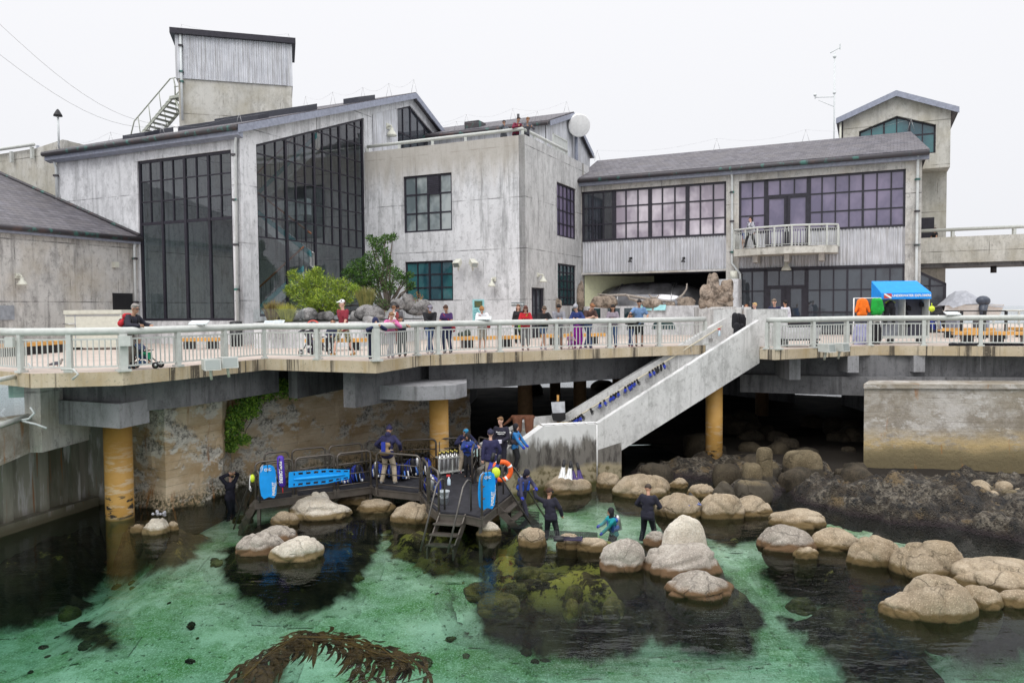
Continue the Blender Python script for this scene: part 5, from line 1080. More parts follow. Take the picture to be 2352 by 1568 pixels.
mound([(498, 1284), (502, 1248), (542, 1232), (586, 1189), (660, 1170), (861, 1165), (900, 1200), (860, 1262), (831, 1310), (806, 1340), (696, 1369), (622, 1361), (542, 1332)], -.5, -.33, 'submerged_reef', RF, 'black rounded reef under water around the pair of pale boulders', seed=3, slope=.8)
mound([(861, 1165), (1000, 1172), (1100, 1190), (1185, 1215), (1300, 1250), (1400, 1240), (1480, 1230), (1650, 1270), (1700, 1316), (1762, 1352), (1770, 1400), (1700, 1440), (1600, 1440), (1500, 1400), (1442, 1441), (1347, 1477), (1288, 1466), (1222, 1441), (1149, 1404), (1098, 1378), (1083, 1349), (1098, 1300), (1061, 1290), (1003, 1298), (951, 1287), (870, 1250)], -.7, -.45, 'submerged_reef', RY, 'wide dark reef with yellow algae patches under water below the central boulders', seed=4, slope=.9, lump=.8)
mound([(1616, 1190), (1700, 1170), (1800, 1190), (1850, 1215), (1760, 1240), (1700, 1250), (1628, 1240)], -.4, -.3, 'submerged_reef', RF, 'dark submerged reef between the shelf and the double boulder', seed=5)
mound([(1742, 1240), (1760, 1290), (1860, 1332), (1960, 1352), (2040, 1362), (2140, 1400), (2240, 1430), (2420, 1400), (2420, 1290), (2150, 1290), (1950, 1260), (1850, 1240)], -.5, -.4, 'submerged_reef', RF, 'dark submerged reef under the right hand row of boulders', seed=6, slope=.6)
mound([(1796, 1372), (1886, 1360), (2020, 1366), (2090, 1400), (2150, 1440), (2200, 1600), (2020, 1600), (1960, 1500), (1900, 1430), (1830, 1402)], -.9, -.8, 'submerged_reef', RY, 'dark patch of reef in the lower right water', seed=7)
mound([(128, 1395), (220, 1392), (262, 1430), (292, 1468), (280, 1492), (205, 1492), (150, 1445)], -1.6, -1.3, 'submerged_reef', RY, 'mottled rock heap deep in the lower left water', seed=8, slope=.8, lump=.2)
mound([(480, 1610), (520, 1530), (570, 1495), (650, 1462), (655, 1500), (640, 1560), (600, 1620)], -1.6, -1.2, 'submerged_reef', RB, 'dark rock under the drifting kelp at the bottom', seed=9, slope=.6, lump=.2)
mound([(1022, 1395), (1080, 1420), (1146, 1450), (1127, 1475), (1060, 1460), (1026, 1416)], -1.7, -1.5, 'submerged_reef', RY, 'algae green rock slab alone on the pale sand', seed=10, slope=.4, lump=.12)
mound([(1261, 1508), (1280, 1498), (1316, 1500), (1322, 1514), (1290, 1523)], -1.9, -1.7, 'submerged_reef', RF, 'small oval dark rock on the sand at the lower middle', seed=11, slope=.25, step=.08, lump=.1)
mound([(1130, 1568), (1160, 1550), (1240, 1556), (1270, 1600), (1150, 1610)], -1.9, -1.6, 'submerged_reef', RF, 'dark rock cut by the bottom edge, lower middle', seed=12, slope=.3, lump=.12)
mound([(350, 1322), (380, 1315), (432, 1324), (425, 1342), (372, 1348), (346, 1336)], -1.8, -1.65, 'submerged_reef', RY, 'lone yellowish rock on the green sand right of the left column', seed=13, slope=.3, step=.08, lump=.1)
STN = rockmat('weedy_stone', (.03, .028, .015), (.07, .06, .03), (.03, .03, .02), -9); STY = rockmat('algae_stone', (.10, .10, .03), (.17, .16, .06), (.05, .05, .02), -9)
for i in range(70):
    x = rnd.uniform(60, 1340); y = rnd.uniform(1330, 1560)
    if (500 < x < 960 and y > 1440) or (x < 240 and y < 1430): continue
    P = Pz(x, y, -2); z = floor_z(P.x, P.y); r = rnd.choice((.04, .05, .06, .08, .1, .16)); rock(V(P.x, P.y, z), r*rnd.uniform(1, 1.8), r, r*.7, i+500, STN if i % 2 else STY, 'small weedy stone lying on the sandy pool bottom', rnd.uniform(0, 3), 2.0, 3, .3, lob=.6, name='stone', group='stones on the pool bottom', below=.05)
def musselmat():
    t = NT('mussel_bank'); c = t.mix(t.noise(3, .42, .6, 8, None, .75), (.008, .007, .006), (.055, .040, .024)); c = t.mix(t.math('MULTIPLY', t.noise(1.1, .46, .54, 7), t.noise(8, .42, .58, 6)), c, (.19, .165, .125)); c = t.mix(t.noise(1.3, .55, .60, 9, None, .75), c, (.17, .12, .06)); c = t.mix(t.math('MULTIPLY', t.voro(14, .12, .06), t.noise(2, .45, .6)), c, (.42, .41, .38))
    c = t.mix(t.mr(t.xyz(2), .25, .05), c, (.018, .009, .01)); return t.fin(c, .7, t.math('ADD', t.noise(9, 0, 1, 8, None, .8), t.voro(16, 0, .5)), bd=.12, bs=1, spec=.5)
M['mussel'] = musselmat()
mound([(1780, 1120), (1850, 1088), (2000, 1088), (2200, 1092), (2430, 1100), (2900, 1112), (2900, 1290), (2430, 1262), (2250, 1240), (2080, 1212), (1950, 1190), (1850, 1168), (1790, 1150)], 0, .2, 'mussel_bank', M['mussel'], 'dark rocky bank crusted with mussels and barnacles along the right sea wall', step=.09, slope=.9, lump=1.1, seed=20, base=-.5)
mound([(1420, 1085), (1560, 1060), (1800, 1050), (1840, 1100), (1800, 1160), (1700, 1155), (1600, 1105), (1450, 1100)], 0, .3, 'rubble_bank', M['mussel'], 'dark weedy rubble bank behind the long shelf rocks', step=.13, slope=.7, lump=.6, seed=21, base=-.3)
AR = rockmat('algae_boulder', (.05, .048, .014), (.15, .12, .025), (.1, .09, .02), -9)
for i, (x, y, w_, h_) in enumerate(((1105, 1345, 60, 22), (1145, 1375, 80, 30), (1215, 1310, 60, 14), (1265, 1320, 50, 12), (1312, 1385, 30, 20), (1350, 1390, 24, 16), (1410, 1385, 40, 26), (1240, 1440, 60, 22), (1130, 1425, 60, 20), (1320, 1350, 36, 12), (1180, 1345, 50, 14), (1500, 1440, 90, 26), (1385, 1440, 60, 20), (1560, 1465, 60, 18), (1850, 1390, 60, 14), (1900, 1420, 50, 14), (1840, 1440, 50, 16), (1940, 1480, 60, 16), (1420, 1330, 50, 12), (130, 1300, 60, 14), (160, 1400, 40, 16), (975, 1310, 40, 12), (925, 1185, 44, 8), (560, 1275, 40, 8), (1795, 1300, 60, 14))):
    on = 1080 < x < 1480 and y < 1400; P = Pz(x, y, -.3 if on else -1.7); k_ = P.y/FL; tag(rock(V(P.x, P.y, -.48 if on else floor_z(P.x, P.y)-.05), w_*k_*.62, h_*k_*1.5, .24 if on else .3, 800+i, AR, 'mossy yellow green boulder top just under the water surface', rnd.uniform(-.4, .4), 2.4, 4, .14, name='submerged_boulder', group='algae covered boulders under water', below=.12))
# ------------------------------------------------------------------ giant kelp drifting at the surface
K = MB(); km = [plain('kelp_stem', (.09, .055, .015), .8, spec=.1), plain('kelp_blade', (.040, .024, .008), .85, spec=.08, var=.45, sc=3)]
path = [Pz(x, y, -.04) for x, y in ((560, 1548), (600, 1512), (645, 1478), (690, 1456), (750, 1458), (810, 1474), (865, 1492), (905, 1506), (935, 1514))]
def blade(p, a, Ln, w_, dz):
    d = V(math.cos(a), math.sin(a), 0); n = V(-d.y, d.x, 0); pts = []; k = 6
    for i in range(k+1):
        t = i/k; ww = w_*math.sin(math.pi*(t*.85+.08))*(1 if i < k else .1); c = p+d*Ln*t+n*(.06*math.sin(t*5+a))+V(0, 0, -dz*t*t+.012*math.sin(t*9+a)); pts += [c+n*ww, c-n*ww]
    K.add(pts, [(2*i, 2*i+1, 2*i+3, 2*i+2) for i in range(k)], 1, True)
for b in range(3):
    off = [V(rnd.uniform(-.12, .12), rnd.uniform(-.14, .14), -.02*b) for _ in path]; K.tube([p+o for p, o in zip(path, off)], .012, 5)
    for i in range(len(path)-1):
        for j in range(7 if i < 6 else 4):
            t = rnd.random(); p = path[i]+(path[i+1]-path[i])*t+V(rnd.uniform(-.22, .22), rnd.uniform(-.22, .22), -.01-.02*b); dn = rnd.random() < .62
            blade(p, rnd.uniform(-2.5, -.8) if dn else rnd.uniform(-.9, .9), rnd.uniform(.3, .78) if dn else rnd.uniform(.2, .4), rnd.uniform(.03, .06), rnd.uniform(.05, .3) if dn else 0)
for i in range(len(path)-1):
    for j in range(16):
        d_ = path[i+1]-path[i]; a_ = math.atan2(d_.y, d_.x); p = path[i]+d_*rnd.random()+V(rnd.uniform(-.16, .16), rnd.uniform(-.14, .14), -.02); blade(p, a_+rnd.choice((0, 0, math.pi))+rnd.gauss(0, .45), rnd.uniform(.2, .5), rnd.uniform(.03, .05), .02)
for k in range(5):
    q = path[6]+V(rnd.uniform(-.3, .8), 0, -.05); pts = [q+V(.06*i*rnd.uniform(-1, 1.5), -.18*i, -.05*i) for i in range(6)]; K.tube(pts, .01, 4)
    for p in pts: blade(p, rnd.uniform(-2.6, -.5), .4, .05, .1)
tag(K.build('giant_kelp', km), 'brown strand of giant kelp with leafy blades drifting at the bottom of the picture', 'kelp')
# ================================================================== metal platform
ZP = .6; PF = lambda x, y: Pz(x, y, ZP)
pp = [PF(*q) for q in ((586, 1147), (854, 1112), (863.7, 1117.6), (967, 1128.5), (984.7, 1153.8), (1009, 1174.6), (1070, 1178), (1105.6, 1185.6), (1173.7, 1131.8), (1140, 1082), (1118, 1070), (1005, 1080), (868, 1084), (850, 1083), (606, 1120))]
PL = thing('metal_platform', PF(1000, 1130), 'brown metal diving platform with black mat floor and rounded rail frames', 'platform')
rubber = plain('black_rubber_mat', (.022, .022, .028), .8, var=.3, sc=5)
mb = MB(); fs = tri_fill(pp); n = len(pp)
mb.add(pp, [tuple(f) for f in fs], 0)
for i in range(n): mb.add([pp[i], pp[(i+1) % n], pp[(i+1) % n]-V(0, 0, .05), pp[i]-V(0, 0, .05)], [(0, 1, 2, 3)], 0)
mb.build('floor', rubber, PL)
mb = MB()
for i in range(n):
    a, b = pp[i], pp[(i+1) % n]; d = b-a; rz = math.atan2(d.y, d.x); c = (a+b)/2-V(0, 0, .16); L_ = d.length/2
    mb.cbox(c, (L_, .02, .1), rz); mb.cbox(c+V(0, 0, .095), (L_+.02, .05, .012), rz); mb.cbox(c-V(0, 0, .1), (L_+.02, .05, .012), rz)
mb.build('edge_beam', M['bronze'], PL)
for x, y, dz in ((592, 1146, 1.6), (850, 1113, .8), (967, 1130, .9), (900, 1112, .8), (950, 1118, .8), (1103, 1180, .9), (1170, 1132, .8), (1000, 1090, .8), (760, 1123, .8)):
    q = PF(x, y); MB().cbox(V(q.x, q.y+.08, (ZP-.1-dz)/2), (.045, .045, (ZP-.1+dz)/2)).build('support_leg', M['bronze'], PL)
def guard(p, q, h=1.07, nr=3, parent=None, r=.032):
    p = Vector(p); q = Vector(q); d = q-p; e = d.normalized(); u = V(0, 0, 1); R = .14; pts = [p-u*.2]
    for k in range(7): a = math.pi/2*k/6; pts.append(p+e*(R-R*math.cos(a))+u*(h-R+R*math.sin(a)))
    for k in range(7): a = math.pi/2*k/6; pts.append(q-e*(R-R*math.sin(a))+u*(h-R+R*math.cos(a)))
    pts.append(q-u*.2); mb = MB().tube(pts, r, 7)
    for k in range(nr): z = .08+(h-.1)*(k+.05)/nr; mb.tube([p+u*z, q+u*z], .018, 5)
    for c in (p, q): mb.cbox(c-u*.12, (.04, .04, .12), math.atan2(e.y, e.x))
    return mb.build('rail_frame', M['bronze'], parent or PL)
for a, b in (((588, 1146.5), (673, 1135.5)), ((680, 1134.5), (768, 1123.2)), ((776, 1122.2), (852, 1112.3)), ((866, 1118.2), (965, 1128.3)), ((970, 1133), (983, 1151)), ((987, 1156.5), (1008, 1173.5)),
             ((609, 1120), (664, 1114)), ((672, 1111), (748, 1102)), ((757, 1101), (832, 1091)), ((842, 1084.5), (915, 1083.5)), ((923, 1083.5), (1002, 1080.5)), ((1010, 1080), (1056, 1077)), ((1107, 1184.5), (1141, 1158)), ((1085, 1110), (1093, 1085)), ((1100, 1074), (1150, 1092))):
    guard(PF(*a), PF(*b))
# steps
def steps(a, b, fwd, n, drop, run, hand, name='steps'):
    """a, b: the two corners at the platform; fwd: plan direction of descent"""
    fwd = fwd.normalized(); mb = MB(); ab = (b-a)
    for s in (a, b):
        nn = ab.normalized()*.03*(1 if s is a else -1); k = [s-V(0, 0, .02), s+fwd*run-V(0, 0, drop), s+fwd*run-V(0, 0, drop+.26), s-V(0, 0, .3)]; mb.prism(k, nn)
    for i in range(1, n+1): t = i/(n+.5); c0 = a+fwd*run*t-V(0, 0, drop*t); mb.prism([c0-fwd*.13, c0+fwd*.13, c0+fwd*.13+ab, c0-fwd*.13+ab], (0, 0, -.04))
    o = mb.build(name, M['bronze'], PL); mb = MB()
    for s in (a, b):
        up = V(0, 0, 1); e = s+fwd*(run+.25)-up*(drop+.1); arc = [s-fwd*.25-up*.05, s-fwd*.25+up*.72]+[s-fwd*(.25-.14+.14*math.cos(t))+up*(.72+.14*math.sin(t)) for t in (.5, 1, 1.57, 2.1)]+[s+fwd*.12+up*.72, e+up*.12]
        mb.tube(arc, .027, 7)
    mb.build('stair_handrail', plain('worn_grey_rail', (.14, .13, .12), .4, .6), o); return o
a, b = PF(1009, 1174.6), PF(1070, 1178); e_ = Pz(994, 1236, -.05)-a; e_.z = 0
steps(a, b, V(-.5, -.85, 0), 3, .85, .6, 1)
a, b = PF(1143, 1156), PF(1173.7, 1131.8); steps(a, b, V(.9, .45, 0), 4, 1.15, 1.05, 1)
a, b = PF(586, 1147), PF(606, 1122); steps(b, a, V(-.75, .66, 0), 4, 1.1, 1.0, 1)
# ------------------------------------------------------------------ gear on the platform
BLUE = plain('bright_blue_board', (.005, .30, .78), .35, var=.05); NAVY = plain('royal_blue_cloth', (.02, .04, .33), .7); PURP = plain('purple_foam', (.07, .03, .36), .55)
WH = M['white']; YEL = plain('fluo_yellow', (.62, .75, .04), .5); ORG = plain('life_ring_orange', (.85, .12, .015), .5)
def text(s, c, ex, ez, size, mat, parent, name='lettering', bold=.0):
    cu = bpy.data.curves.new(name, 'FONT'); cu.body = s; cu.size = size; cu.align_x = 'CENTER'; cu.align_y = 'CENTER'; cu.extrude = .002; cu.offset = bold
    tmp = bpy.data.objects.new(name, cu); dg = bpy.context.evaluated_depsgraph_get(); me = bpy.data.meshes.new_from_object(tmp)
    ex = Vector(ex).normalized(); ez = Vector(ez).normalized(); ny = ex.cross(ez); 
    R = Matrix((ex, ez, ex.cross(ez))).transposed().to_4x4(); me.transform(Matrix.Translation(c) @ R); me.materials.append(mat)
    o = bpy.data.objects.new(name, me); C.objects.link(o); WT[o] = V(0, 0, 0)
    if parent: o.parent = parent; o.matrix_parent_inverse = Matrix.Translation(-WT[parent])
    bpy.data.objects.remove(tmp); return o
def board(c, ex, ez, W, Hh, nm, lab, cat, txt):
    """a bodyboard: outline in (ex, ez), rounded nose at the top"""
    ex = Vector(ex).normalized(); ez = Vector(ez).normalized(); ny = ez.cross(ex)
    if ny.dot(CAMP-c) < 0: ny = -ny
    half = [(.30, 0), (.44, .10), (.50, .35), (.50, .6), (.46, .82), (.38, .95), (.22, 1.0), (0, 1.0)]; pr = [(x*W, z*Hh) for x, z in half]; pr = [(-x, z) for x, z in pr[::-1][1:]]+[(0, Hh*.04)] if False else None
    out = [(0, .05)]+half+[(-x, z) for x, z in half[::-1][1:]]; P = [c+ex*(x*W)+ez*((z-.5)*Hh) for x, z in out]
    t = thing(nm, c-ez*Hh/2, lab, cat); mb = MB(); mb.prism([p-ny*.03 for p in P], ny*.06); mb.build('foam', BLUE, t)
    mb = MB()
    for k in range(7): z0 = -.42+k*.055; x0 = .16+k*.035; p = [c+ny*.034+ex*(W*min(.47, x0+u*.06+.10*math.sin(u)))+ez*(Hh*(z0+u*.09)) for u in (0, .5, 1, 1.5, 2, 2.5)]; mb.tube(p, .005, 3)
    for k in range(5): p = [c+ny*.034-ex*(W*(.44-u*.12))+ez*(Hh*(.30+k*.035+u*.07)) for u in (0, .5, 1, 1.5)]; mb.tube(p, .005, 3)
    mb.build('stripes', WH, t); text(txt[0], c+ny*.036+ez*Hh*.37, ex, ez, .1, WH, t, bold=.003); text(txt[1], c+ny*.036+ex*W*.30-ez*Hh*.22, ez, -ex, .1, WH, t, bold=.003)
    MB().tube([c+ny*.04+ez*Hh*.28, c+ny*.05+ez*Hh*.4, c+ny*.02+ez*Hh*.62], .008, 4).build('leash', M['black'], t); return t
f0, f1 = PF(588, 1146.5), PF(673, 1135.5); fe = (f1-f0).normalized(); fo = V(fe.y, -fe.x, 0)
c = Pd(615.5, 1106, f0.y-.22); board(c, fe+V(0, 0, -.02), V(-.03, 0, 1), .47, .95, 'bodyboard', 'blue bodyboard with white stripes hung on the left end of the walkway', 'bodyboard', ('CBC', 'PURSUIT'))
c = Pd(1118.5, 1127, PF(1120, 1175).y-.15); board(c, V(.35, .2, 0), V(.02, -.05, 1), .5, 1.0, 'bodyboard', 'blue bodyboard seen edge-on beside the front of the platform', 'bodyboard', ('CBC', 'PURSUIT'))
c = Pd(647, 1082, f0.y-.12); t = thing('rescue_tube', c-V(0, 0, .45), 'purple foam rescue tube lettered EXPLORERS hanging on the rail', 'float')
MB().tube([c+V(-.03, 0, .45), c+V(-.03, 0, .40), c+V(-.02, 0, 0), c+V(.02, 0, -.38), c+V(.02, 0, -.45)], .1, 12, rs=[.05, .1, .105, .1, .05]).build('foam', PURP, t); text('EXPLORERS', c+V(0, -.115, .0), V(.03, 0, -1), V(1, 0, 0), .12, WH, t, bold=.004)
MB().tube([c+V(-.02, -.11, .4), c+V(-.04, -.13, .2), c+V(0, -.12, .05)], .014, 5).build('strap', M['black'], t); MB().tube([c+V(.02, -.02, -.44), c+V(.03, -.02, -.62)], .015, 5).build('cord', plain('red_cord', (.5, .02, .02), .6), t)
# spine board
A = Pd(664, 1101, f0.y-.28); Bq = Pd(803, 1088, f0.y+.95-.2); d = (Bq-A).normalized(); u = V(0, 0, 1)-d*d.z; Lb = (Bq-A).length
def sb_h(t): return .215 if t < .6 else .215-(t-.6)/.4*.09
mb = MB(); N = 40
for side in (1, -1):
    for i in range(N):
        t0, t1 = i/N, (i+1)/N; hole = .05 < t0 < .97 and (i % 5 in (1, 2, 3)); 
        for a0, a1 in ((0, .55), (.86, 1)) if hole else ((0, 1),):
            q = [A+d*Lb*t0+u*side*sb_h(t0)*a0, A+d*Lb*t1+u*side*sb_h(t1)*a0, A+d*Lb*t1+u*side*sb_h(t1)*a1, A+d*Lb*t0+u*side*sb_h(t0)*a1]; mb.prism(q, V(0, -.045, 0))
mb.tube([A+d*Lb*t+V(0, -.05, 0) for t in (.08, .2, .5, .8, .92)], .07, 8, rs=[.02, .045, .05, .035, .02])
t = thing('spine_board', (A+Bq)/2-V(0, 0, .25), 'long bright blue rescue spine board with a row of hand holes', 'spine board'); mb.build('board', BLUE, t)
# throw bag
q = Pd(580, 1098, f0.y); t = thing('throw_bag', q-V(0, 0, .12), 'small yellow throw bag on a rope at the walkway end', 'bag'); MB().ball(q, .11, 8, sc=(.8, .6, 1.1)).build('bag', YEL, t); MB().tube([q+V(-.05, -.05, .1), q+V(-.07, -.08, -.3), q+V(-.02, -.08, -.36), q+V(-.05, -.06, -.2)], .012, 4).build('rope', WH, t)
# life ring
c = Pd(1153, 1081, 22.2); t = thing('life_ring', c-V(0, 0, .32), 'orange life ring with white bands hanging behind the khaki legs', 'life ring'); ax = V(.2, -1, 0).normalized(); e1 = V(1, .2, 0).normalized(); mb = MB()
ring = [c+e1*math.cos(a)*.26+V(0, 0, 1)*math.sin(a)*.26 for a in [2*math.pi*i/32 for i in range(32)]]; mb.tube(ring, .07, 10, close=True); mb.build('ring', ORG, t); mb = MB()
for k in range(4): a0 = math.pi/2*k+.5; mb.tube([c+e1*math.cos(a0+s)*.26+V(0, 0, 1)*math.sin(a0+s)*.26 for s in (-.12, 0, .12)], .074, 10)
mb.build('band', WH, t)
# fins over the rail (purple and yellow)
def fin_pair(c, d, up, m1, m2, lab, L_=.5, w_=.11):
    d = Vector(d).normalized(); up = Vector(up).normalized(); s = d.cross(up).normalized(); mb = MB()
    for k in (-1, 1):
        o = s*k*w_*.9; P = [c+o-s*w_*.45, c+o+s*w_*.45, c+o+s*w_*.95+d*L_, c+o+s*w_*.35+d*(L_*.92), c+o-s*w_*.35+d*(L_*.92), c+o-s*w_*.95+d*L_]; mb.prism([p+up*.0 for p in P], up*.02); 
        for r in (-.6, 0, .6): mb.tube([c+o+s*w_*r*.6+up*.02, c+o+s*w_*r*1.2+d*L_*.9+up*.02], .008, 3, m=1)
        mb.tube([c+o-d*.22, c+o-d*.1, c+o+d*.03], .06, 8, m=1, rs=[.045, .055, .05])
    return tag(mb.build('diving_fins', [m1, m2]), lab, 'fins')
fin_pair(Pd(1137, 1060, 21.0), V(-.25, 0, -1), V(-.3, -1, 0), plain('blue_violet_fin', (.05, .07, .5), .5), M['black'], 'blue and violet fins slung over the rail in front of the khaki trousers', .55, .1)
t = thing('dry_bag', Pd(1138, 1090, 20.8), 'fluorescent yellow bag hanging under the blue and violet fins', 'bag'); MB().ball(Pd(1139, 1085, 20.8), .14, 8, sc=(.9, .6, 1.1)).build('bag', YEL, t)
q = Pz(1304, 1108, .45); fin_pair(Pd(1302, 1090, q.y)+V(0, 0, .25), V(-.15, -.5, -.75), V(0, -.85, .5), WH, M['black'], 'white fins propped on the tan boulder by the stained wall', .42, .12)
fin_pair(Pd(1318, 1092, q.y)+V(.05, 0, .2), V(.1, -.5, -.7), V(0, -.85, .5), plain('violet_fin', (.05, .025, .15), .6), M['black'], 'dark violet fins beside the white ones on the boulder', .36, .11)
q = Pz(1590, 1160, .35); fin_pair(q+V(.0, .35, .12), V(.15, -.8, -.3), V(0, -.3, 1), plain('slate_blue_fin', (.10, .14, .35), .5), M['black'], 'slate blue fins lying on the tan shelf rock', .4, .11)
q = Pz(1316, 1242, .25); fin_pair(q+V(-.25, .1, .03), V(1, -.1, 0), V(0, 0, 1), plain('dark_violet_fin', (.03, .02, .08), .6), M['black'], 'dark fins lying flat on the low boulder by the net', .5, .09)
# bucket, spray bottle, tanks
q = PF(1020, 1156); t = thing('bucket', q, 'grey plastic bucket standing on the mat by the front steps', 'bucket'); MB().lathe(q, [(.11, 0), (.125, .15), (.15, .33), (.165, .34), (.165, .36), (.14, .36), (.12, .05), (.0, .04)], 18).build('bucket_body', plain('grey_bucket', (.42, .46, .48), .5), t); MB().tube([q+V(-.16, 0, .34), q+V(-.1, -.1, .22), q+V(.1, -.1, .22), q+V(.16, 0, .34)], .008, 4).build('handle', M['steel'], t)
def spray(q, lab):
    t = thing('spray_bottle', q, lab, 'bottle'); MB().lathe(q, [(.05, 0), (.055, .02), (.05, .16), (.02, .22), (.02, .25)], 10).build('bottle', plain('pale_blue_plastic', (.55, .68, .75), .3), t); MB().box(q+V(-.07, -.02, .25), q+V(.04, .02, .31)).build('trigger', plain('red_plastic', (.6, .04, .04), .4), t)
spray(Pd(1031, 1098, 22.6)-V(0, 0, .2), 'red and white spray bottle hanging on the inner rail')
q0, q1 = PF(1010, 1089), PF(1056, 1083); t = thing('tank_rack', (q0+q1)/2, 'rack holding a row of silver air tanks behind the mat', 'rack'); e = (q1-q0).normalized(); rz = math.atan2(e.y, e.x)
mb = MB(); c = (q0+q1)/2; mb.cbox(c+V(0, 0, .55), ((q1-q0).length/2+.06, .2, .02), rz); mb.cbox(c+V(0, 0, .08), ((q1-q0).length/2+.06, .2, .02), rz)
for k in (0, .66, 1): mb.cbox(q0+(q1-q0)*k+V(0, -.19, .28), (.025, .01, .28), rz)
mb.build('frame', M['pale'], t)
tk = [M['steel'], plain('tank_cap_yellow', (.75, .65, .15), .5), M['black']]
for i in range(9):
    r_ = i // 5; j = i % 5; p = q0+(q1-q0)*((j+.15+.45*r_)/4.8)+V(0, -.09+.2*r_, .02); mb = MB(); mb.lathe(p, [(.07, 0), (.085, .03), (.085, .5), (.06, .57), (.025, .6), (.025, .64)], 12); mb.cbox(p+V(0, 0, .66), (.05, .025, .025), 0, 2); mb.cyl(p+V(0, 0, .68), .03, .05, 8, 1)
    tag(mb.build('air_tank', tk), 'silver air tank with a yellow cap standing in the rack', 'air tank', 'air tanks in the rack')
def bcd(q, s, lab, seed):
    r = random.Random(seed); a = r.uniform(-.4, .4); R = Matrix.Rotation(a, 3, 'Z'); t = thing('buoyancy_vest', q, lab, 'dive gear', 'dive vests lined up on the platform'); mb = MB()
    mb.ball(q+V(0, 0, .3*s), .22*s, 10, sc=(1, .6, 1.25), R=R); mb.ball(q+R@V(-.14*s, -.06, .2*s), .12*s, 8, sc=(.8, .7, 1.5), R=R); mb.ball(q+R@V(.14*s, -.06, .2*s), .12*s, 8, sc=(.8, .7, 1.5), R=R); mb.build('vest', NAVY, t)
    mb = MB(); mb.tube([q+R@V(0, -.17*s, .05), q+R@V(0, -.17*s, .55*s), q+R@V(0, -.17*s, .62*s)], .07*s, 10, rs=[.07*s, .07*s, .025*s]); mb.build('tank', M['steel'] if r.random() < .6 else M['black'], t)
    mb = MB()
    for k in range(5): x = r.uniform(-.22, .22)*s; mb.tube([q+R@V(x, -.1, .55*s), q+R@V(x*1.3, -.2*s, .3*s), q+R@V(x*.8, -.22*s, .04)], .014, 4)
    mb.tube([q+R@V(0, -.1, .6*s), q+R@V(.15*s, -.1, .75*s), q+R@V(.3*s, -.05, .6*s), q+R@V(.32*s, -.1, .2*s)], .013, 5); mb.build('hose', M['black'], t)
    mb = MB()
    for k in range(3): x = r.uniform(-.2, .2)*s; mb.tube([q+R@V(x, -.2*s, .35*s), q+R@V(x+.04, -.24*s, .1)], .02, 4, m=k % 2)
    mb.ball(q+R@V(.12*s, -.22*s, .12), .045, 8, m=1, sc=(1, .4, 1)); mb.build('strap', [plain('mid_blue_strap', (.08, .2, .6), .5), WH], t)
for i, (x, y, s) in enumerate(((783, 1113, .85), (800, 1110, .9), (820, 1108, 1.05), (868, 1098, 1), (905, 1098, 1), (925, 1102, 1), (946, 1094, 1.1), (962, 1092, 1.1), (977, 1092, 1.1))): bcd(PF(x, y), s*.95, 'blue and black dive vest with tank in the row along the walkway rails', i)
for i, (x, y, s) in enumerate(((990, 1128, .9), (1000, 1138, .95))): bcd(PF(x, y), s, ('blue dive vest with white pouch leaning inside the left rail above the bucket', 'crumpled blue dive vest nearest the bucket')[i], i+30)
# black crate by rail, blue bin
tag(MB().cbox(PF(1132, 1112)+V(0, 0, .28), (.22, .2, .28), .3).build('gear_crate', M['blackgloss']), 'black crate behind the right rail frame of the platform', 'crate')
# waders over the wall
q = Pd(1197, 962, 27.6); wm = plain('brown_neoprene', (.13, .05, .025), .8); t = thing('chest_waders', q, 'brown chest waders with grey boots hung over the stair wall', 'waders'); mb = MB()
WSEG = [(q+V(-.62, .12, -.22), q+V(-.3, .12, .04), .04, .07), (q+V(-.3, .05, .06), q+V(.42, .05, .06), .085, .08), (q+V(-.22, -.05, .02), q+V(-.14, -.14, -.55), .10, .10), (q+V(-.05, -.05, .02), q+V(-.05, -.12, -.4), .10, .07), (q+V(.36, -.05, .02), q+V(.32, -.14, -.55), .10, .10), (q+V(.2, -.05, .02), q+V(.22, -.12, -.45), .10, .08)]
WQ = t
for x in (-.14, .32):
    mb = MB(); mb.tube([q+V(x, -.1, -.55), q+V(x+.02, -.1, -.88)], .1, 8); mb.ball(q+V(x+.08, -.14, -.92), .1, 8, sc=(1.6, 1, .7)); mb.build('boot', plain('grey_rubber', (.17, .17, .17), .5), t)
# mesh bag on a stake
q = Pd(1282, 960, 28.4); t = thing('mesh_bag', q-V(0, 0, .2), 'white and black mesh bag hanging on a wooden stake behind the stair wall', 'bag'); MB().box(q+V(-.04, .05, -.35), q+V(.04, .1, .85)).build('stake', M['orange_wood'], t)
mb = MB(); mb.add([q+V(*p) for p in ((-.26, 0, .6), (.24, 0, .62), (.26, 0, -.02), (.05, 0, -.12), (-.18, 0, -.05))]+[q+V(*p) for p in ((-.26, -.1, .6), (.24, -.1, .62), (.26, -.08, -.02), (.05, -.1, -.12), (-.18, -.08, -.05))], [(0, 1, 2, 3, 4), (9, 8, 7, 6, 5), (0, 5, 6, 1), (1, 6, 7, 2), (2, 7, 8, 3), (3, 8, 9, 4), (4, 9, 5, 0)]); mb.build('mesh_cloth', plain('pale_mesh', (.5, .52, .55), .7), t)
mb = MB(); mb.prism([q+V(*p) for p in ((-.27, -.11, .2), (.26, -.11, .22), (.27, -.11, -.03), (.05, -.11, -.14), (-.2, -.11, -.06))], (0, -.02, 0)); mb.tube([q+V(-.27, -.05, .61), q+V(.25, -.05, .63)], .015, 4); mb.build('base', M['black'], t)
# yellow case and green cord on the landing wall
tag(MB().cbox(Pd(1442, 975, 27.4)-V(2.1, -.1, 0), (.3, .15, .07)).build('dive_light', plain('yellow_case', (.8, .5, .02), .4)), 'yellow plastic case lying behind the white landing wall top', 'case')
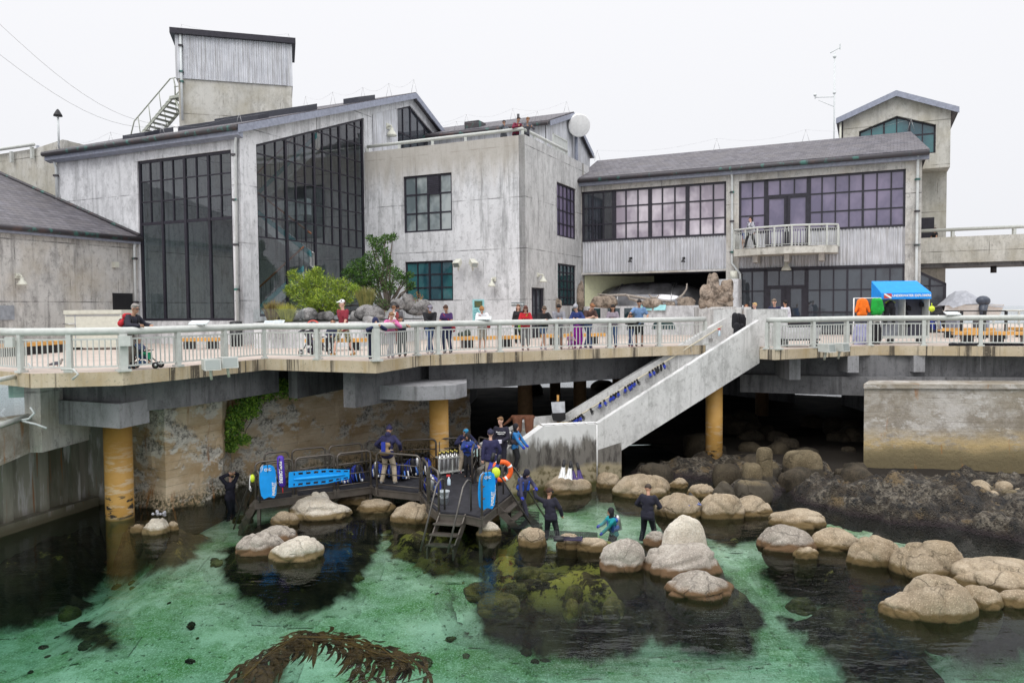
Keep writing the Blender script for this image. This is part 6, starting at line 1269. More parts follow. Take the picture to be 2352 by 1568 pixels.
# black net floating
def net(x0, y0, x1, y1, lab, z=.02):
    a = Pz(x0, y0, z); b = Pz(x1, y0+6, z); c = Pz(x1, y1+2, z); d = Pz(x0, y1, z); mb = MB(); 
    for i in range(31): t = i/30; mb.tube([a+(b-a)*t, d+(c-d)*t], .012, 3)
    for i in range(7): t = i/6; mb.tube([a+(d-a)*t, b+(c-b)*t], .012, 3)
    tag(mb.build('net', M['black']), lab, 'net')
net(1228, 1217, 1372, 1236, 'long black mesh net floating between the boulders and the divers'); net(1165, 1170, 1238, 1212, 'black mesh sheet at the foot of the right platform steps', -.12)
# grey rag and green shrub handled below
def leafblob(mb, c, r, n, seed, sc=(1, 1, 1), L_=.1, W_=.035, up=.2, m=2):
    rr = random.Random(seed)
    for i in range(n):
        d = V(rr.gauss(0, 1), rr.gauss(0, 1), rr.gauss(0, 1)).normalized(); k = rr.random()**.45; 
        p = c+V(d.x*sc[0], d.y*sc[1], d.z*sc[2])*r*k; p += V(noise.noise(p*1.7), noise.noise(p*1.7+V(9, 0, 0)), noise.noise(p*1.7+V(0, 9, 0)))*r*.35
        f = (d*.7+V(rr.uniform(-1, 1), rr.uniform(-1, 1), rr.uniform(-.5, 1)+up)).normalized(); s = f.cross(V(rr.uniform(-1, 1), rr.uniform(-1, 1), rr.uniform(-1, 1))).normalized()
        l = L_*rr.uniform(.6, 1.3); w_ = W_*rr.uniform(.7, 1.2); mb.add([p, p+f*l*.5+s*w_, p+f*l, p+f*l*.5-s*w_], [(0, 1, 2, 3)], rr.choice(range(m)) if isinstance(m, int) else m)
def leafmat(n, a, b): return [plain(n+'_light', a, .6, var=.2, sc=3), plain(n+'_dark', b, .6, var=.2, sc=3)]
def limb(mb, p, q, r0, r1, seed, m=0, wob=.12):
    rr = random.Random(seed); L_ = (q-p).length; pts = [p+(q-p)*i/5+V(rr.uniform(-1, 1), rr.uniform(-1, 1), rr.uniform(-1, 1))*wob*L_*.3*(0 < i < 5) for i in range(6)]; mb.tube(pts, r0, 6, m, rs=[r0+(r1-r0)*i/5 for i in range(6)]); return pts
bark = plain('grey_bark', (.12, .10, .08), .9)
t = thing('wall_shrub', Pd(600, 900, 26.2), 'bright green shrub growing over and hanging down the old stone wall', 'shrub'); mb = MB(); lb = MB()
for i, (x, y, r, D) in enumerate(((560, 900, .35, 26.2), (590, 905, .42, 26.2), (620, 898, .35, 26.6), (650, 895, .42, 27), (672, 903, .25, 27.2), (575, 930, .38, 25.9), (545, 950, .33, 25.8), (540, 980, .33, 25.7), (528, 1005, .3, 25.6), (530, 1028, .2, 25.6), (578, 950, .25, 25.8), (560, 1010, .22, 25.7), (600, 885, .3, 26.5), (640, 885, .25, 27))):
    c = Pd(x, y, D); leafblob(lb, c, r, int(520*r/.35), i, (1.1, .7, .8), .1, .03); limb(mb, Pd(600, 900, 26.4), c, .03, .01, i)
mb.build('branches', bark, t); lb.build('foliage', leafmat('shrub', (.24, .40, .05), (.09, .20, .03)), t)
# ================================================================== people
SKIN = {k: plain('skin_'+k, c, .55, var=.06) for k, c in dict(fair=(.60, .36, .27), tan=(.42, .23, .15), brown=(.28, .14, .085)).items()}
DK = plain('eye_dark', (.02, .015, .012), .4); LIP = plain('lip', (.38, .13, .11), .5)
CL = {}
def cloth(n, c): 
    if n not in CL: CL[n] = plain('cloth_'+n, c, .85, var=.14, sc=7)
    return CL[n]
def camo():
    t = NT('camo_cloth'); c = t.mix(t.noise(9, .48, .52, 3), (.16, .16, .09), (.36, .34, .22)); return t.fin(t.mix(t.noise(13, .56, .58, 3), c, (.07, .06, .04)), .85)
def capsules(segs, grow=0):
    """segs: (p, q, r0, r1[, flatten x]) -> one bmesh of overlapping tapered capsules"""
    mb = MB()
    for s in segs:
        p, q, r0, r1 = Vector(s[0]), Vector(s[1]), s[2]+grow, s[3]+grow; n = 10; d = q-p; L_ = d.length
        if L_ < 1e-4: mb.ball(p, r0, 12, sc=s[4] if len(s) > 4 else (1, 1, 1)); continue
        d /= L_; pts, rs = [], []
        for a in (-1, -.87, -.5): pts.append(p+d*r0*a); rs.append(r0*math.sqrt(max(.0004, 1-a*a)))
        pts += [p, q]; rs += [r0, r1]
        for a in (.5, .87, 1): pts.append(q+d*r1*a); rs.append(r1*math.sqrt(max(.0004, 1-a*a)))
        mb.tube(pts, 0, n, 0, rs=rs)
    return mb
def remesh(mb, vox, name, mats, parent, smooth=2):
    me = bpy.data.meshes.new('t'); me.from_pydata(mb.v, [], mb.f); ob = bpy.data.objects.new('t', me); C.objects.link(ob)
    md = ob.modifiers.new('r', 'REMESH'); md.mode = 'VOXEL'; md.voxel_size = vox
    if smooth: sm = ob.modifiers.new('s', 'SMOOTH'); sm.factor = .5; sm.iterations = smooth
    dg = bpy.context.evaluated_depsgraph_get(); m2 = bpy.data.meshes.new_from_object(ob.evaluated_get(dg)); m2.name = name
    bpy.data.objects.remove(ob); bpy.data.meshes.remove(me)
    m2.materials.clear()
    for q in mats: m2.materials.append(q)
    m2.polygons.foreach_set('use_smooth', [True]*len(m2.polygons)); o = bpy.data.objects.new(name, m2); C.objects.link(o); WT[o] = V(0, 0, 0)
    if parent: o.parent = parent
    return o
def ik(a, b, l1, l2, pole):
    d = b-a; L_ = d.length
    if L_ > (l1+l2)*.995: b = a+d*((l1+l2)*.995/L_); d = b-a; L_ = d.length
    t = (l1*l1-l2*l2+L_*L_)/(2*L_); h = math.sqrt(max(0, l1*l1-t*t)); u = d/L_; pl = pole-u*pole.dot(u); pl = pl.normalized() if pl.length > 1e-4 else V(0, 0, 1)
    return a+u*t+pl*h, b
def person(pos, label, h=1.72, yaw=0, lean=0, side=0, head=(0, 0), arms=None, legs='stand', skin='fair', hair=(.05, .03, .02), hairlen=.1, top=None, sleeve=1, bottom=None, leglen=1, shoe=(.05, .05, .05), hat=None, extras=(), sex=1, cat='person', tuck=0, wet=False, group=None):
    """local frame: faces -Y; lean in degrees forwards; arms: two hand points in units of a 1.75 m body; yaw turns about Z"""
    k = h/1.75; root = thing('person', pos, label, cat, group, rz=math.radians(yaw))
    S = lambda *a: V(*a)*k
    hipz = .93 if legs in ('stand', 'walk', 'cross', 'wide') else (.5 if legs == 'sit' else .30)
    hb = .28*math.sin(math.radians(lean)) if legs != 'sit' else 0
    hip = V(0, hb*.6, hipz-.02*abs(math.sin(math.radians(lean)))); Rl = Matrix.Rotation(math.radians(lean), 3, 'X') @ Matrix.Rotation(math.radians(side), 3, 'Y')
    ax = lambda x, y, z: hip + Rl @ V(x, y, z)
    sp1, ch, nk = ax(0, .0, .16), ax(0, 0, .36), ax(0, .01, .52)
    hd = Matrix.Rotation(math.radians(head[1]), 3, 'Z') @ Matrix.Rotation(math.radians(head[0]), 3, 'X'); Rh = Rl @ hd if False else Matrix.Rotation(math.radians(lean*.45), 3, 'X') @ hd
    hc = nk + (Rl @ V(0, 0, .05)) + Rh @ V(0, -.02, .125)
    w_ = .175 if sex else .155
    sh = [ax(-w_, 0, .47), ax(w_, 0, .47)]
    if arms is None: arms = ((-.26, -.02, .78), (.26, -.02, .78))
    hands = []; arm = []
    for i in (0, 1):
        sx = -1 if i == 0 else 1; tgt = V(*arms[i]); el, ha = ik(sh[i], tgt, .285, .26, V(sx*.8, .5, -.45)); arm.append((sh[i], el, ha)); hands.append(ha)
    if legs == 'sit': ft = [V(-.12, -.48, .08), V(.12, -.46, .08)]; pole = V(0, -1, .6)
    elif legs == 'squat': ft = [V(-.12, -.05, .08), V(.12, -.12, .08)]; pole = V(0, -1, .3)
    elif legs == 'walk': ft = [V(-.10, -.34, .08), V(.10, .32, .10)]; pole = V(0, -1, 0)
    elif legs == 'cross': ft = [V(.06, -.05, .08), V(-.08, .12, .09)]; pole = V(0, -1, 0)
    elif legs == 'wide': ft = [V(-.2, 0, .08), V(.2, .05, .08)]; pole = V(0, -1, 0)
    else: ft = [V(-.1, .0, .08), V(.11, .05, .08)]; pole = V(0, -1, 0)
    leg = []
    for i in (0, 1):
        hj = hip+V((-1 if i == 0 else 1)*.085, 0, -.02); kn, an = ik(hj, ft[i], .43, .43, pole); leg.append((hj, kn, an))
    f = k
    def sc(segs): return [(Vector(s[0])*k, Vector(s[1])*k, s[2]*k, s[3]*k)+tuple(s[4:]) for s in segs]
    torso = [(ax(-.075, 0, .02), ax(.075, 0, .02), .105, .105), (ax(-.06, 0, .16), ax(.06, 0, .16), .095, .095), (ax(-.085, 0, .34), ax(.085, 0, .34), .105, .105), (ax(-.11, 0, .43), ax(.11, 0, .43), .075, .075), (ax(0, 0, .1), ax(0, 0, .4), .11, .115)]
    if not sex: torso += [(ax(-.06, -.07, .36), ax(.06, -.07, .36), .065, .065)]
    armS = [[(a, b, .055, .042), (b, c, .042, .028)] for a, b, c in arm]
    legS = [[(a, b, .088, .058), (b, c, .056, .036)] for a, b, c in leg]
    body = torso+[s for q in armS+legS for s in q]+[(nk-Rl@V(0, 0, .03), hc-Rh@V(0, 0, .04), .05, .048)]
    body += [(hc+Rh@V(0, .012, .02), hc+Rh@V(0, .012, .02), .098, .098, (.80, .98, 1.1)), (hc+Rh@V(0, -.03, -.06), hc+Rh@V(0, -.045, -.075), .05, .036), (hc+Rh@V(0, -.088, .0), hc+Rh@V(0, -.103, -.022), .012, .017), (hc+Rh@V(-.08, .01, 0), hc+Rh@V(-.086, .015, .02), .015, .018), (hc+Rh@V(.08, .01, 0), hc+Rh@V(.086, .015, .02), .015, .018)]
    for i in (0, 1):                                                # palm, thumb, four fingers
        a, b, c = arm[i]; d = (c-b).normalized(); sd = d.cross(V(0, 1, .3)); sd = sd.normalized() if sd.length > .1 else V(1, 0, 0); dn = d.cross(sd).normalized()
        body.append((c, c+d*.055, .03, .034)); 
        for j in range(4): o = sd*(.024*(j-1.5)); l = (.052, .064, .06, .045)[j]; body += [(c+d*.07+o, c+d*(.07+l*.6)+o*1.15, .0105, .0095), (c+d*(.07+l*.6)+o*1.15, c+d*(.07+l)+o*1.15+dn*.02, .0095, .008)]
        body.append((c+d*.02+sd*.03, c+d*.06+sd*.062, .013, .010))
    for i in (0, 1): a, b, c = leg[i]; body.append((c+V(0, .02, -.03), c+V(0, -.13, -.045), .035, .03))
    bo = remesh(capsules(sc(body)), .017*max(k, .75), 'body', [SKIN[skin], DK, LIP], root, 1)
    me = bo.data; fm = MB()
    for sx in (-1, 1): fm.ball((hc+Rh@V(sx*.032, -.082, .018))*k, .0125*k, 6, 1)
    fm.tube([(hc+Rh@V(x, -.092, -.052))*k for x in (-.022, 0, .022)], .006*k, 5, 2)
    bm = bmesh.new(); bm.from_mesh(me); vs = [bm.verts.new(p) for p in fm.v]
    for q, m_ in zip(fm.f, fm.m):
        try: fc = bm.faces.new([vs[i] for i in q]); fc.material_index = m_; fc.smooth = True
        except ValueError: pass
    bm.to_mesh(me); bm.free()
    def wear(name, segs, grow, mat, vox=.02): return remesh(capsules(sc(segs), grow*k), vox*max(k, .75), name, [mat], root, 2)
    if bottom:
        bs = [(ax(-.075, 0, .03), ax(.075, 0, .03), .105, .105)]
        for a, b, c in leg:
            bs.append((a, b if leglen > .45 else a+(b-a)*leglen*2, .09, .066))
            if leglen > .5: bs.append((b, b+(c-b)*min(1, (leglen-.5)*2), .064, .054))
        if bottom[0] == 'dress': bs.append((hip, V(0, hip.y*.5, .35), .12, .2))
        wear('trousers' if leglen > .6 else 'shorts', bs, .012, bottom[1] if not isinstance(bottom[1], tuple) else cloth(bottom[0], bottom[1]))
    if top:
        m_ = top[1] if not isinstance(top[1], tuple) else cloth(top[0], top[1]); ts = list(torso)
        if tuck == 0: ts.append((ax(-.08, 0, -.05), ax(.08, 0, -.05), .105, .105))
        for a, b, c in arm:
            ts.append((a, b if sleeve >= .5 else a+(b-a)*sleeve*2, .058, .05))
            if sleeve > .5: ts.append((b, b+(c-b)*min(.97, (sleeve-.5)*2), .05, .042))
        if top[0].endswith('hood'): ts += [(nk, nk+Rl@V(0, .06, .02), .075, .08)]
        wear('jacket' if sleeve > .6 else 'shirt', ts, .016, m_)
    for i in (0, 1):
        if shoe is None: break
        a, b, c = leg[i]; s = [(c+V(0, .03, -.035), c+V(0, -.12, -.045), .042, .036), (c+V(0, .02, 0), c+V(0, .01, -.03), .045, .045)]
        if shoe == 'fin': s = [(c+V(0, .02, 0), c+V(0, -.1, -.05), .05, .04), (c+V(-.05, -.15, -.055), c+V(-.09, -.55, -.05), .02, .02), (c+V(.05, -.15, -.055), c+V(.09, -.55, -.05), .02, .02), (c+V(0, -.15, -.055), c+V(0, -.55, -.05), .05, .05)]
        remesh(capsules(sc(s)), .014, 'shoe', [cloth('shoe%s' % (shoe,), shoe if isinstance(shoe, tuple) else (.03, .03, .03))], root, 1)
    H_ = lambda *a: (hc+Rh@V(*a))
    if hair:
        hm = cloth('hair%.2f%.2f' % hair[:2], hair); hs = [(H_(0, .03, .05), H_(0, .03, .05), .102, .102, (.86, .95, 1.0)), (H_(-.05, -.03, .09), H_(.05, -.03, .09), .04, .04)]
        if hairlen > .15: hs += [(H_(-.07, .03, .0), H_(-.085, .02, .02-hairlen), .035, .03), (H_(.07, .03, .0), H_(.085, .02, .02-hairlen), .035, .03), (H_(0, .08, .0), H_(0, .09, .0-hairlen), .075, .06)]
        if hairlen < 0: hs += [(H_(0, .11, .06), H_(0, .15, .02), .035, .04), (H_(0, .15, .02), H_(0, .16, -.08), .03, .015)]
        remesh(capsules(sc(hs)), .014, 'hair', [hm], root, 2)
    if hat:
        kind, c0 = hat; hm = cloth('hat%.2f%.2f%.2f' % c0, c0)
        if kind == 'cap': hs = [(H_(0, .01, .07), H_(0, .01, .07), .108, .108, (.88, 1.0, .75)), (H_(-.04, -.10, .07), H_(-.03, -.165, .055), .016, .012), (H_(.04, -.10, .07), H_(.03, -.165, .055), .016, .012), (H_(0, -.10, .075), H_(0, -.17, .058), .02, .014)]
        elif kind == 'beanie': hs = [(H_(0, .02, .06), H_(0, .02, .06), .112, .112, (.9, 1.0, .95)), (H_(0, .03, .1), H_(0, .06, .15), .07, .04)]
        elif kind == 'hood': hs = [(H_(0, .035, .04), H_(0, .035, .04), .118, .118, (.92, 1.0, 1.08)), (H_(-.085, .0, .0), H_(-.05, .0, -.10), .04, .045), (H_(.085, .0, .0), H_(.05, .0, -.10), .04, .045), (H_(0, .06, -.02), nk, .08, .085)]
        remesh(capsules(sc(hs)), .014, {'cap': 'cap', 'beanie': 'beanie', 'hood': 'hood'}[kind], [hm], root, 2)
    Q = dict(H=lambda *a: H_(*a)*k, T=lambda *a: ax(*a)*k, hand=[(a[2]+(a[2]-a[1]).normalized()*.06)*k for a in arm], leg=leg, k=k, root=root, arm=arm)
    for e in extras: e(Q)
    return root
def at_deck(x, y): return Pz(x, y, ZD)
def glasses(Q):
    mb = MB()
    for s in (-1, 1): mb.ball(Q['H'](s*.034, -.088, .018), .026*Q['k'], 8, sc=(1, .5, .8))
    mb.tube([Q['H'](-.085, .0, .02), Q['H'](-.06, -.08, .022), Q['H'](.06, -.08, .022), Q['H'](.085, .0, .02)], .006, 4); mb.build('sunglasses', M['blackgloss'], Q['root'], local=True)
def mask(c=(.02, .02, .025)):
    def f(Q):
        mb = MB(); mb.ball(Q['H'](0, -.085, .03), .06*Q['k'], 10, sc=(1.2, .6, .75)); mb.tube([Q['H'](.09*math.sin(a), .01+.1*math.cos(a), .04) for a in [2*math.pi*i/14 for i in range(14)]], .013, 5, close=True)
        mb.build('dive_mask', [M['blackgloss']], Q['root'], local=True)
    return f
def backpack(c, c2=(.03, .03, .035), s=1, low=0):
    def f(Q):
        k = Q['k']*s; T = Q['T']; segs = [(T(-.07, .16, .42-low), T(.07, .16, .42-low), .085, .085), (T(-.08, .18, .2-low), T(.08, .18, .2-low), .10, .10), (T(0, .18, .2-low), T(0, .16, .42-low), .11, .09)]
        o = remesh(capsules(segs), .018, 'backpack', [cloth('pack%.2f%.2f' % c[:2], c)], Q['root'], 2); mb = MB()
        mb.ball(T(0, .27, .22-low), .07*k, 8, sc=(1.4, .6, 1))
        for sx in (-1, 1): mb.tube([T(sx*.10, .14, .47-low), T(sx*.12, .0, .545), T(sx*.115, -.125, .42), T(sx*.13, -.10, .2), T(sx*.10, .1, .12)], .018, 5)
        mb.build('strap', cloth('packs%.2f%.2f' % c2[:2], c2), o, local=True)
    return f
def heldbox(i, d, c, nm='phone'):
    def f(Q): p = Q['hand'][i]; MB().cbox(p+V(0, -.02, .02), d, 0).build(nm, cloth('held%.2f%.2f%.2f' % c, c), Q['root'], local=True)
    return f
def bag(x, z, c, nm='shoulder_bag', r=.11, y=.0):
    def f(Q):
        mb = MB(); p = Q['T'](x, y, z); mb.ball(p, r, 8, sc=(1, .55, 1.15)); mb.tube([p, Q['T'](x*.6, -.14, .3), Q['T'](-x*.5, -.10, .50), Q['T'](-x*.4, .10, .45)], .012, 4); mb.build(nm, cloth('bag%.2f%.2f' % c[:2], c), Q['root'], local=True)
    return f
def chest_print(txt, size, mat, x=0, z=.36):
    def f(Q):
        p = Q['T'](x, -.15, z); a = (Q['T'](.1, 0, 0)-Q['T'](0, 0, 0)); b = (Q['T'](0, 0, .1)-Q['T'](0, 0, 0)); o = text(txt, p, a, b, size, mat, None, 'chest_print', .002); o.parent = Q['root']
    return f
RAIL = ((-.14, -.42, 1.08), (.14, -.42, 1.08)); RAILX = ((.06, -.42, 1.08), (-.06, -.40, 1.08)); PHONE = ((-.05, -.34, 1.12), (.05, -.34, 1.12))
def railp(x, back=.42):                                             # a standing place just behind the railing at picture column x
    p = chain((x,), EDGE+[notch[0]])[0]; q = offs(V(p.x, p.y, 0), back); return V(q.x, q.y, ZD)
jean = ('jean', (.06, .10, .22)); navy = ('navy', (.012, .014, .05)); blk = ('black', (.015, .015, .018)); khaki = ('khaki', (.42, .35, .26)); wet_ = ('wetsuit', (.014, .014, .026)); grey = ('grey', (.25, .25, .27))
P_ = person
o_ = remesh(capsules(WSEG), .02, 'legs', [wm], WQ); o_.matrix_parent_inverse = Matrix.Translation(-WT[WQ])
P_(railp(297, .6), 'man in black puffer jacket and sunglasses with red backpack leaning on the left rail', 1.8, 75, 28, 0, (0, 0), ((-.2, -.5, 1.12), (.3, -.4, 1.12)), 'stand', 'tan', (.25, .23, .21), .05, ('puffer', (.018, .018, .03)), 1, ('greypants', (.17, .15, .13)), 1, (.05, .08, .1), None, (glasses, backpack((.45, .02, .03))))
P_(at_deck(790, 819), 'man in maroon shirt, camouflage shorts and white cap walking behind the rail', 1.85, -35, 3, 0, (0, -25), ((-.25, .2, .85), (.25, -.25, .88)), 'walk', 'fair', (.1, .06, .04), .05, ('maroon', (.22, .02, .035)), .4, ('camo', camo()), .5, (.35, .2, .07), ('cap', (.75, .75, .76)))
P_(at_deck(767, 806)+V(0, 0, .0), 'dark haired woman in a navy hoodie sitting on the bench behind the walking man', 1.6, -10, 5, 0, (0, 15), ((-.1, -.3, .62), (.1, -.3, .62)), 'sit', 'tan', (.015, .012, .012), .2, ('navyhood', (.03, .035, .07)), 1, blk, 1, (.03, .03, .03), None, (), 0)
P_(railp(857, .5), 'child in a hooded navy sweatshirt draped over the rail corner', 1.55, 25, 62, 0, (-20, 0), ((-.1, -.6, 1.16), (.12, -.6, 1.16)), 'stand', 'fair', None, 0, ('darkhood', (.018, .022, .07)), 1, ('navytrack', (.015, .018, .05)), 1, (.05, .05, .06), ('hood', (.018, .022, .07)), (), 0)
P_(railp(898, .45), 'girl in a pink jacket and pale leggings leaning on the rail', 1.55, 15, 35, 0, (15, 20), ((-.1, -.45, 1.22), (.12, -.42, 1.22)), 'cross', 'fair', (.22, .12, .06), -.1, ('pink', (.62, .16, .36)), 1, ('leggings', (.42, .40, .45)), 1, (.3, .3, .32), None, (), 0)
P_(railp(924, .5), 'dark haired girl resting her chin on folded arms on the rail', 1.45, 0, 45, 0, (-10, 15), ((-.02, -.55, 1.28), (.16, -.52, 1.28)), 'stand', 'tan', (.04, .025, .02), -.1, navy, .3, blk, 1, (.05, .05, .05), None, (), 0)
P_(at_deck(905, 790), 'woman in a maroon top with a white bag seen from behind at the planter', 1.7, 170, 5, 0, (0, 0), None, 'stand', 'fair', (.2, .1, .05), .1, ('maroon2', (.25, .05, .05)), 1, ('redbag', (.15, .02, .02)), .9, (.1, .1, .1), None, (backpack((.6, .58, .55), (.6, .58, .55), .8),), 0)
P_(at_deck(914, 787), 'dark haired person with grey scarf seen from behind beside the maroon top', 1.75, 190, 8, 0, (0, 0), None, 'stand', 'tan', (.03, .02, .02), .08, ('greyhood', (.10, .10, .11)), 1, jean, .9, (.1, .05, .04))
P_(railp(988, .5), 'man in a black jacket and grey cap looking down at his hands on the rail', 1.76, 10, 22, 0, (35, 0), RAILX, 'cross', 'tan', (.05, .04, .04), .06, blk, 1, jean, 1, (.4, .4, .42), ('cap', (.22, .2, .25)))
P_(railp(1028, .45), 'woman in a purple navy tee with a red bag looking at her phone', 1.68, -15, 8, 0, (25, 0), PHONE, 'stand', 'tan', (.06, .03, .02), -.1, ('violet', (.05, .02, .10)), .3, ('dkjean', (.025, .035, .09)), 1, (.3, .28, .26), None, (heldbox(1, (.035, .01, .06), (.03, .03, .04)), bag(.2, -.05, (.4, .03, .05))), 0)
P_(railp(1108, .5), 'person in a white jacket and khaki shorts with a camera on the rail', 1.72, 5, 25, 0, (40, -10), ((-.02, -.42, 1.12), (.1, -.42, 1.12)), 'stand', 'fair', (.32, .15, .05), .07, ('whitejacket', (.75, .75, .78)), 1, ('khakishort', (.38, .34, .29)), .5, (.55, .55, .58), None, (heldbox(1, (.05, .05, .04), (.02, .02, .02), 'camera'), bag(.2, .0, (.4, .04, .03))), 0)
P_(at_deck(1107, 776), 'dark haired man in a black jacket reading the teal board on the block wall', 1.78, 100, 0, 0, (0, 0), None, 'stand', 'tan', (.015, .012, .012), .06, ('blkjacket', (.02, .025, .035)), 1, ('paleblue', (.3, .38, .5)), 1, (.03, .03, .03))
P_(at_deck(1191, 789), 'long haired woman in black standing behind the woman in red', 1.7, -10, 0, 0, (10, 10), None, 'stand', 'fair', (.12, .06, .035), .34, blk, 1, blk, 1, (.03, .03, .03), None, (), 0)
P_(railp(1207, .45), 'woman in a red jacket with glasses looking at her phone at the rail', 1.66, 5, 14, 0, (30, 0), PHONE, 'stand', 'fair', (.10, .035, .025), .17, ('red', (.45, .015, .025)), 1, ('greypant2', (.22, .22, .23)), .82, (.12, .12, .14), None, (glasses, heldbox(1, (.035, .01, .06), (.03, .03, .04)), bag(-.16, -.03, (.2, .45, .03))), 0)
P_(railp(1249, .48), 'young woman in black jacket and denim shorts leaning over the rail with a phone', 1.7, 5, 25, 0, (35, 0), ((-.02, -.42, 1.12), (.12, -.42, 1.12)), 'cross', 'fair', (.10, .07, .05), -.1, blk, 1, ('denimshort', (.10, .16, .28)), .35, (.3, .32, .4), None, (heldbox(1, (.035, .01, .06), (.03, .03, .04)),), 0)
P_(railp(1283, .5), 'young man in a light grey pullover folding his arms on the rail', 1.74, 0, 24, 0, (25, 0), ((.05, -.4, 1.12), (.02, -.42, 1.14)), 'stand', 'tan', (.015, .012, .012), .06, ('lightgrey', (.24, .24, .27)), 1, ('greyshort', (.22, .22, .24)), .5, (.06, .06, .06))
P_(railp(1327, .55), 'woman in blue jacket, grey headscarf, sunglasses and long magenta skirt', 1.7, -20, 20, 0, (15, -30), ((-.05, -.42, 1.15), (.15, -.38, 1.15)), 'stand', 'fair', None, 0, ('bluejacket', (.02, .035, .14)), 1, ('dress', (.30, .01, .32)), .9, (.2, .05, .2), ('beanie', (.34, .34, .37)), (glasses,), 0)
P_(railp(1352, .5), 'bearded man in a brown tee and jeans with hands clasped on the rail', 1.82, 15, 32, 0, (30, 20), ((-.04, -.45, 1.13), (.04, -.46, 1.13)), 'cross', 'fair', (.25, .11, .05), .05, ('browntee', (.07, .035, .03)), .35, jean, 1, (.05, .07, .15))
P_(railp(1311, .3), 'small blond girl in a floral purple dress crouching behind the balusters', 1.02, 0, 12, 0, (5, 0), ((-.1, -.3, .65), (.1, -.3, .65)), 'squat', 'fair', (.45, .28, .12), -.1, ('floral', (.42, .2, .42)), .3, ('floral2', (.35, .15, .4)), .6, (.5, .5, .55), None, (), 0)
P_(railp(1408, .45), 'dark haired woman in a mottled grey sweater smiling at her phone', 1.66, -10, 12, 0, (20, 10), PHONE, 'stand', 'tan', (.015, .01, .01), .25, ('mottled', (.26, .22, .26)), .85, ('skinny', (.06, .12, .26)), 1, (.14, .06, .035), None, (heldbox(0, (.035, .01, .06), (.3, .03, .03)),), 0)
P_(railp(1468, .5), 'bearded man in a blue tee and black shorts holding the rail', 1.84, -5, 8, 0, (20, 0), ((-.42, -.42, 1.1), (.25, -.3, 1.0)), 'stand', 'tan', (.02, .015, .015), .05, ('bluetee', (.14, .24, .42)), .35, ('blkshort', (.02, .02, .022)), .5, (.06, .06, .06))
P_(railp(1449, .42), 'child in a black hoodie and jeans propped on the rail before the blue tee', 1.4, -10, 40, 0, (-15, -10), ((.0, -.5, 1.3), (.16, -.5, 1.3)), 'cross', 'brown', (.02, .015, .015), .08, ('blkhood', (.02, .02, .022)), 1, jean, 1, (.3, .05, .08))
P_(Pd(1714, 790, 33.6)*1+V(0, 0, 0), 'woman with long reddish hair and glasses behind the stair pillars', 1.6, -20, 0, 0, (0, 0), ((-.1, -.25, 1.1), (.2, -.2, .9)), 'stand', 'fair', (.25, .10, .04), .32, ('brownjk', (.05, .04, .04)), 1, blk, 1, (.05, .05, .05), None, (), 0).location.z = ZD
P_(Pd(1736, 790, 33.2), 'curly blond woman in a bright blue jacket behind the stair pillars', 1.68, -75, 8, 0, (0, 0), ((-.2, -.35, .95), (.2, -.35, .95)), 'stand', 'fair', (.50, .34, .15), .12, ('brightblue', (.03, .16, .42)), 1, navy, 1, (.05, .05, .05), None, (), 0).location.z = ZD
P_(Pd(1779, 790, 31.6), 'grey haired man in a navy pullover behind the wide stair pillar', 1.82, -35, 5, 0, (15, 0), None, 'stand', 'fair', (.16, .12, .09), .07, navy, 1, ('greypant3', (.1, .1, .11)), 1, (.05, .05, .05)).location.z = ZD
P_(Pd(1803, 790, 35.0), 'man in a white sweatshirt seen from behind near the cafe door', 1.78, 200, 0, 0, (0, 0), None, 'stand', 'tan', (.015, .012, .012), .08, ('whitesweat', (.62, .62, .68)), 1, blk, 1, (.05, .05, .05)).location.z = ZD
# roof terrace, balcony, bridge
tz = zP-.72
for x, D_, lab, yaw, col, hr_, ex in ((1157, .45, 'woman in sunglasses and a grey cardigan with hand to her mouth on the roof terrace', 10, (.12, .13, .15), (.03, .02, .02), (glasses,)), (1186, .42, 'man in a maroon pullover leaning on the roof terrace parapet', 30, (.16, .015, .04), (.03, .02, .02), ()), (1209, .7, 'brown haired person half hidden behind the terrace corner rail', 20, (.10, .10, .12), (.2, .1, .05), ())):
    s = FB.off(0, -D_).px(x, 300)[0]; p = FB.w(s, -D_, tz); w0 = 'woman' in lab
    P_(p, lab, 1.66 if w0 else 1.76, yaw, 8 if w0 else 22, 0, (15, 0), ((-.05, -.2, 1.45), (.2, -.35, 1.15)) if w0 else ((-.15, -.4, 1.2), (.15, -.4, 1.2)), 'stand', 'tan', hr_, -.1 if w0 else .06, ('c'+lab[:9], col), 1, blk, 1, (.05, .05, .05), None, ex, 0 if w0 else 1)
s = FE.off(0, 1.2).px(1724, 560)[0]; P_(FE.w(s, 1.2, zt_), 'dark haired woman in a grey top with a black backpack on the balcony', 1.68, -60, 0, 0, (0, -50), None, 'walk', 'fair', (.03, .02, .02), .12, ('palegrey', (.42, .42, .47)), 1, blk, 1, (.05, .05, .05), None, (backpack((.02, .02, .03)),), 0)
s = FE.off(0, 1.1).px(1710, 560)[0]; P_(FE.w(s, 1.1, zt_), 'small child in a blue top beside the woman on the balcony', 1.1, -60, 0, 0, (0, 0), None, 'stand', 'fair', (.2, .12, .06), .1, ('kidblue', (.08, .12, .3)), .4, ('kidtan', (.3, .2, .15)), .5, (.3, .3, .3), None, (), 0)
s = FBR.off(0, -.9).px(2147, 560)[0]; P_(FBR.w(s, -.9, z1b-1.05), 'woman in black with dark hair on the foot bridge by the dark door', 1.68, -80, 0, 0, (0, 0), ((-.1, -.3, 1.0), (.2, -.3, 1.0)), 'stand', 'tan', (.08, .03, .02), .16, blk, .2, blk, 1, (.05, .05, .05), None, (), 0)
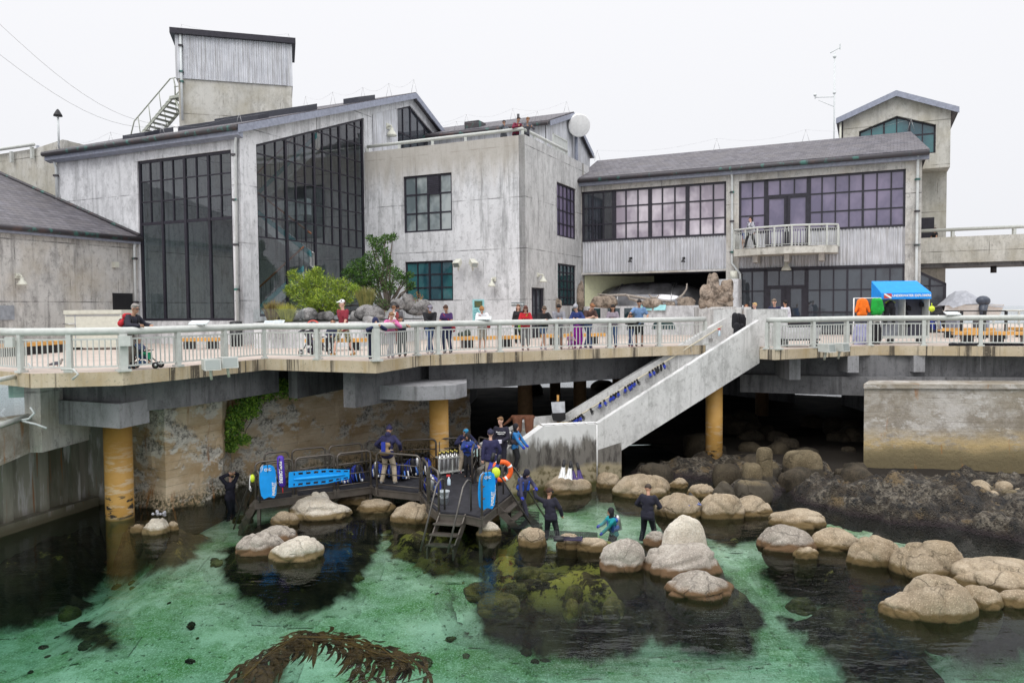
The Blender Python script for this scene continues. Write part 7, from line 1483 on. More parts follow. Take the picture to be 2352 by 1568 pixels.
s = FBR.off(0, -1.2).px(2192, 560)[0]; P_(FBR.w(s, -1.2, z1b-1.05), 'child in pink just visible over the foot bridge parapet', 1.2, 0, 0, 0, (0, 0), None, 'stand', 'fair', (.2, .1, .05), .1, ('kidpink', (.7, .25, .3)), .5, blk, 1, (.1, .1, .1), None, (), 0)
# ------------------------------------------------------------------ divers and staff
def wet_extra(Q): pass
def bc(c, tank=(.5, .5, .5)):
    def f(Q):
        T = Q['T']; o = remesh(capsules([(T(-.09, .10, .40), T(.09, .10, .40), .075, .075), (T(-.10, .09, .15), T(.10, .09, .15), .085, .085), (T(-.14, -.06, .38), T(-.13, -.09, .12), .055, .065), (T(.14, -.06, .38), T(.13, -.09, .12), .055, .065), (T(-.15, .05, .15), T(.15, .05, .15), .08, .08)]), .018, 'buoyancy_vest', [cloth('bc%.2f%.2f%.2f' % c, c)], Q['root'], 2)
        MB().tube([T(0, .22, .02), T(0, .22, .46), T(0, .22, .52)], .075, 10, rs=[.075, .075, .03]).build('tank', M['steel'], Q['root'], local=True)
        mb = MB(); mb.tube([T(0, .2, .54), T(.14, .12, .58), T(.2, -.05, .45), T(.12, -.17, .3)], .012, 5); mb.tube([T(0, .2, .54), T(-.16, .1, .55), T(-.14, -.14, .35)], .012, 5); mb.tube([T(-.17, .0, .12), T(-.1, -.16, .1), T(.1, -.16, .1), T(.17, 0, .12)], .02, 5); mb.build('hose', M['black'], Q['root'], local=True)
    return f
def bluegloves(Q):
    for p in Q['hand']: remesh(capsules([(p, p+V(0, -.03, -.02), .05, .04)]), .014, 'glove', [cloth('gloveblue', (.02, .05, .5))], Q['root'], 1)
PX = lambda x, y: PF(x, y)
cat2 = 'diver'
P_(Pz(530, 1200, -.75)*1, 'young diver in a black wetsuit fixing a mask on the forehead, standing in the shallows', 1.62, 55, 5, 0, (10, 0), ((-.12, -.1, 1.72), (.14, -.1, 1.72)), 'stand', 'fair', (.28, .16, .08), .05, wet_, 1, wet_, 1, (.02, .02, .03), None, (mask(), chest_print('DIVER', .05, WH) if False else wet_extra), 1, cat2)
P_(PX(893, 1110), 'man in navy hood jacket and khaki trousers bending over the walkway rail, back turned', 1.84, 165, 22, 4, (25, 20), ((-.3, -.22, 1.0), (.3, -.22, 1.0)), 'wide', 'tan', None, .05, ('navyfleecehood', (.02, .02, .065)), 1, khaki, 1, (.2, .2, .2), ('beanie', (.025, .022, .07)), (backpack((.25, .17, .09), (.03, .03, .05), .5, .22), lambda Q: MB().cbox(Q['T'](0, .33, .1), (.06, .03, .16)).build('dry_pouch', NAVY, Q['root'], local=True)))
P_(PX(1069, 1084), 'instructor in navy jacket and blue and green cap bending over the child diver', 1.72, 25, 42, -12, (25, 0), ((-.25, -.45, 1.15), (.25, -.55, .95)), 'wide', 'fair', (.1, .06, .04), .08, ('navyjk', (.018, .02, .06)), .85, khaki, 1, (.08, .05, .09), ('cap', (.03, .25, .45)), (), 0)
P_(PX(1076, 1094), 'child diver in black hood and blue drysuit with hands raised beside the instructor', 1.42, -10, 8, 0, (5, -15), ((-.02, -.28, 1.25), (.26, -.35, 1.2)), 'stand', 'tan', None, 0, ('drysuit', (.03, .06, .22)), 1, blk, 1, (.02, .02, .02), ('hood', (.015, .015, .02)), (bluegloves, bc((.02, .06, .38))), 0, cat2)
P_(PX(1128, 1118), 'staff member in navy fleece, cap and khaki trousers seen from behind at the rail', 1.74, 185, 4, 0, (0, 0), ((-.24, -.1, .9), (.26, .1, .8)), 'stand', 'fair', (.05, .03, .02), .1, ('fleece', (.02, .02, .065)), 1, khaki, 1, (.35, .36, .4), ('beanie', (.03, .03, .06)))
P_(Pd(1152, 1060, 24.6), 'young man in a black printed long sleeved wetsuit top standing on the landing', 1.82, -15, 2, 0, (8, -20), ((-.26, -.05, .85), (.08, -.26, 1.05)), 'stand', 'fair', (.20, .11, .05), .07, ('rash', (.016, .014, .028)), 1, wet_, 1, (.05, .05, .06), None, (chest_print('Monterey Bay\nAquarium', .055, WH, .03, .36), heldbox(1, (.06, .05, .05), (.62, .6, .7), 'wet_cloth')), 1, 'person').location.z = .75
P_(Pd(1184, 1052, 24.9), 'diver in black hood with blue sleeves and an orange and grey vest on the landing', 1.5, 70, 5, 0, (0, -10), ((-.2, -.35, .95), (.2, -.35, .95)), 'stand', 'fair', None, 0, ('blackblue', (.03, .18, .45)), 1, blk, 1, (.02, .02, .02), ('hood', (.012, .012, .016)), (bluegloves, bc((.06, .05, .06)), lambda Q: MB().ball(Q['T'](.12, -.02, .22), .11, 8, sc=(1, 1, 1.3)).build('orange_panel', cloth('orangepan', (.75, .1, .02)), Q['root'], local=True)), 1, cat2).location.z = .8
q = Pz(1210, 1185, -.12); P_(q+V(-.1, 0, -.1), 'diver in a black hood and blue vest stepping down the right platform steps', 1.55, 40, 16, 0, (30, 0), ((-.3, -.28, .82), (.2, -.4, 1.1)), 'walk', 'fair', None, 0, ('drysuit3', (.05, .05, .10)), 1, ('drysuit2', (.03, .03, .05)), 1, (.02, .02, .02), ('hood', (.015, .015, .03)), (bluegloves, bc((.02, .08, .45))), 1, cat2)
q = Pz(1266, 1191, 0); P_(V(q.x, q.y, -.84), 'helper in black wetsuit with back turned reaching up to the diver on the steps', 1.72, 160, 10, 10, (10, -30), ((.26, -.1, .95), (-.0, 0, 0)) if False else ((.62, -.35, 1.55), (-.28, -.15, .95))[::-1], 'wide', 'tan', (.06, .03, .02), .14, wet_, 1, wet_, 1, 'fin', None, (mask(),), 1, cat2)
q = Pz(1408, 1194, 0); P_(V(q.x, q.y, -1.14), 'diver in teal suit and black hood waist deep beside the wading man', 1.5, -70, 12, 0, (0, 0), ((-.15, -.42, 1.15), (.15, -.45, 1.0)), 'stand', 'tan', None, 0, ('teal', (.01, .28, .32)), 1, blk, 1, (.02, .02, .02), ('hood', (.012, .012, .015)), (bluegloves, bc((.02, .10, .40))), 1, cat2)
q = Pz(1488, 1193, 0); P_(V(q.x, q.y, -.80), 'man in a black wetsuit with mask on his head wading with his back turned', 1.82, 150, 8, 0, (35, 25), ((-.2, -.3, 1.05), (.22, -.25, 1.05)), 'wide', 'tan', (.06, .045, .035), .05, wet_, 1, wet_, 1, 'fin', None, (mask((.1, .3, .4)),), 1, cat2)
# ================================================================== deck furniture
def D_at(x, y): return Pz(x, y, ZD)
def bench(xa, ya, xb, yb, lab, w_=.42, nl=2, h=.45):
    a, b = D_at(xa, ya), D_at(xb, yb); d = b-a; L_ = d.length; e = d/L_; n = V(-e.y, e.x, 0); rz = math.atan2(e.y, e.x); c = (a+b)/2+n*w_/2; t = thing('bench', c, lab, 'bench', 'varnished wooden benches on the deck')
    mb = MB()
    for k in range(3): mb.cbox(c+n*(w_/3*(k-1))+V(0, 0, h-.07), (L_/2, w_/6-.006, .07), rz)
    mb.build('seat', M['orange_wood'], t)
    for k in range(nl): MB().cbox(a+e*L_*((k+.5)/nl if nl > 2 else (.2, .8)[k])+n*w_/2+V(0, 0, (h-.14)/2), (.2, w_*.42, (h-.14)/2), rz).build('leg', M['blackgloss'], t)
for a in ((-40, 822, 40, 818, 'wooden bench at the far left edge before the stained wall', .4, 2), (45, 817, 155, 808, 'wooden bench left of the cream cabinet', .4, 3), (415, 802, 502, 801, 'short wooden bench under the left tall window'), (700, 806, 842, 804, 'wooden bench where the seated woman sits behind the double stroller', .4, 2),
          (1046, 800, 1195, 796, 'wooden bench with a coat heaped on it behind the white jacket', .4, 2), (1251, 793, 1392, 789, 'wooden bench behind the magenta skirt and brown tee', .4, 2), (1893, 762, 1960, 761, 'wooden bench before the dark ground floor windows', .4, 2),
          (2159, 776, 2286, 776, 'wooden bench just right of the kiosk, the one behind'), (2190, 787, 2400, 788, 'nearest long wooden bench at the right with black gear below', .45, 3), (2315, 773, 2420, 778, 'wooden bench cut by the right picture edge'), (2178, 752, 2205, 752, 'small far bench right of the kiosk')):
    bench(*a[:5], *(a[5:]))
t = thing('litter_bin', D_at(538, 796), 'tall black litter bin beside the left column base', 'bin'); MB().lathe(D_at(538, 796)+V(0, .26, 0), [(.24, 0), (.26, .05), (.26, .85)], 20).build('bin_body', M['blackgloss'], t); MB().lathe(D_at(538, 796)+V(0, .26, 0), [(.27, .86), (.27, .92), (.25, 1.08), (.1, 1.1)], 20).build('lid', M['blackgloss'], t)
q = D_at(215, 803); t = thing('storage_cabinet', q, 'large cream metal storage cabinet with lids in front of the black door', 'cabinet'); c = q+V(0, .5, .78)
MB().cbox(c, (1.14, .48, .68), .02).build('body', M['cream'], t); MB().cbox(c+V(0, 0, .76), (1.17, .52, .08), .02).build('lid', M['cream'], t); mb = MB(); mb.cbox(c+V(-.72, -.49, 0), (.012, .01, .64), .02); mb.cbox(c+V(0, -.49, .62), (1.1, .01, .012), .02); mb.build('door_seam', M['fascia'], t); mb = MB(); mb.tube([c+V(-1.2, -.55, .28), c+V(-.72, -.55, .28)], .025, 6); mb.build('handle', M['steel'], t); MB().ball(c+V(-.78, -.55, .02), .09, 8).build('lock', M['black'], t)
for i in (-1, 1): MB().cbox(q+V(i*.95, .5, .05), (.08, .3, .06)).build('foot', M['black'], t)
# info panels
def panel(c, w_, h, tilt, lab, face, stand=True, txt=4):
    t = thing('info_panel', c, lab, 'sign'); R = Matrix.Rotation(-tilt, 3, 'X'); MB().cbox(c, (w_/2, .015, h/2), rot=R).build('plate', face, t); mb = MB()
    for i in range(txt): z = h*(.3-.6*i/max(1, txt-1)); L_ = w_*(.36 if i % 2 else .42); mb.cbox(c+R@V(-w_*.04, -.018, z), (L_, .002, h*.02), rot=R)
    mb.build('printed_lines', M['fascia'], t)
    if stand: MB().box(c+V(-.04, .03, -h/2-.5), c+V(.04, .09, -.05)).build('post', M['steel'], t)
wp = plain('pale_panel_face', (.62, .68, .68), .4); tealp = plain('pale_teal_panel', (.30, .60, .62), .5)
q = D_at(618, 800); D0_ = q.y; panel(Pd(618, 742, D0_-.3), .42, .34, 1.0, 'left leaf of the slanted white info panel by the planter', wp); panel(Pd(640, 741, D0_-.35), .42, .34, 1.0, 'right leaf of the slanted white info panel by the planter', wp)
for x, y, lab in ((459, 730, 'thin slanted plaque clamped on the rail below the left tall window'), (1112, 734, 'thin slanted plaque on the rail by the white jacket'), (2186, 723, 'thin slanted plaque on the right rail beyond the kiosk')):
    p = (chain((x,), EDGE) or chain((x,), EDGE2))[0]; c = p+V(0, .0, 1.2); t = thing('rail_plaque', c, lab, 'plaque'); MB().cbox(c, (.26, .14, .012), rot=Matrix.Rotation(.35, 3, 'X')).build('plate', wp, t); [MB().tube([c+V(s, 0, 0), c+V(s, 0, -.1)], .015, 5).build('clamp', M['steel'], t) for s in (-.15, .15)]
def onwall(fr, x0, y0, x1, y1, d=.03): a = fr.px(x0, y0, d); b = fr.px(x1, y1, d); return MB(fr).box((a[0], .005, a[1]), (b[0], d, b[1]))
t = thing('teal_board', FB.w(FB.px(1098, 700)[0], .05, 6), 'pale teal exhibit board with a sea picture on the block wall', 'sign'); onwall(FB, 1085, 688, 1112, 748).build('board', tealp, t)
def seapic():
    t = NT('sea_picture'); return t.fin(t.mix(t.noise(3, .4, .6, 5), (.01, .10, .10), (.12, .12, .04)), .5)
onwall(FB, 1089.5, 691, 1108, 706, .036).build('picture', seapic(), t); mb = MB(FB)
for i in range(9):
    a = FB.px(1088, 711+i*3.6, .04); b = FB.px(1098+(i % 3)*2, 712+i*3.6, .04); mb.box((a[0], .03, a[1]), (b[0], .036, b[1]))
mb.build('printed_lines', plain('teal_ink', (.03, .2, .25), .6), t)
t = thing('exit_sign', FB.w(FB.px(1189, 698)[0], .05, 6.3), 'small grey EMERGENCY EXIT sign with an arrow on the block wall', 'sign'); onwall(FB, 1174.5, 694.5, 1203.5, 702).build('plate', plain('grey_sign2', (.18, .21, .22), .5), t)
a = FB.px(1186, 698.2, .04); k = FB.px(1203, 698, .04)[0]-FB.px(1175, 698, .04)[0]; text('EMERGENCY EXIT', FB.w(a[0]-.02, .036, a[1]), FB.e, V(0, 0, 1), k*.095, WH, t, bold=.002); a = FB.px(1199.5, 698.2, .04)
mb = MB(FB); mb.box((a[0]-.07, .03, a[1]-.012), (a[0]+.05, .037, a[1]+.012)); mb.prism([(a[0]+.0, .036, a[1]-.055), (a[0]+.075, .036, a[1]), (a[0]+.0, .036, a[1]+.055), (a[0]+.035, .036, a[1])], (0, 0.0, 0.001)); mb.build('arrow', WH, t)
# wall lamps
def wlamp(fr, x, y, lab, s=1, c='cream'):
    a = fr.px(x, y, .3); p = fr.w(a[0], .32, a[1]); q = fr.w(a[0]-.02, 0.02, a[1]+.22*s); t = thing('wall_lamp', p, lab, 'lamp'); MB(fr).box((a[0]-.1*s, 0, a[1]+.12*s), (a[0]+.1*s, .08, a[1]+.34*s)).build('bracket', M[c], t)
    MB().tube([q, q+fr.n*.28+V(0, 0, .02), p+V(0, 0, .12*s)], .045*s, 8).build('arm', M[c], t); MB().lathe(p-V(0, 0, .16*s), [(.20*s, 0), (.195*s, .05*s), (.13*s, .16*s), (.07*s, .22*s), (.07*s, .3*s)], 16).build('lamp_shade', M[c], t)
for a in ((FB, 1130, 651, 'cream dome wall lamp on the block front above the teal board'), (FR, 1247, 641, 'cream dome wall lamp above the double door on the block side'), (FLW, 50, 646, 'cream dome wall lamp on the stained left wing'), (FG, 899, 303, 'large white dome lamp high on the gable corrugated panel', 1.5)): wlamp(*a)
for fr, x, y, lab, s in ((FE, 1806, 612, 'cream pendant lamp under the balcony above the doors', 1.3), (FE, 1447, 598, 'small dark security lamp on the corrugated wall, left of two', .6), (FE, 1569, 598, 'small dark security lamp on the corrugated wall, right of two', .6)): wlamp(fr, x, y, lab, s, 'cream' if s > 1 else 'black')
def flood(p, R, s=1, body='pale', lab='', tgt=None):
    t = thing('floodlight', p, lab, 'floodlight'); mb = MB(); vs = [V(x*s, y*s, z*s) for x, y, z in ((-.26, -.3, -.2), (.26, -.3, -.2), (.26, -.3, .16), (-.26, -.3, .16), (-.2, .22, -.10), (.2, .22, -.10), (.2, .22, .22), (-.2, .22, .22))]
    mb.add([p+R@v for v in vs], [(0, 1, 2, 3), (7, 6, 5, 4), (0, 4, 5, 1), (3, 2, 6, 7), (0, 3, 7, 4), (1, 5, 6, 2)]); mb.build('housing', M[body], t); mb = MB(); mb.quad(*[p+R@V(x*s, -.306*s, z*s) for x, z in ((-.22, -.16), (.22, -.16), (.22, .12), (-.22, .12))]); mb.build('lens', glass('lamp_lens%d' % len(lab), (.35, .38, .36), 1.5, base=(.2, .22, .21)), t)
    MB().tube([p+R@V(0, 0, -.12), p+V(0, .1, -.4)], .04, 6).build('bracket', M['cream'], t)
RL = Matrix.Rotation(math.radians(38), 3, 'Z') @ Matrix.Rotation(math.radians(-8), 3, 'X')
for x, y, D, lab in ((482, 838, 21.0, 'big pale floodlight on the left deck edge, left one of the pair'), (522, 833, 21.4, 'big pale floodlight on the left deck edge, right one of the pair')): flood(Pd(x, y, D), RL, .85, 'pale', lab)
for x, y, D, lab in ((1896, 800, 27.0, 'floodlight on the right deck edge, left one of the pair'), (1928, 798, 27.2, 'floodlight on the right deck edge, right one of the pair')): flood(Pd(x, y, D), RL, .85, 'pale', lab)
a = FB.px(1052, 604, .5); flood(FB.w(a[0], .5, a[1]), Matrix.Rotation(-.5, 3, 'Z')@Matrix.Rotation(.5, 3, 'X'), .75, 'cream', 'double wall floodlight left head beside the teal window'); a = FB.px(1086, 604, .5); flood(FB.w(a[0], .5, a[1]), Matrix.Rotation(.6, 3, 'Z')@Matrix.Rotation(.5, 3, 'X'), .75, 'cream', 'double wall floodlight right head beside the teal window')
p = posts[3]; tag(MB().cbox(p+V(.13, -.12, .78), (.14, .08, .13), .2).build('post_box', M['pale']), 'pale metal lamp box fixed on the left corner rail post', 'box'); p = posts[1]; tag(MB().cbox(p+V(-.2, -.1, .78), (.1, .06, .13)).build('junction_box', M['pale']), 'pale junction box on the rail near the left edge', 'box')
mb = MB(); q = Pd(150, 850, 19.1) if False else posts[2]+V(-.1, -.2, .1); mb.tube([q, q+V(.35, -.1, 0), q+V(.5, -.15, -.12), q+V(.35, -.15, -.25)], .03, 6); tag(mb.build('conduit_bend', M['pale']), 'pale conduit bending over the deck edge at the left', 'pipe')
# ------------------------------------------------------------------ planter, rocks and plants
pf = [D_at(584, 800), D_at(700, 799), D_at(834, 795), D_at(985, 779)]; zpl = 5.6
t = thing('planter', pf[1], 'low concrete planter wall with rocks and water in front of the tall window', 'planter'); bk = [FB.w(2.6, .1, 0), FG.w(9.2, .1, 0), FG.w(1.0, .1, 0)]
prism_plan(pf+bk, ZD, zpl-.06, 'wall', M['conc'], t); prism_plan([p*1.008 for p in pf]+bk, zpl-.05, zpl-.04, 'soil', plain('dark_planter_soil', (.03, .032, .028), .5), t)
gl = MB(); gl.quad(*[V(p.x, p.y, z) for p, z in ((pf[0], zpl), (pf[1], zpl), (pf[1], zpl+.5), (pf[0], zpl+.5))]); gl.build('glass_guard', M['glass_pane'], t)
def wrock(x0, y0, x1, y1, D, lab, seed, m=None, z=None): c = Pd((x0+x1)/2, (y0+y1)/2, D); rx = (x1-x0)/2/FL*D*1.06; rz = (y1-y0)/2/FL*D*1.06; rock(c-V(0, 0, rz*.3), rx, rx*.6, rz*1.25, seed, m or XR, lab, 0, 2.8, 4, .05, below=rz*.4)
GY = rockmat('grey_garden_rock', (.26, .25, .25), (.42, .41, .40), (.2, .2, .2), -3)
for i, (x0, y0, x1, y1, lab) in enumerate(((690, 708, 727, 735, 'grey boulder in the planter, left one under the willow bush'), (727, 716, 766, 736, 'flat grey boulder in the planter under the willow bush'), (820, 701, 882, 733, 'broad pale flat topped boulder in the planter behind the children'), (836, 726, 872, 754, 'pale boulder at the planter front by the hooded child'), (896, 686, 928, 710, 'rounded grey boulder in the planter behind the maroon top'), (924, 675, 950, 712, 'pointed grey boulder below the teal window'), (936, 687, 986, 722, 'jagged pale boulder at the right end of the planter'), (655, 712, 690, 736, 'pale stone between the grasses in the planter'), (806, 715, 832, 740, 'small grey boulder right of the willow bush'))):
    wrock(x0, y0, x1, y1, (34.4, 34.6, 34.2, 33.2, 37.5, 38.2, 38.4, 34.0, 34.6)[i], lab, 600+i, GY)
def grass(x0, y0, x1, y1, D, n, lab, cols, sp=.5):
    a = Pd((x0+x1)/2, y1, D); w_ = (x1-x0)/FL*D; h = (y1-y0)/FL*D; mb = MB(); rr = random.Random(x0)
    for i in range(n):
        r = rr.uniform(-1, 1); y = rr.uniform(-.3, .3)*w_; b = a+V(r*w_*.22, y*.5, 0); tp = a+V(r*w_*sp+rr.gauss(0, .06), y+rr.gauss(0, .1), h*rr.uniform(.6, 1)*(1-.15*abs(r))); m_ = b+(tp-b)*.5+V(0, 0, h*.12); s = V(.008, 0, 0)
        mb.add([b-s*1.3, b+s*1.3, m_+s, m_-s, tp], [(0, 1, 2, 3), (3, 2, 4)], rr.choice((0, 0, 1)))
    tag(mb.build('grass_tuft', cols), lab, 'grass tuft')
gB = leafmat('rust_grass', (.24, .20, .06), (.14, .09, .03)); gY = leafmat('yellow_grass', (.38, .38, .06), (.20, .22, .04)); gG = leafmat('tall_grass', (.28, .26, .08), (.15, .17, .05))
grass(604, 683, 652, 738, 33.5, 420, 'rusty brown grass tuft at the left end of the planter', gB, .55); grass(638, 690, 682, 742, 33, 380, 'yellow green grass tuft beside the rusty one', gY, .55); grass(815, 652, 866, 710, 36, 520, 'tall ochre green grass clump right of the willow bush', gG, .5)
def shrub(name, lab, blobs, cols, D, base, n=420, L_=.12, W_=.018, cat='shrub', seed=0, lim=.05):
    t = thing(name, Pd(base[0], base[1], D), lab, cat); lb, br = MB(), MB(); b = Pd(base[0], base[1], D)
    for i, (x, y, r, dd) in enumerate(blobs): c = Pd(x, y, D+dd); R_ = r/FL*D; leafblob(lb, c, R_, int(n*(r/22)**1.6), seed+i, (1, .8, .85), L_, W_); limb(br, b, c, lim, lim*.25, seed+i)
    br.build('trunk' if cat == 'tree' else 'branches', bark, t); lb.build('crown' if cat == 'tree' else 'foliage', cols, t)
shrub('willow_bush', 'bright lime green willowy bush in the planter before the tall window', [(690, 655, 26, 0), (720, 645, 26, .3), (750, 655, 28, 0), (785, 660, 24, .2), (700, 685, 26, -.3), (735, 688, 26, -.5), (770, 690, 26, -.3), (800, 682, 20, 0), (675, 635, 14, .3), (730, 625, 14, .2), (672, 670, 16, 0), (722, 703, 16, -.5), (760, 708, 16, -.4), (815, 665, 12, 0)], leafmat('willow', (.34, .43, .05), (.17, .27, .03)), 36, (740, 722), 560, .16, .018, seed=50)
shrub('green_tree', 'dark green leafy tree with twisting trunk leaning on the block wall', [(865, 560, 17, 0), (885, 548, 13, 0), (902, 545, 9, 0), (878, 580, 18, 0), (850, 600, 22, 0), (820, 615, 22, 0), (800, 630, 18, 0), (840, 632, 26, 0), (875, 625, 24, 0), (905, 630, 20, 0), (925, 645, 15, .2), (940, 632, 9, .2), (862, 655, 24, 0), (895, 660, 18, 0), (825, 650, 18, 0), (890, 600, 14, 0), (938, 662, 8, .1), (850, 548, 8, 0), (945, 655, 9, 0)], leafmat('tree', (.10, .21, .03), (.035, .09, .02)), 38.3, (888, 712), 620, .13, .026, 'tree', 80, .08)
shrub('low_bush', 'dark green undergrowth between the willow bush and tall grass', [(680, 690, 14, .3), (668, 705, 14, .3), (860, 690, 16, 0), (880, 700, 14, 0), (835, 700, 12, 0)], leafmat('under', (.08, .16, .03), (.03, .07, .02)), 36.6, (700, 728), 300, .1, .02, seed=110)
shrub('succulent_bush', 'small red tinged green bush on the boulder behind the children', [(852, 722, 7, 0), (865, 719, 8, 0), (880, 717, 8, 0)], leafmat('succ', (.16, .24, .04), (.28, .06, .05)), 34.2, (866, 730), 260, .06, .02, seed=120, lim=.02)
shrub('berry_bush', 'small bush with orange berries below the teal window', [(958, 676, 6, 0), (965, 683, 6, 0), (955, 688, 5, 0)], leafmat('berry', (.22, .26, .04), (.35, .12, .03)), 37.6, (960, 693), 300, .07, .02, seed=130, lim=.02)
# ------------------------------------------------------------------ rocky exhibit under the right building
X = FE.off(0, 2.0); zx = 6.12
t = thing('exhibit_wall', X.w(4, 0, ZD), 'grey concrete tank wall with an arched window before the driftwood exhibit', 'wall')
s0, s1 = X.px(1288, 740)[0], X.px(1606, 740)[0]; mb = MB(X); mb.box((s0, -.35, ZD-.01), (s1, 0, zx)); mb.box((s0, -4.5, zx-.35), (s1+2, -.36, zx-.3)); mb.build('wall', M['conc'], t)
mb = MB(X); a = X.px(1524, 754)[0]; z0_ = X.px(1524, 756)[1]; r = .58; mb.prism([(a+r*1.15*math.cos(k*math.pi/12), .02, z0_+r*math.sin(k*math.pi/12)) for k in range(13)], (0, -.03, 0)); mb.build('arched_window', M['glass_green'], t)
mb = MB(X)
for x in (1314, 1352, 1396, 1434): u = X.px(x, 740)[0]; mb.box((u, 0, zx-.95), (u+.72, .03, zx-.12))
mb.build('tank_window', M['glass_green'], t); mb = MB(X)
for x in (1471, 1502): u = X.px(x, 710, .1)[0]; mb.add([(u, .0, zx+.05), (u+.66, .0, zx+.05), (u+.66, .18, zx-.25), (u, .18, zx-.25)], [(0, 1, 2, 3)])
mb.build('teal_panel', tealp, t)
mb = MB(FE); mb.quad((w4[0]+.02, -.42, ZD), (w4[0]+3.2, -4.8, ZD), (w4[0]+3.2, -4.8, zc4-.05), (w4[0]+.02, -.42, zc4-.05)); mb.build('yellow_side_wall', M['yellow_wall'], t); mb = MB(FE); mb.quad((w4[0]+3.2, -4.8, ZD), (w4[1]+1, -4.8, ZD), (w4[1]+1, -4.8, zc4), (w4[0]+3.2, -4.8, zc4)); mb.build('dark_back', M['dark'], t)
# curved acrylic tunnel
t = thing('acrylic_tunnel', FE.w(4, -1.6, zx), 'long curved grey acrylic tunnel inside the exhibit opening', 'tunnel'); sa, sb_ = FE.off(0, -1.6).px(1347, 700)[0], FE.off(0, -1.6).px(1640, 700)[0]; mb = MB(FE); N = 24; vs = []
for i in range(N+1):
    u = sa+(sb_-sa)*i/N; q = (i/N-.5)*2; hh_ = 1.75*max(.02, 1-abs(q)**2.6)**.5
    for j in range(9): an = math.pi*.5*j/8; vs.append((u, -1.9+1.5*math.cos(an)*max(.15, 1-abs(q)**3), zx-.3+hh_*math.sin(an)))
mb.add(vs, [(i*9+j, (i+1)*9+j, (i+1)*9+j+1, i*9+j+1) for i in range(N) for j in range(8)], 0, True)
acr = glass('acrylic', (.20, .20, .21), 1.75, base=(.06, .06, .062), rough=.08); mb.build('acrylic', acr, t); mb = MB(FE)
for f in (.13, .33, .72): i = int(N*f); mb.tube([Vector(vs[i*9+j])+V(0, .02, .02) for j in range(9)], .035, 5)
mb.build('rib', M['steel'], t)
wood = plain('driftwood', (.36, .32, .28), .9, var=.2, sc=9)
def branch(pts, rs, lab, D=43.6):
    tag(MB().tube([Pd(x, y, D+dd) for x, y, dd in pts], 0, 7, 0, rs=rs).build('driftwood', wood), lab, 'driftwood')
branch([(1372, 675.5, 0), (1400, 678, -.2), (1435, 677, 0), (1470, 683, .2), (1500, 689, 0), (1550, 694, 0)], [.03, .06, .07, .08, .09, .05], 'long grey driftwood branch lying across the exhibit')
branch([(1435, 675, -.4), (1443, 680, -.4), (1446, 686, -.3), (1470, 692, -.2), (1490, 698, 0)], [.04, .06, .07, .1, .08], 'forked short driftwood branch left of the centre rock')
branch([(1578, 651, 0), (1577, 663, 0), (1570, 675, 0), (1562, 683, 0), (1555, 690, 0)], [.03, .05, .06, .08, .1], 'upright curved driftwood branch at the right of the exhibit')
branch([(1490, 676, -.3), (1497, 683, -.3), (1508, 684, -.3), (1514, 678, -.3)], [.03, .06, .06, .03], 'antler shaped driftwood over the centre rock')
XR = rockmat('exhibit_rock', (.34, .27, .21), (.48, .40, .33), (.3, .25, .2), -3)
for i, (a, lab) in enumerate((((1361, 679, 1417, 706), 'broad brown rock under the long driftwood'), ((1480, 686, 1520, 706), 'round rock in the middle of the exhibit'), ((1525, 694, 1549, 706), 'small rock right of the middle exhibit rock'), ((1557, 682, 1595, 706), 'rounded rock at the foot of the upright driftwood'), ((1272, 686, 1290, 706), 'small rock at the left end of the tank wall'))): wrock(*a, 43.3, lab, 700+i)
wrock(1325, 649, 1342, 706, 44.6, 'tall narrow rock pillar at the left side of the exhibit opening', 710)
q = FE.px(1640, 700, 1.2); q2 = FE.px(1696, 700, 1.2); t = thing('rock_pier', FE.w(q[0], .6, ZD), 'square concrete pier behind the stacked climbing rocks', 'pier'); MB(FE).box((q[0], .05, ZD), (q2[0], 1.2, FE.px(1660, 641, 1.2)[1])).build('pier', M['conc'], t); MB(FE).cyl((q2[0]-.35, .6, FE.px(1660, 641, 1.2)[1]), .2, .45, 12).build('vent_cap', M['cream'], t)
rocksL = 'stacked brown rocks against the pier'
for i, (x0, y0, x1, y1) in enumerate(((1623, 627, 1650, 690), (1608, 654, 1630, 688), (1656, 642, 1682, 674), (1644, 666, 1682, 692), (1606, 678, 1623, 707), (1621, 676, 1641, 707), (1638, 679, 1666, 707), (1662, 684, 1682, 707), (1645, 655, 1660, 672))):
    wrock(x0, y0, x1, y1, 40.6, ['tallest standing rock of the stack by the pier', 'round rock left of the tallest stacked rock', 'pale round rock at the top right of the stack', 'wide rock in the middle right of the stack', 'rock at the lower left corner of the stack', 'second rock from the left in the bottom row of the stack', 'third rock from the left in the bottom row of the stack', 'rock at the lower right corner of the stack', 'small rock wedged in the middle of the stack'][i], 720+i)
a0, a1 = Pd(1605, 740, 40.6), Pd(1690, 740, 40.2); tag(prism_plan([V(a0.x, a0.y, 0), V(a1.x, a1.y, 0), V(a1.x, a1.y+1, 0), V(a0.x, a0.y+1, 0)], ZD, 6-(706-707)/FL*40.4, 'plinth', M['conc_side']), 'stained concrete base below the stacked rocks', 'wall')
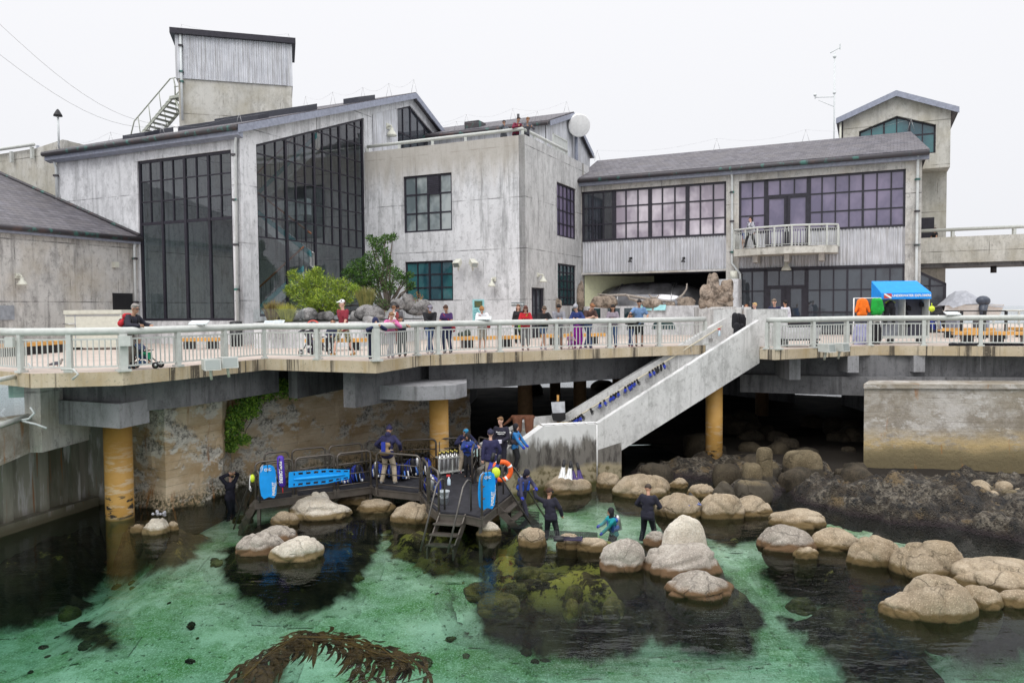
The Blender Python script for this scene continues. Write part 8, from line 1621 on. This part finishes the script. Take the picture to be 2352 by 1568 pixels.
# ------------------------------------------------------------------ stair head things
q = Pd(1649, 722, 32.5); t = thing('sign_stand', q-V(0, 0, .9), 'white poster sheet on a black stand beside the left stair pillar', 'sign'); MB().cbox(q, (.2, .02, .2)).build('sheet', WH, t); mb = MB(); mb.cbox(q+V(0, .02, 0), (.225, .015, .225)); mb.cbox(q-V(0, -.02, .6), (.03, .02, .5)); mb.build('stand', M['black'], t)
for i, (x, y, D) in enumerate(((1688, 737, 30.7), (1697, 738, 30.8), (1705, 740, 30.9), (1692, 760, 30.5), (1703, 762, 30.6))):
    q = Pd(x, y, D); tag(remesh(capsules([(q+V(0, 0, .22), q-V(0, 0, .2), .12, .13), (q+V(.08, -.05, .15), q+V(.08, -.05, -.2), .06, .05)]), .02, 'wetsuit', [cloth('wet_hang', (.012, .012, .016))], None, 2), ['black wetsuit hung at the stair head, top left one', 'black wetsuit hung at the stair head, top middle one', 'black wetsuit hung at the stair head, top right one', 'black wetsuit hung at the stair head, lower left one', 'black wetsuit hung at the stair head, lower right one'][i], 'wetsuit')
q = Pd(1706, 721, 32.6); tag(MB().lathe(q, [(.045, 0), (.045, .26), (.03, .3), (.03, .36)], 10).build('steel_flask', M['steel']), 'slim steel flask standing on the middle stair pillar', 'flask')
q = hr[0]+(hr[1]-hr[0])*.02-RN*0+V(-.0, -.05, -.32); spray(q, 'red topped spray bottle hanging at the top of the stair handrail')
q = D_at(1844, 797); t = thing('cart', q, 'low white wheeled tub cart behind the right rail', 'cart'); c = q+V(0, .4, 0); mb = MB(); mb.add([c+V(*p) for p in ((-.62, -.33, .3), (.62, -.33, .3), (.62, .33, .3), (-.62, .33, .3), (-.68, -.37, .72), (.68, -.37, .72), (.68, .37, .72), (-.68, .37, .72))], [(0, 1, 2, 3), (0, 4, 5, 1), (1, 5, 6, 2), (2, 6, 7, 3), (3, 7, 4, 0)]); mb.build('tub', plain('cart_white', (.6, .6, .62), .5), t)
MB().cbox(c+V(0, 0, .27), (.66, .36, .03)).build('frame', M['black'], t)
for x in (-.55, .55):
    for y in (-.28, .28): MB().tube([c+V(x-.02, y, .11), c+V(x+.02, y, .11)], .11, 12).build('wheel', M['black'], t)
# ------------------------------------------------------------------ kiosk and clothes rack
q = D_at(2079, 789); Wk = 1.97/2; c = q+V(0, .35, 0); t = thing('kiosk', q, 'wheeled dive gear kiosk with bright blue awning lettered UNDERWATER EXPLORERS', 'kiosk'); kg = plain('kiosk_grey', (.33, .34, .38), .5)
MB().box(c+V(-Wk, .25, .25), c+V(Wk, .3, 1.85)).build('back_panel', kg, t); mb = MB(); mb.box(c+V(-Wk, -.3, .25), c+V(-Wk+.04, .3, 2.0)); mb.box(c+V(Wk-.04, -.3, .25), c+V(Wk, .3, 2.0)); mb.box(c+V(-.0, -.28, .3), c+V(.03, .25, 1.85)); mb.box(c+V(-Wk, -.32, .2), c+V(Wk, .32, .3)); mb.build('frame', M['pale'], t)
MB().box(c+V(.04, .2, .3), c+V(Wk-.05, .24, 1.85)).build('pegboard', plain('dark_pegboard', (.06, .06, .08), .6), t)
mb = MB(); zt0 = 6-(644-702)/FL*30.6; zt1 = 6-(672-702)/FL*29.9; mb.add([c+V(*p) for p in ((-Wk-.05, .35, zt0-ZD), (Wk-.2, .35, zt0-ZD), (Wk+.0, -.4, zt1-ZD), (-Wk+.0, -.4, zt1-ZD), (Wk, -.4, zt1-ZD-.24), (-Wk, -.4, zt1-ZD-.24), (-Wk-.05, .35, zt1-ZD-.2), (Wk-.2, .35, zt1-ZD-.2))], [(0, 3, 2, 1), (3, 5, 4, 2), (0, 6, 5, 3), (1, 2, 4, 7)]); mb.build('awning', plain('awning_blue', (.005, .27, .80), .6, var=.05), t)
text('UNDERWATER EXPLORERS', c+V(.2, -.415, zt1-ZD-.11), V(1, 0, 0), V(0, 0, 1), .125, WH, t, bold=.004); fl = MB().box(c+V(-Wk+.1, -.412, zt1-ZD-.21), c+V(-Wk+.4, -.405, zt1-ZD-.02)).build('flag', plain('flag_red', (.55, .06, .03), .5), t)
mb = MB(); z_ = zt1-ZD; mb.prism([c+V(-Wk+.1, -.416, z_-.02), c+V(-Wk+.16, -.416, z_-.02), c+V(-Wk+.4, -.416, z_-.17), c+V(-Wk+.4, -.416, z_-.21), c+V(-Wk+.34, -.416, z_-.21), c+V(-Wk+.1, -.416, z_-.06)], (0, .002, 0)); mb.build('stripe', WH, fl, local=True)
for x in (-.55, .6): MB().tube([c+V(x, -.3, .13), c+V(x, -.24, .13)], .13, 14).build('wheel', M['black'], t)
tag(remesh(capsules([(c+V(-.5, -.1, 1.55), c+V(-.5, -.1, 1.5), .18, .18), (c+V(-.6, -.1, 1.4), c+V(-.68, -.1, .8), .12, .07), (c+V(-.4, -.1, 1.4), c+V(-.34, -.1, .8), .12, .07)]), .022, 'hanging_trousers', [cloth('wet_hang', (.012, .012, .016))], None), 'black neoprene trousers hanging in the left half of the kiosk', 'trousers')
tag(MB().tube([c+V(-.72, -.14, 1.62), c+V(-.5, -.14, 1.74), c+V(-.28, -.14, 1.62), c+V(-.72, -.14, 1.62)], .014, 5).tube([c+V(-.5, -.14, 1.74), c+V(-.47, -.14, 1.82), c+V(-.53, -.14, 1.86)], .012, 5).build('hanger', YEL), 'yellow coat hanger holding the black trousers in the kiosk', 'hanger')
for i, (x, z) in enumerate(((.2, 1.6), (.35, 1.45), (.25, 1.2), (.85, 1.6), (.3, .8), (.15, .9))):
    p = c+V(x, .1, z); tag(remesh(capsules([(p, p-V(0, 0, .1), .07, .06), (p+V(.04, -.05, -.02), p+V(.06, -.04, -.14), .04, .03)]), .02, 'dive_glove_bundle', [cloth('wet_hang', (.012, .012, .016))], None), 'black dive gear bundle hung on the dark pegboard of the kiosk', 'dive gear', 'bundles on the kiosk pegboard')
c2 = Pd(1990, 740, 30.4); t = thing('clothes_rack', V(c2.x, c2.y, ZD), 'white metal rail rack beside the kiosk carrying bright shirts', 'rack'); zr = 6-(684-702)/FL*30.4; mb = MB(); mb.tube([V(c2.x-.5, c2.y, zr), V(c2.x+.55, c2.y, zr)], .02, 6); mb.tube([V(c2.x-.5, c2.y, zr-1.0), V(c2.x+.55, c2.y, zr-1.0)], .02, 6)
for s in (-.5, .55): mb.tube([V(c2.x+s, c2.y, ZD), V(c2.x+s, c2.y, zr)], .025, 6)
mb.build('frame', M['white'], t)
def shirt(x, zt, w_, h, col, lab, yy=0, grp=None):
    p = V(x, c2.y+yy, zt); o = remesh(capsules([(p+V(-w_*.2, 0, -.08), p+V(w_*.2, 0, -.08), .08, .08), (p+V(-w_*.2, 0, -h*.5), p+V(w_*.2, 0, -h*.5), .09, .09), (p+V(-w_*.25, 0, -h+.06), p+V(w_*.25, 0, -h+.06), .09, .07), (p+V(0, 0, -.1), p+V(0, 0, -h+.1), .13, .14), (p+V(-w_*.3, 0, -.1), p+V(-w_*.55, -.05, -h*.75), .06, .05), (p+V(w_*.3, 0, -.1), p+V(w_*.5, -.05, -h*.75), .06, .05)]), .022, 'hanging_shirt', [cloth(lab[:8], col)], None, 1); tag(o, lab, 'shirt', grp)
shirt(c2.x-.22, zr-.02, .5, .66, (.85, .17, .01), 'orange shirt on the rack, front one', -.12); shirt(c2.x-.1, zr-.04, .45, .6, (.80, .15, .01), 'orange shirt tucked behind the front one on the rack', .08)
shirt(c2.x+.28, zr-.02, .28, .62, (.01, .33, .04), 'green shirt on the rack, left one', -.1); shirt(c2.x+.46, zr-.02, .28, .62, (.01, .30, .04), 'green shirt on the rack, next to the kiosk', -.05)
shirt(c2.x-.32, zr-1.0, .45, .85, (.36, .36, .56), 'lavender shirt hanging low on the rack, left one', -.1); shirt(c2.x-.08, zr-1.0, .4, .8, (.34, .34, .54), 'lavender shirt hanging low on the rack, right one', 0); shirt(c2.x+.2, zr-.95, .3, .85, (.012, .012, .016), 'black garment hanging low in the middle of the rack'); shirt(c2.x+.45, zr-.95, .3, .85, (.014, .014, .016), 'black garment hanging low beside the kiosk', .05)
# gear heaps under the right bench, blue vest
for i in range(9): q = D_at(2198+i*19, 795)+V(0, .25, .05); tag(remesh(capsules([(q+V(-.1, 0, 0), q+V(.12, .05, .02), .07, .06), (q+V(0, .1, .02), q+V(.1, -.1, 0), .06, .05)]), .022, 'dive_fins', [cloth('wet_hang', (.012, .012, .016))], None), 'black dive fins heaped on the deck under the right benches', 'fins', 'black fins under the right benches')
bcd(D_at(2153, 788)+V(0, .2, .5), 1, 'blue dive vest hanging on the right side of the kiosk', 77); tag(MB().ball(Pd(2140, 709, 30.3), .12, 10, sc=(1, .8, 1)).tube([Pd(2140, 702, 30.3), Pd(2140, 696, 30.3)], .015, 5).build('yellow_float', YEL), 'yellow round float hanging at the right edge of the kiosk', 'float')
q = D_at(1066, 797)+V(0, .2, .45); tag(remesh(capsules([(q+V(-.15, 0, .05), q+V(.2, 0, .08), .12, .10), (q+V(0, -.15, 0), q+V(.05, -.2, -.25), .09, .08), (q+V(.1, 0, .15), q+V(.15, 0, .2), .1, .08)]), .022, 'coat', [cloth('coatgreen', (.05, .065, .05))], None), 'dark green coat heaped on the bench behind the white jacket', 'coat')
# ------------------------------------------------------------------ strollers
def stroller(q, yaw, s, frame, seat, lab, hood=None, child=False):
    t = thing('stroller', q, lab, 'stroller'); R = Matrix.Rotation(math.radians(yaw), 3, 'Z'); P = lambda x, y, z: q+R@V(x, y, z)*s
    mb = MB()
    for x in (-.22, .22): mb.tube([P(x, -.42, .1), P(x, .1, .55), P(x, .42, 1.0), P(x, .5, 1.03)], .016, 6); mb.tube([P(x, .36, .1), P(x, .05, .55), P(x, -.2, .6)], .016, 6)
    mb.tube([P(-.22, .5, 1.03), P(.22, .5, 1.03)], .02, 6); mb.tube([P(-.22, -.2, .6), P(.22, -.2, .6)], .016, 6); mb.build('frame', M['black'], t)
    for x in (-.24, .24):
        for y in (-.42, .36): mb = MB(); mb.tube([P(x-.02, y, .11), P(x+.02, y, .11)], .11*s, 14); mb.tube([P(x-.025, y, .11), P(x+.025, y, .11)], .05*s, 8, 1); mb.build('wheel', [M['black'], M['steel']], t)
    seg = [(P(-.14, .15, .42), P(.14, .15, .42), .08*s, .08*s), (P(-.13, .25, .75), P(.13, .25, .75), .07*s, .07*s), (P(-.14, -.12, .38), P(.14, -.12, .38), .07*s, .07*s), (P(0, .2, .45), P(0, .27, .72), .1*s, .09*s), (P(0, .1, .4), P(0, -.12, .36), .1*s, .08*s)]
    remesh(capsules(seg), .022, 'seat', [cloth('seat%.2f' % seat[0], seat)], t).matrix_parent_inverse = Matrix.Translation(-WT[t]); o = remesh(capsules([(P(-.15, .1, .18), P(.15, .1, .18), .09*s, .09*s)]), .022, 'basket', [cloth('seat%.2f' % seat[0], seat)], t); o.matrix_parent_inverse = Matrix.Translation(-WT[t])
    if hood: mb = MB(); [mb.tube([P(-.2, .3+.1*k, .75)]+[P(-.2*math.cos(a), .28-.16*k*math.sin(a), .78+.26*math.sin(a)) for a in (.5, 1.0, 1.57, 2.1, 2.6)]+[P(.2, .3+.1*k, .75)], .035*s, 6) for k in range(3)]; mb.build('hood', cloth('hood%.2f' % hood[0], hood), t)
q = D_at(331, 846)+V(0, .05, 0); stroller(q, 95, .82, None, (.03, .09, .2), 'small stroller with a child under a green blanket by the left rail corner')
person(q+V(-.08, 0, .12), 'small child in the stroller with a green patterned blanket on the legs', .95, 80, -12, 0, (0, 0), ((-.1, -.25, .75), (.1, -.25, .75)), 'sit', 'fair', (.4, .25, .12), .06, ('kidgrey', (.1, .12, .2)), 1, ('greenblanket', (.02, .33, .16)), .8, (.2, .13, .08), None, (), 0)
q = D_at(722, 818)+V(0, .1, 0); stroller(q, 60, 1.05, None, (.06, .055, .075), 'large dark double stroller with a coral hoop handle', (.05, .05, .07)); q2 = q+V(-.05, 0, 1.0); MB().tube([q2+V(-.2*math.cos(a), 0, .18*math.sin(a)) for a in [math.pi*i/10 for i in range(11)]], .025, 6).build('hoop', plain('coral_foam', (.75, .13, .11), .6), [o for o in bpy.data.objects if o.name.startswith('stroller')][-1])
# ------------------------------------------------------------------ boat, barrier, far railing
D = 37.5; q = Pd(2225, 700, D); zb_ = ZD; t = thing('boat', V(q.x, q.y, ZD+.4), 'small white motor boat under a grey cover on the far right deck', 'boat'); sc_ = D/FL
bw = 58*sc_; zg = 6-(700-701)/FL*D; mb = MB(); secs = []
for i, (u, w_, zk) in enumerate(((-1, .15, .35), (-.7, .7, .1), (0, .85, 0), (.6, .85, 0), (1, .8, .05))): secs += [V(q.x+u*bw, q.y+w_*a, zg-(0 if b else .62+(-zk))) for a, b in ((-1, 1), (-.55, 0), (.55, 0), (1, 1))]
mb.add(secs, [(i*4+j, (i+1)*4+j, (i+1)*4+j+1, i*4+j+1) for i in range(4) for j in range(3)]+[(16, 17, 18, 19)], 0, False); mb.build('hull', M['white'], t)
mb = MB(); prof = [(-1.02, .0), (-.75, .42), (-.55, .78), (-.1, .80), (.25, .42), (.6, .12), (1.0, .02)]; vs = []
for u, h_ in prof:
    for a in (-1, -.6, 0, .6, 1): vs.append(V(q.x+u*bw, q.y+a*.88, zg-.05+h_*bw*.72*(1-.75*a*a)+(.02 if abs(a) < 1 else -.1)))
mb.add(vs, [(i*5+j, (i+1)*5+j, (i+1)*5+j+1, i*5+j+1) for i in range(6) for j in range(4)], 0, True); mb.build('cover', plain('grey_tarpaulin', (.33, .34, .37), .7), t)
p = Pd(2258, 700, D-.8); mb = MB(); mb.ball(p+V(0, 0, .18), .3, 12, sc=(1.1, .8, .85)); mb.tube([p, p-V(0, 0, .75)], .14, 8, rs=[.22, .1]); mb.build('outboard_motor', plain('outboard_grey', (.05, .06, .085), .35), t)
mb = MB()
for k in (-.6, .5): mb.box(V(q.x+k*bw-.1, q.y-.5, ZD), V(q.x+k*bw+.1, q.y+.5, zg-.55))
mb.build('cradle', M['fascia'], t)
t = thing('black_barrier', D_at(2200, 756), 'thin black metal barrier before the covered boat', 'barrier'); mb = MB(); z = .98
pts = [Pd(x, 714, 34) for x in (2172, 2209, 2262, 2311)]; mb.tube(pts, .03, 6); mb.tube([p-V(0, 0, .25) for p in pts], .02, 5); mb.build('rail', M['black'], t)
for p in pts[1:]: MB().box(V(p.x-.05, p.y-.04, ZD), V(p.x+.05, p.y+.04, p.z)).build('post', M['black'], t)
t = thing('far_railing', D_at(2260, 748), 'distant pale railing along the seaward deck edge at the far right', 'railing'); balustrade(t, [Pd(x, 749-(x-2172)*.004, 56) *1 for x in (2172, 2230, 2290, 2350, 2410)] if False else [V(p.x, p.y, ZD) for p in [Pz(x, 746, ZD) for x in (2150, 2206, 2282, 2340, 2420)]], 1.07, .07, .25, pw=.06)
# ------------------------------------------------------------------ birds, rag, bolt
def bird(p, s, cols, lab, fly=False, yaw=0):
    R = Matrix.Rotation(yaw, 3, 'Z'); P = lambda x, y, z: p+R@V(x, y, z)*s; t = thing('bird', p, lab, 'bird'); seg = [(P(-.12, 0, .14), P(.06, 0, .17), .05*s, .07*s), (P(.06, 0, .18), P(.13, 0, .26), .045*s, .035*s), (P(.13, 0, .27), P(.13, 0, .27), .042*s, .04*s), (P(.15, 0, .265), P(.20, 0, .255), .012*s, .006*s), (P(-.12, 0, .13), P(-.27, 0, .11), .035*s, .015*s)]
    o = remesh(capsules(seg), .012*s, 'body', [cols[0]], t, 1); o.matrix_parent_inverse = Matrix.Translation(-WT[t]); mb = MB()
    for k in (-1, 1):
        if fly: w_ = [P(.05, k*.05, .2), P(.1, k*.3, .32), P(.0, k*.62, .25), P(-.06, k*.3, .26), P(-.08, k*.05, .19)]
        else: w_ = [P(.06, k*.07, .2), P(-.05, k*.085, .2), P(-.24, k*.04, .13), P(-.08, k*.08, .11), P(.04, k*.08, .13)]
        mb.prism(w_, V(0, 0, .012*s))
    mb.build('wing', cols[1], t); mb = MB(); [mb.tube([P(.0, k*.02, .12), P(.01, k*.02, 0)], .006*s, 4) for k in (-1, 1)]; 
    if not fly: mb.build('leg', plain('bird_leg', (.4, .15, .1), .6), t)
dkb = plain('pigeon_grey', (.10, .10, .13), .7); bird(Pd(481, 916, 24.9), 1, (dkb, plain('pigeon_wing', (.06, .06, .08), .7)), 'grey pigeon on the top of the old stone wall', yaw=2.8); bird(D_at(132, 846), .9, (plain('sandpiper', (.3, .28, .26), .7), dkb), 'small grey bird walking on the deck behind the left rail', yaw=.4)
bird(Pd(1151, 885, 29), 1, (WH, plain('gull_wing', (.45, .45, .47), .7)), 'white gull gliding in the dark gap under the deck', True, 2.2)
q = Pz(358, 1192, .35); mb = MB(); rr = random.Random(3)
for i in range(9): a = q+V(rr.uniform(-.14, .14), .25+rr.uniform(-.1, .1), rr.uniform(0, .1)); mb.tube([a, a+V(rr.uniform(-.1, .1), 0, rr.uniform(.02, .12))], .035, 5)
tag(mb.build('rag', plain('grey_rag', (.42, .42, .45), .8)), 'crumpled pale grey rag on top of the small pointed boulder', 'rag')
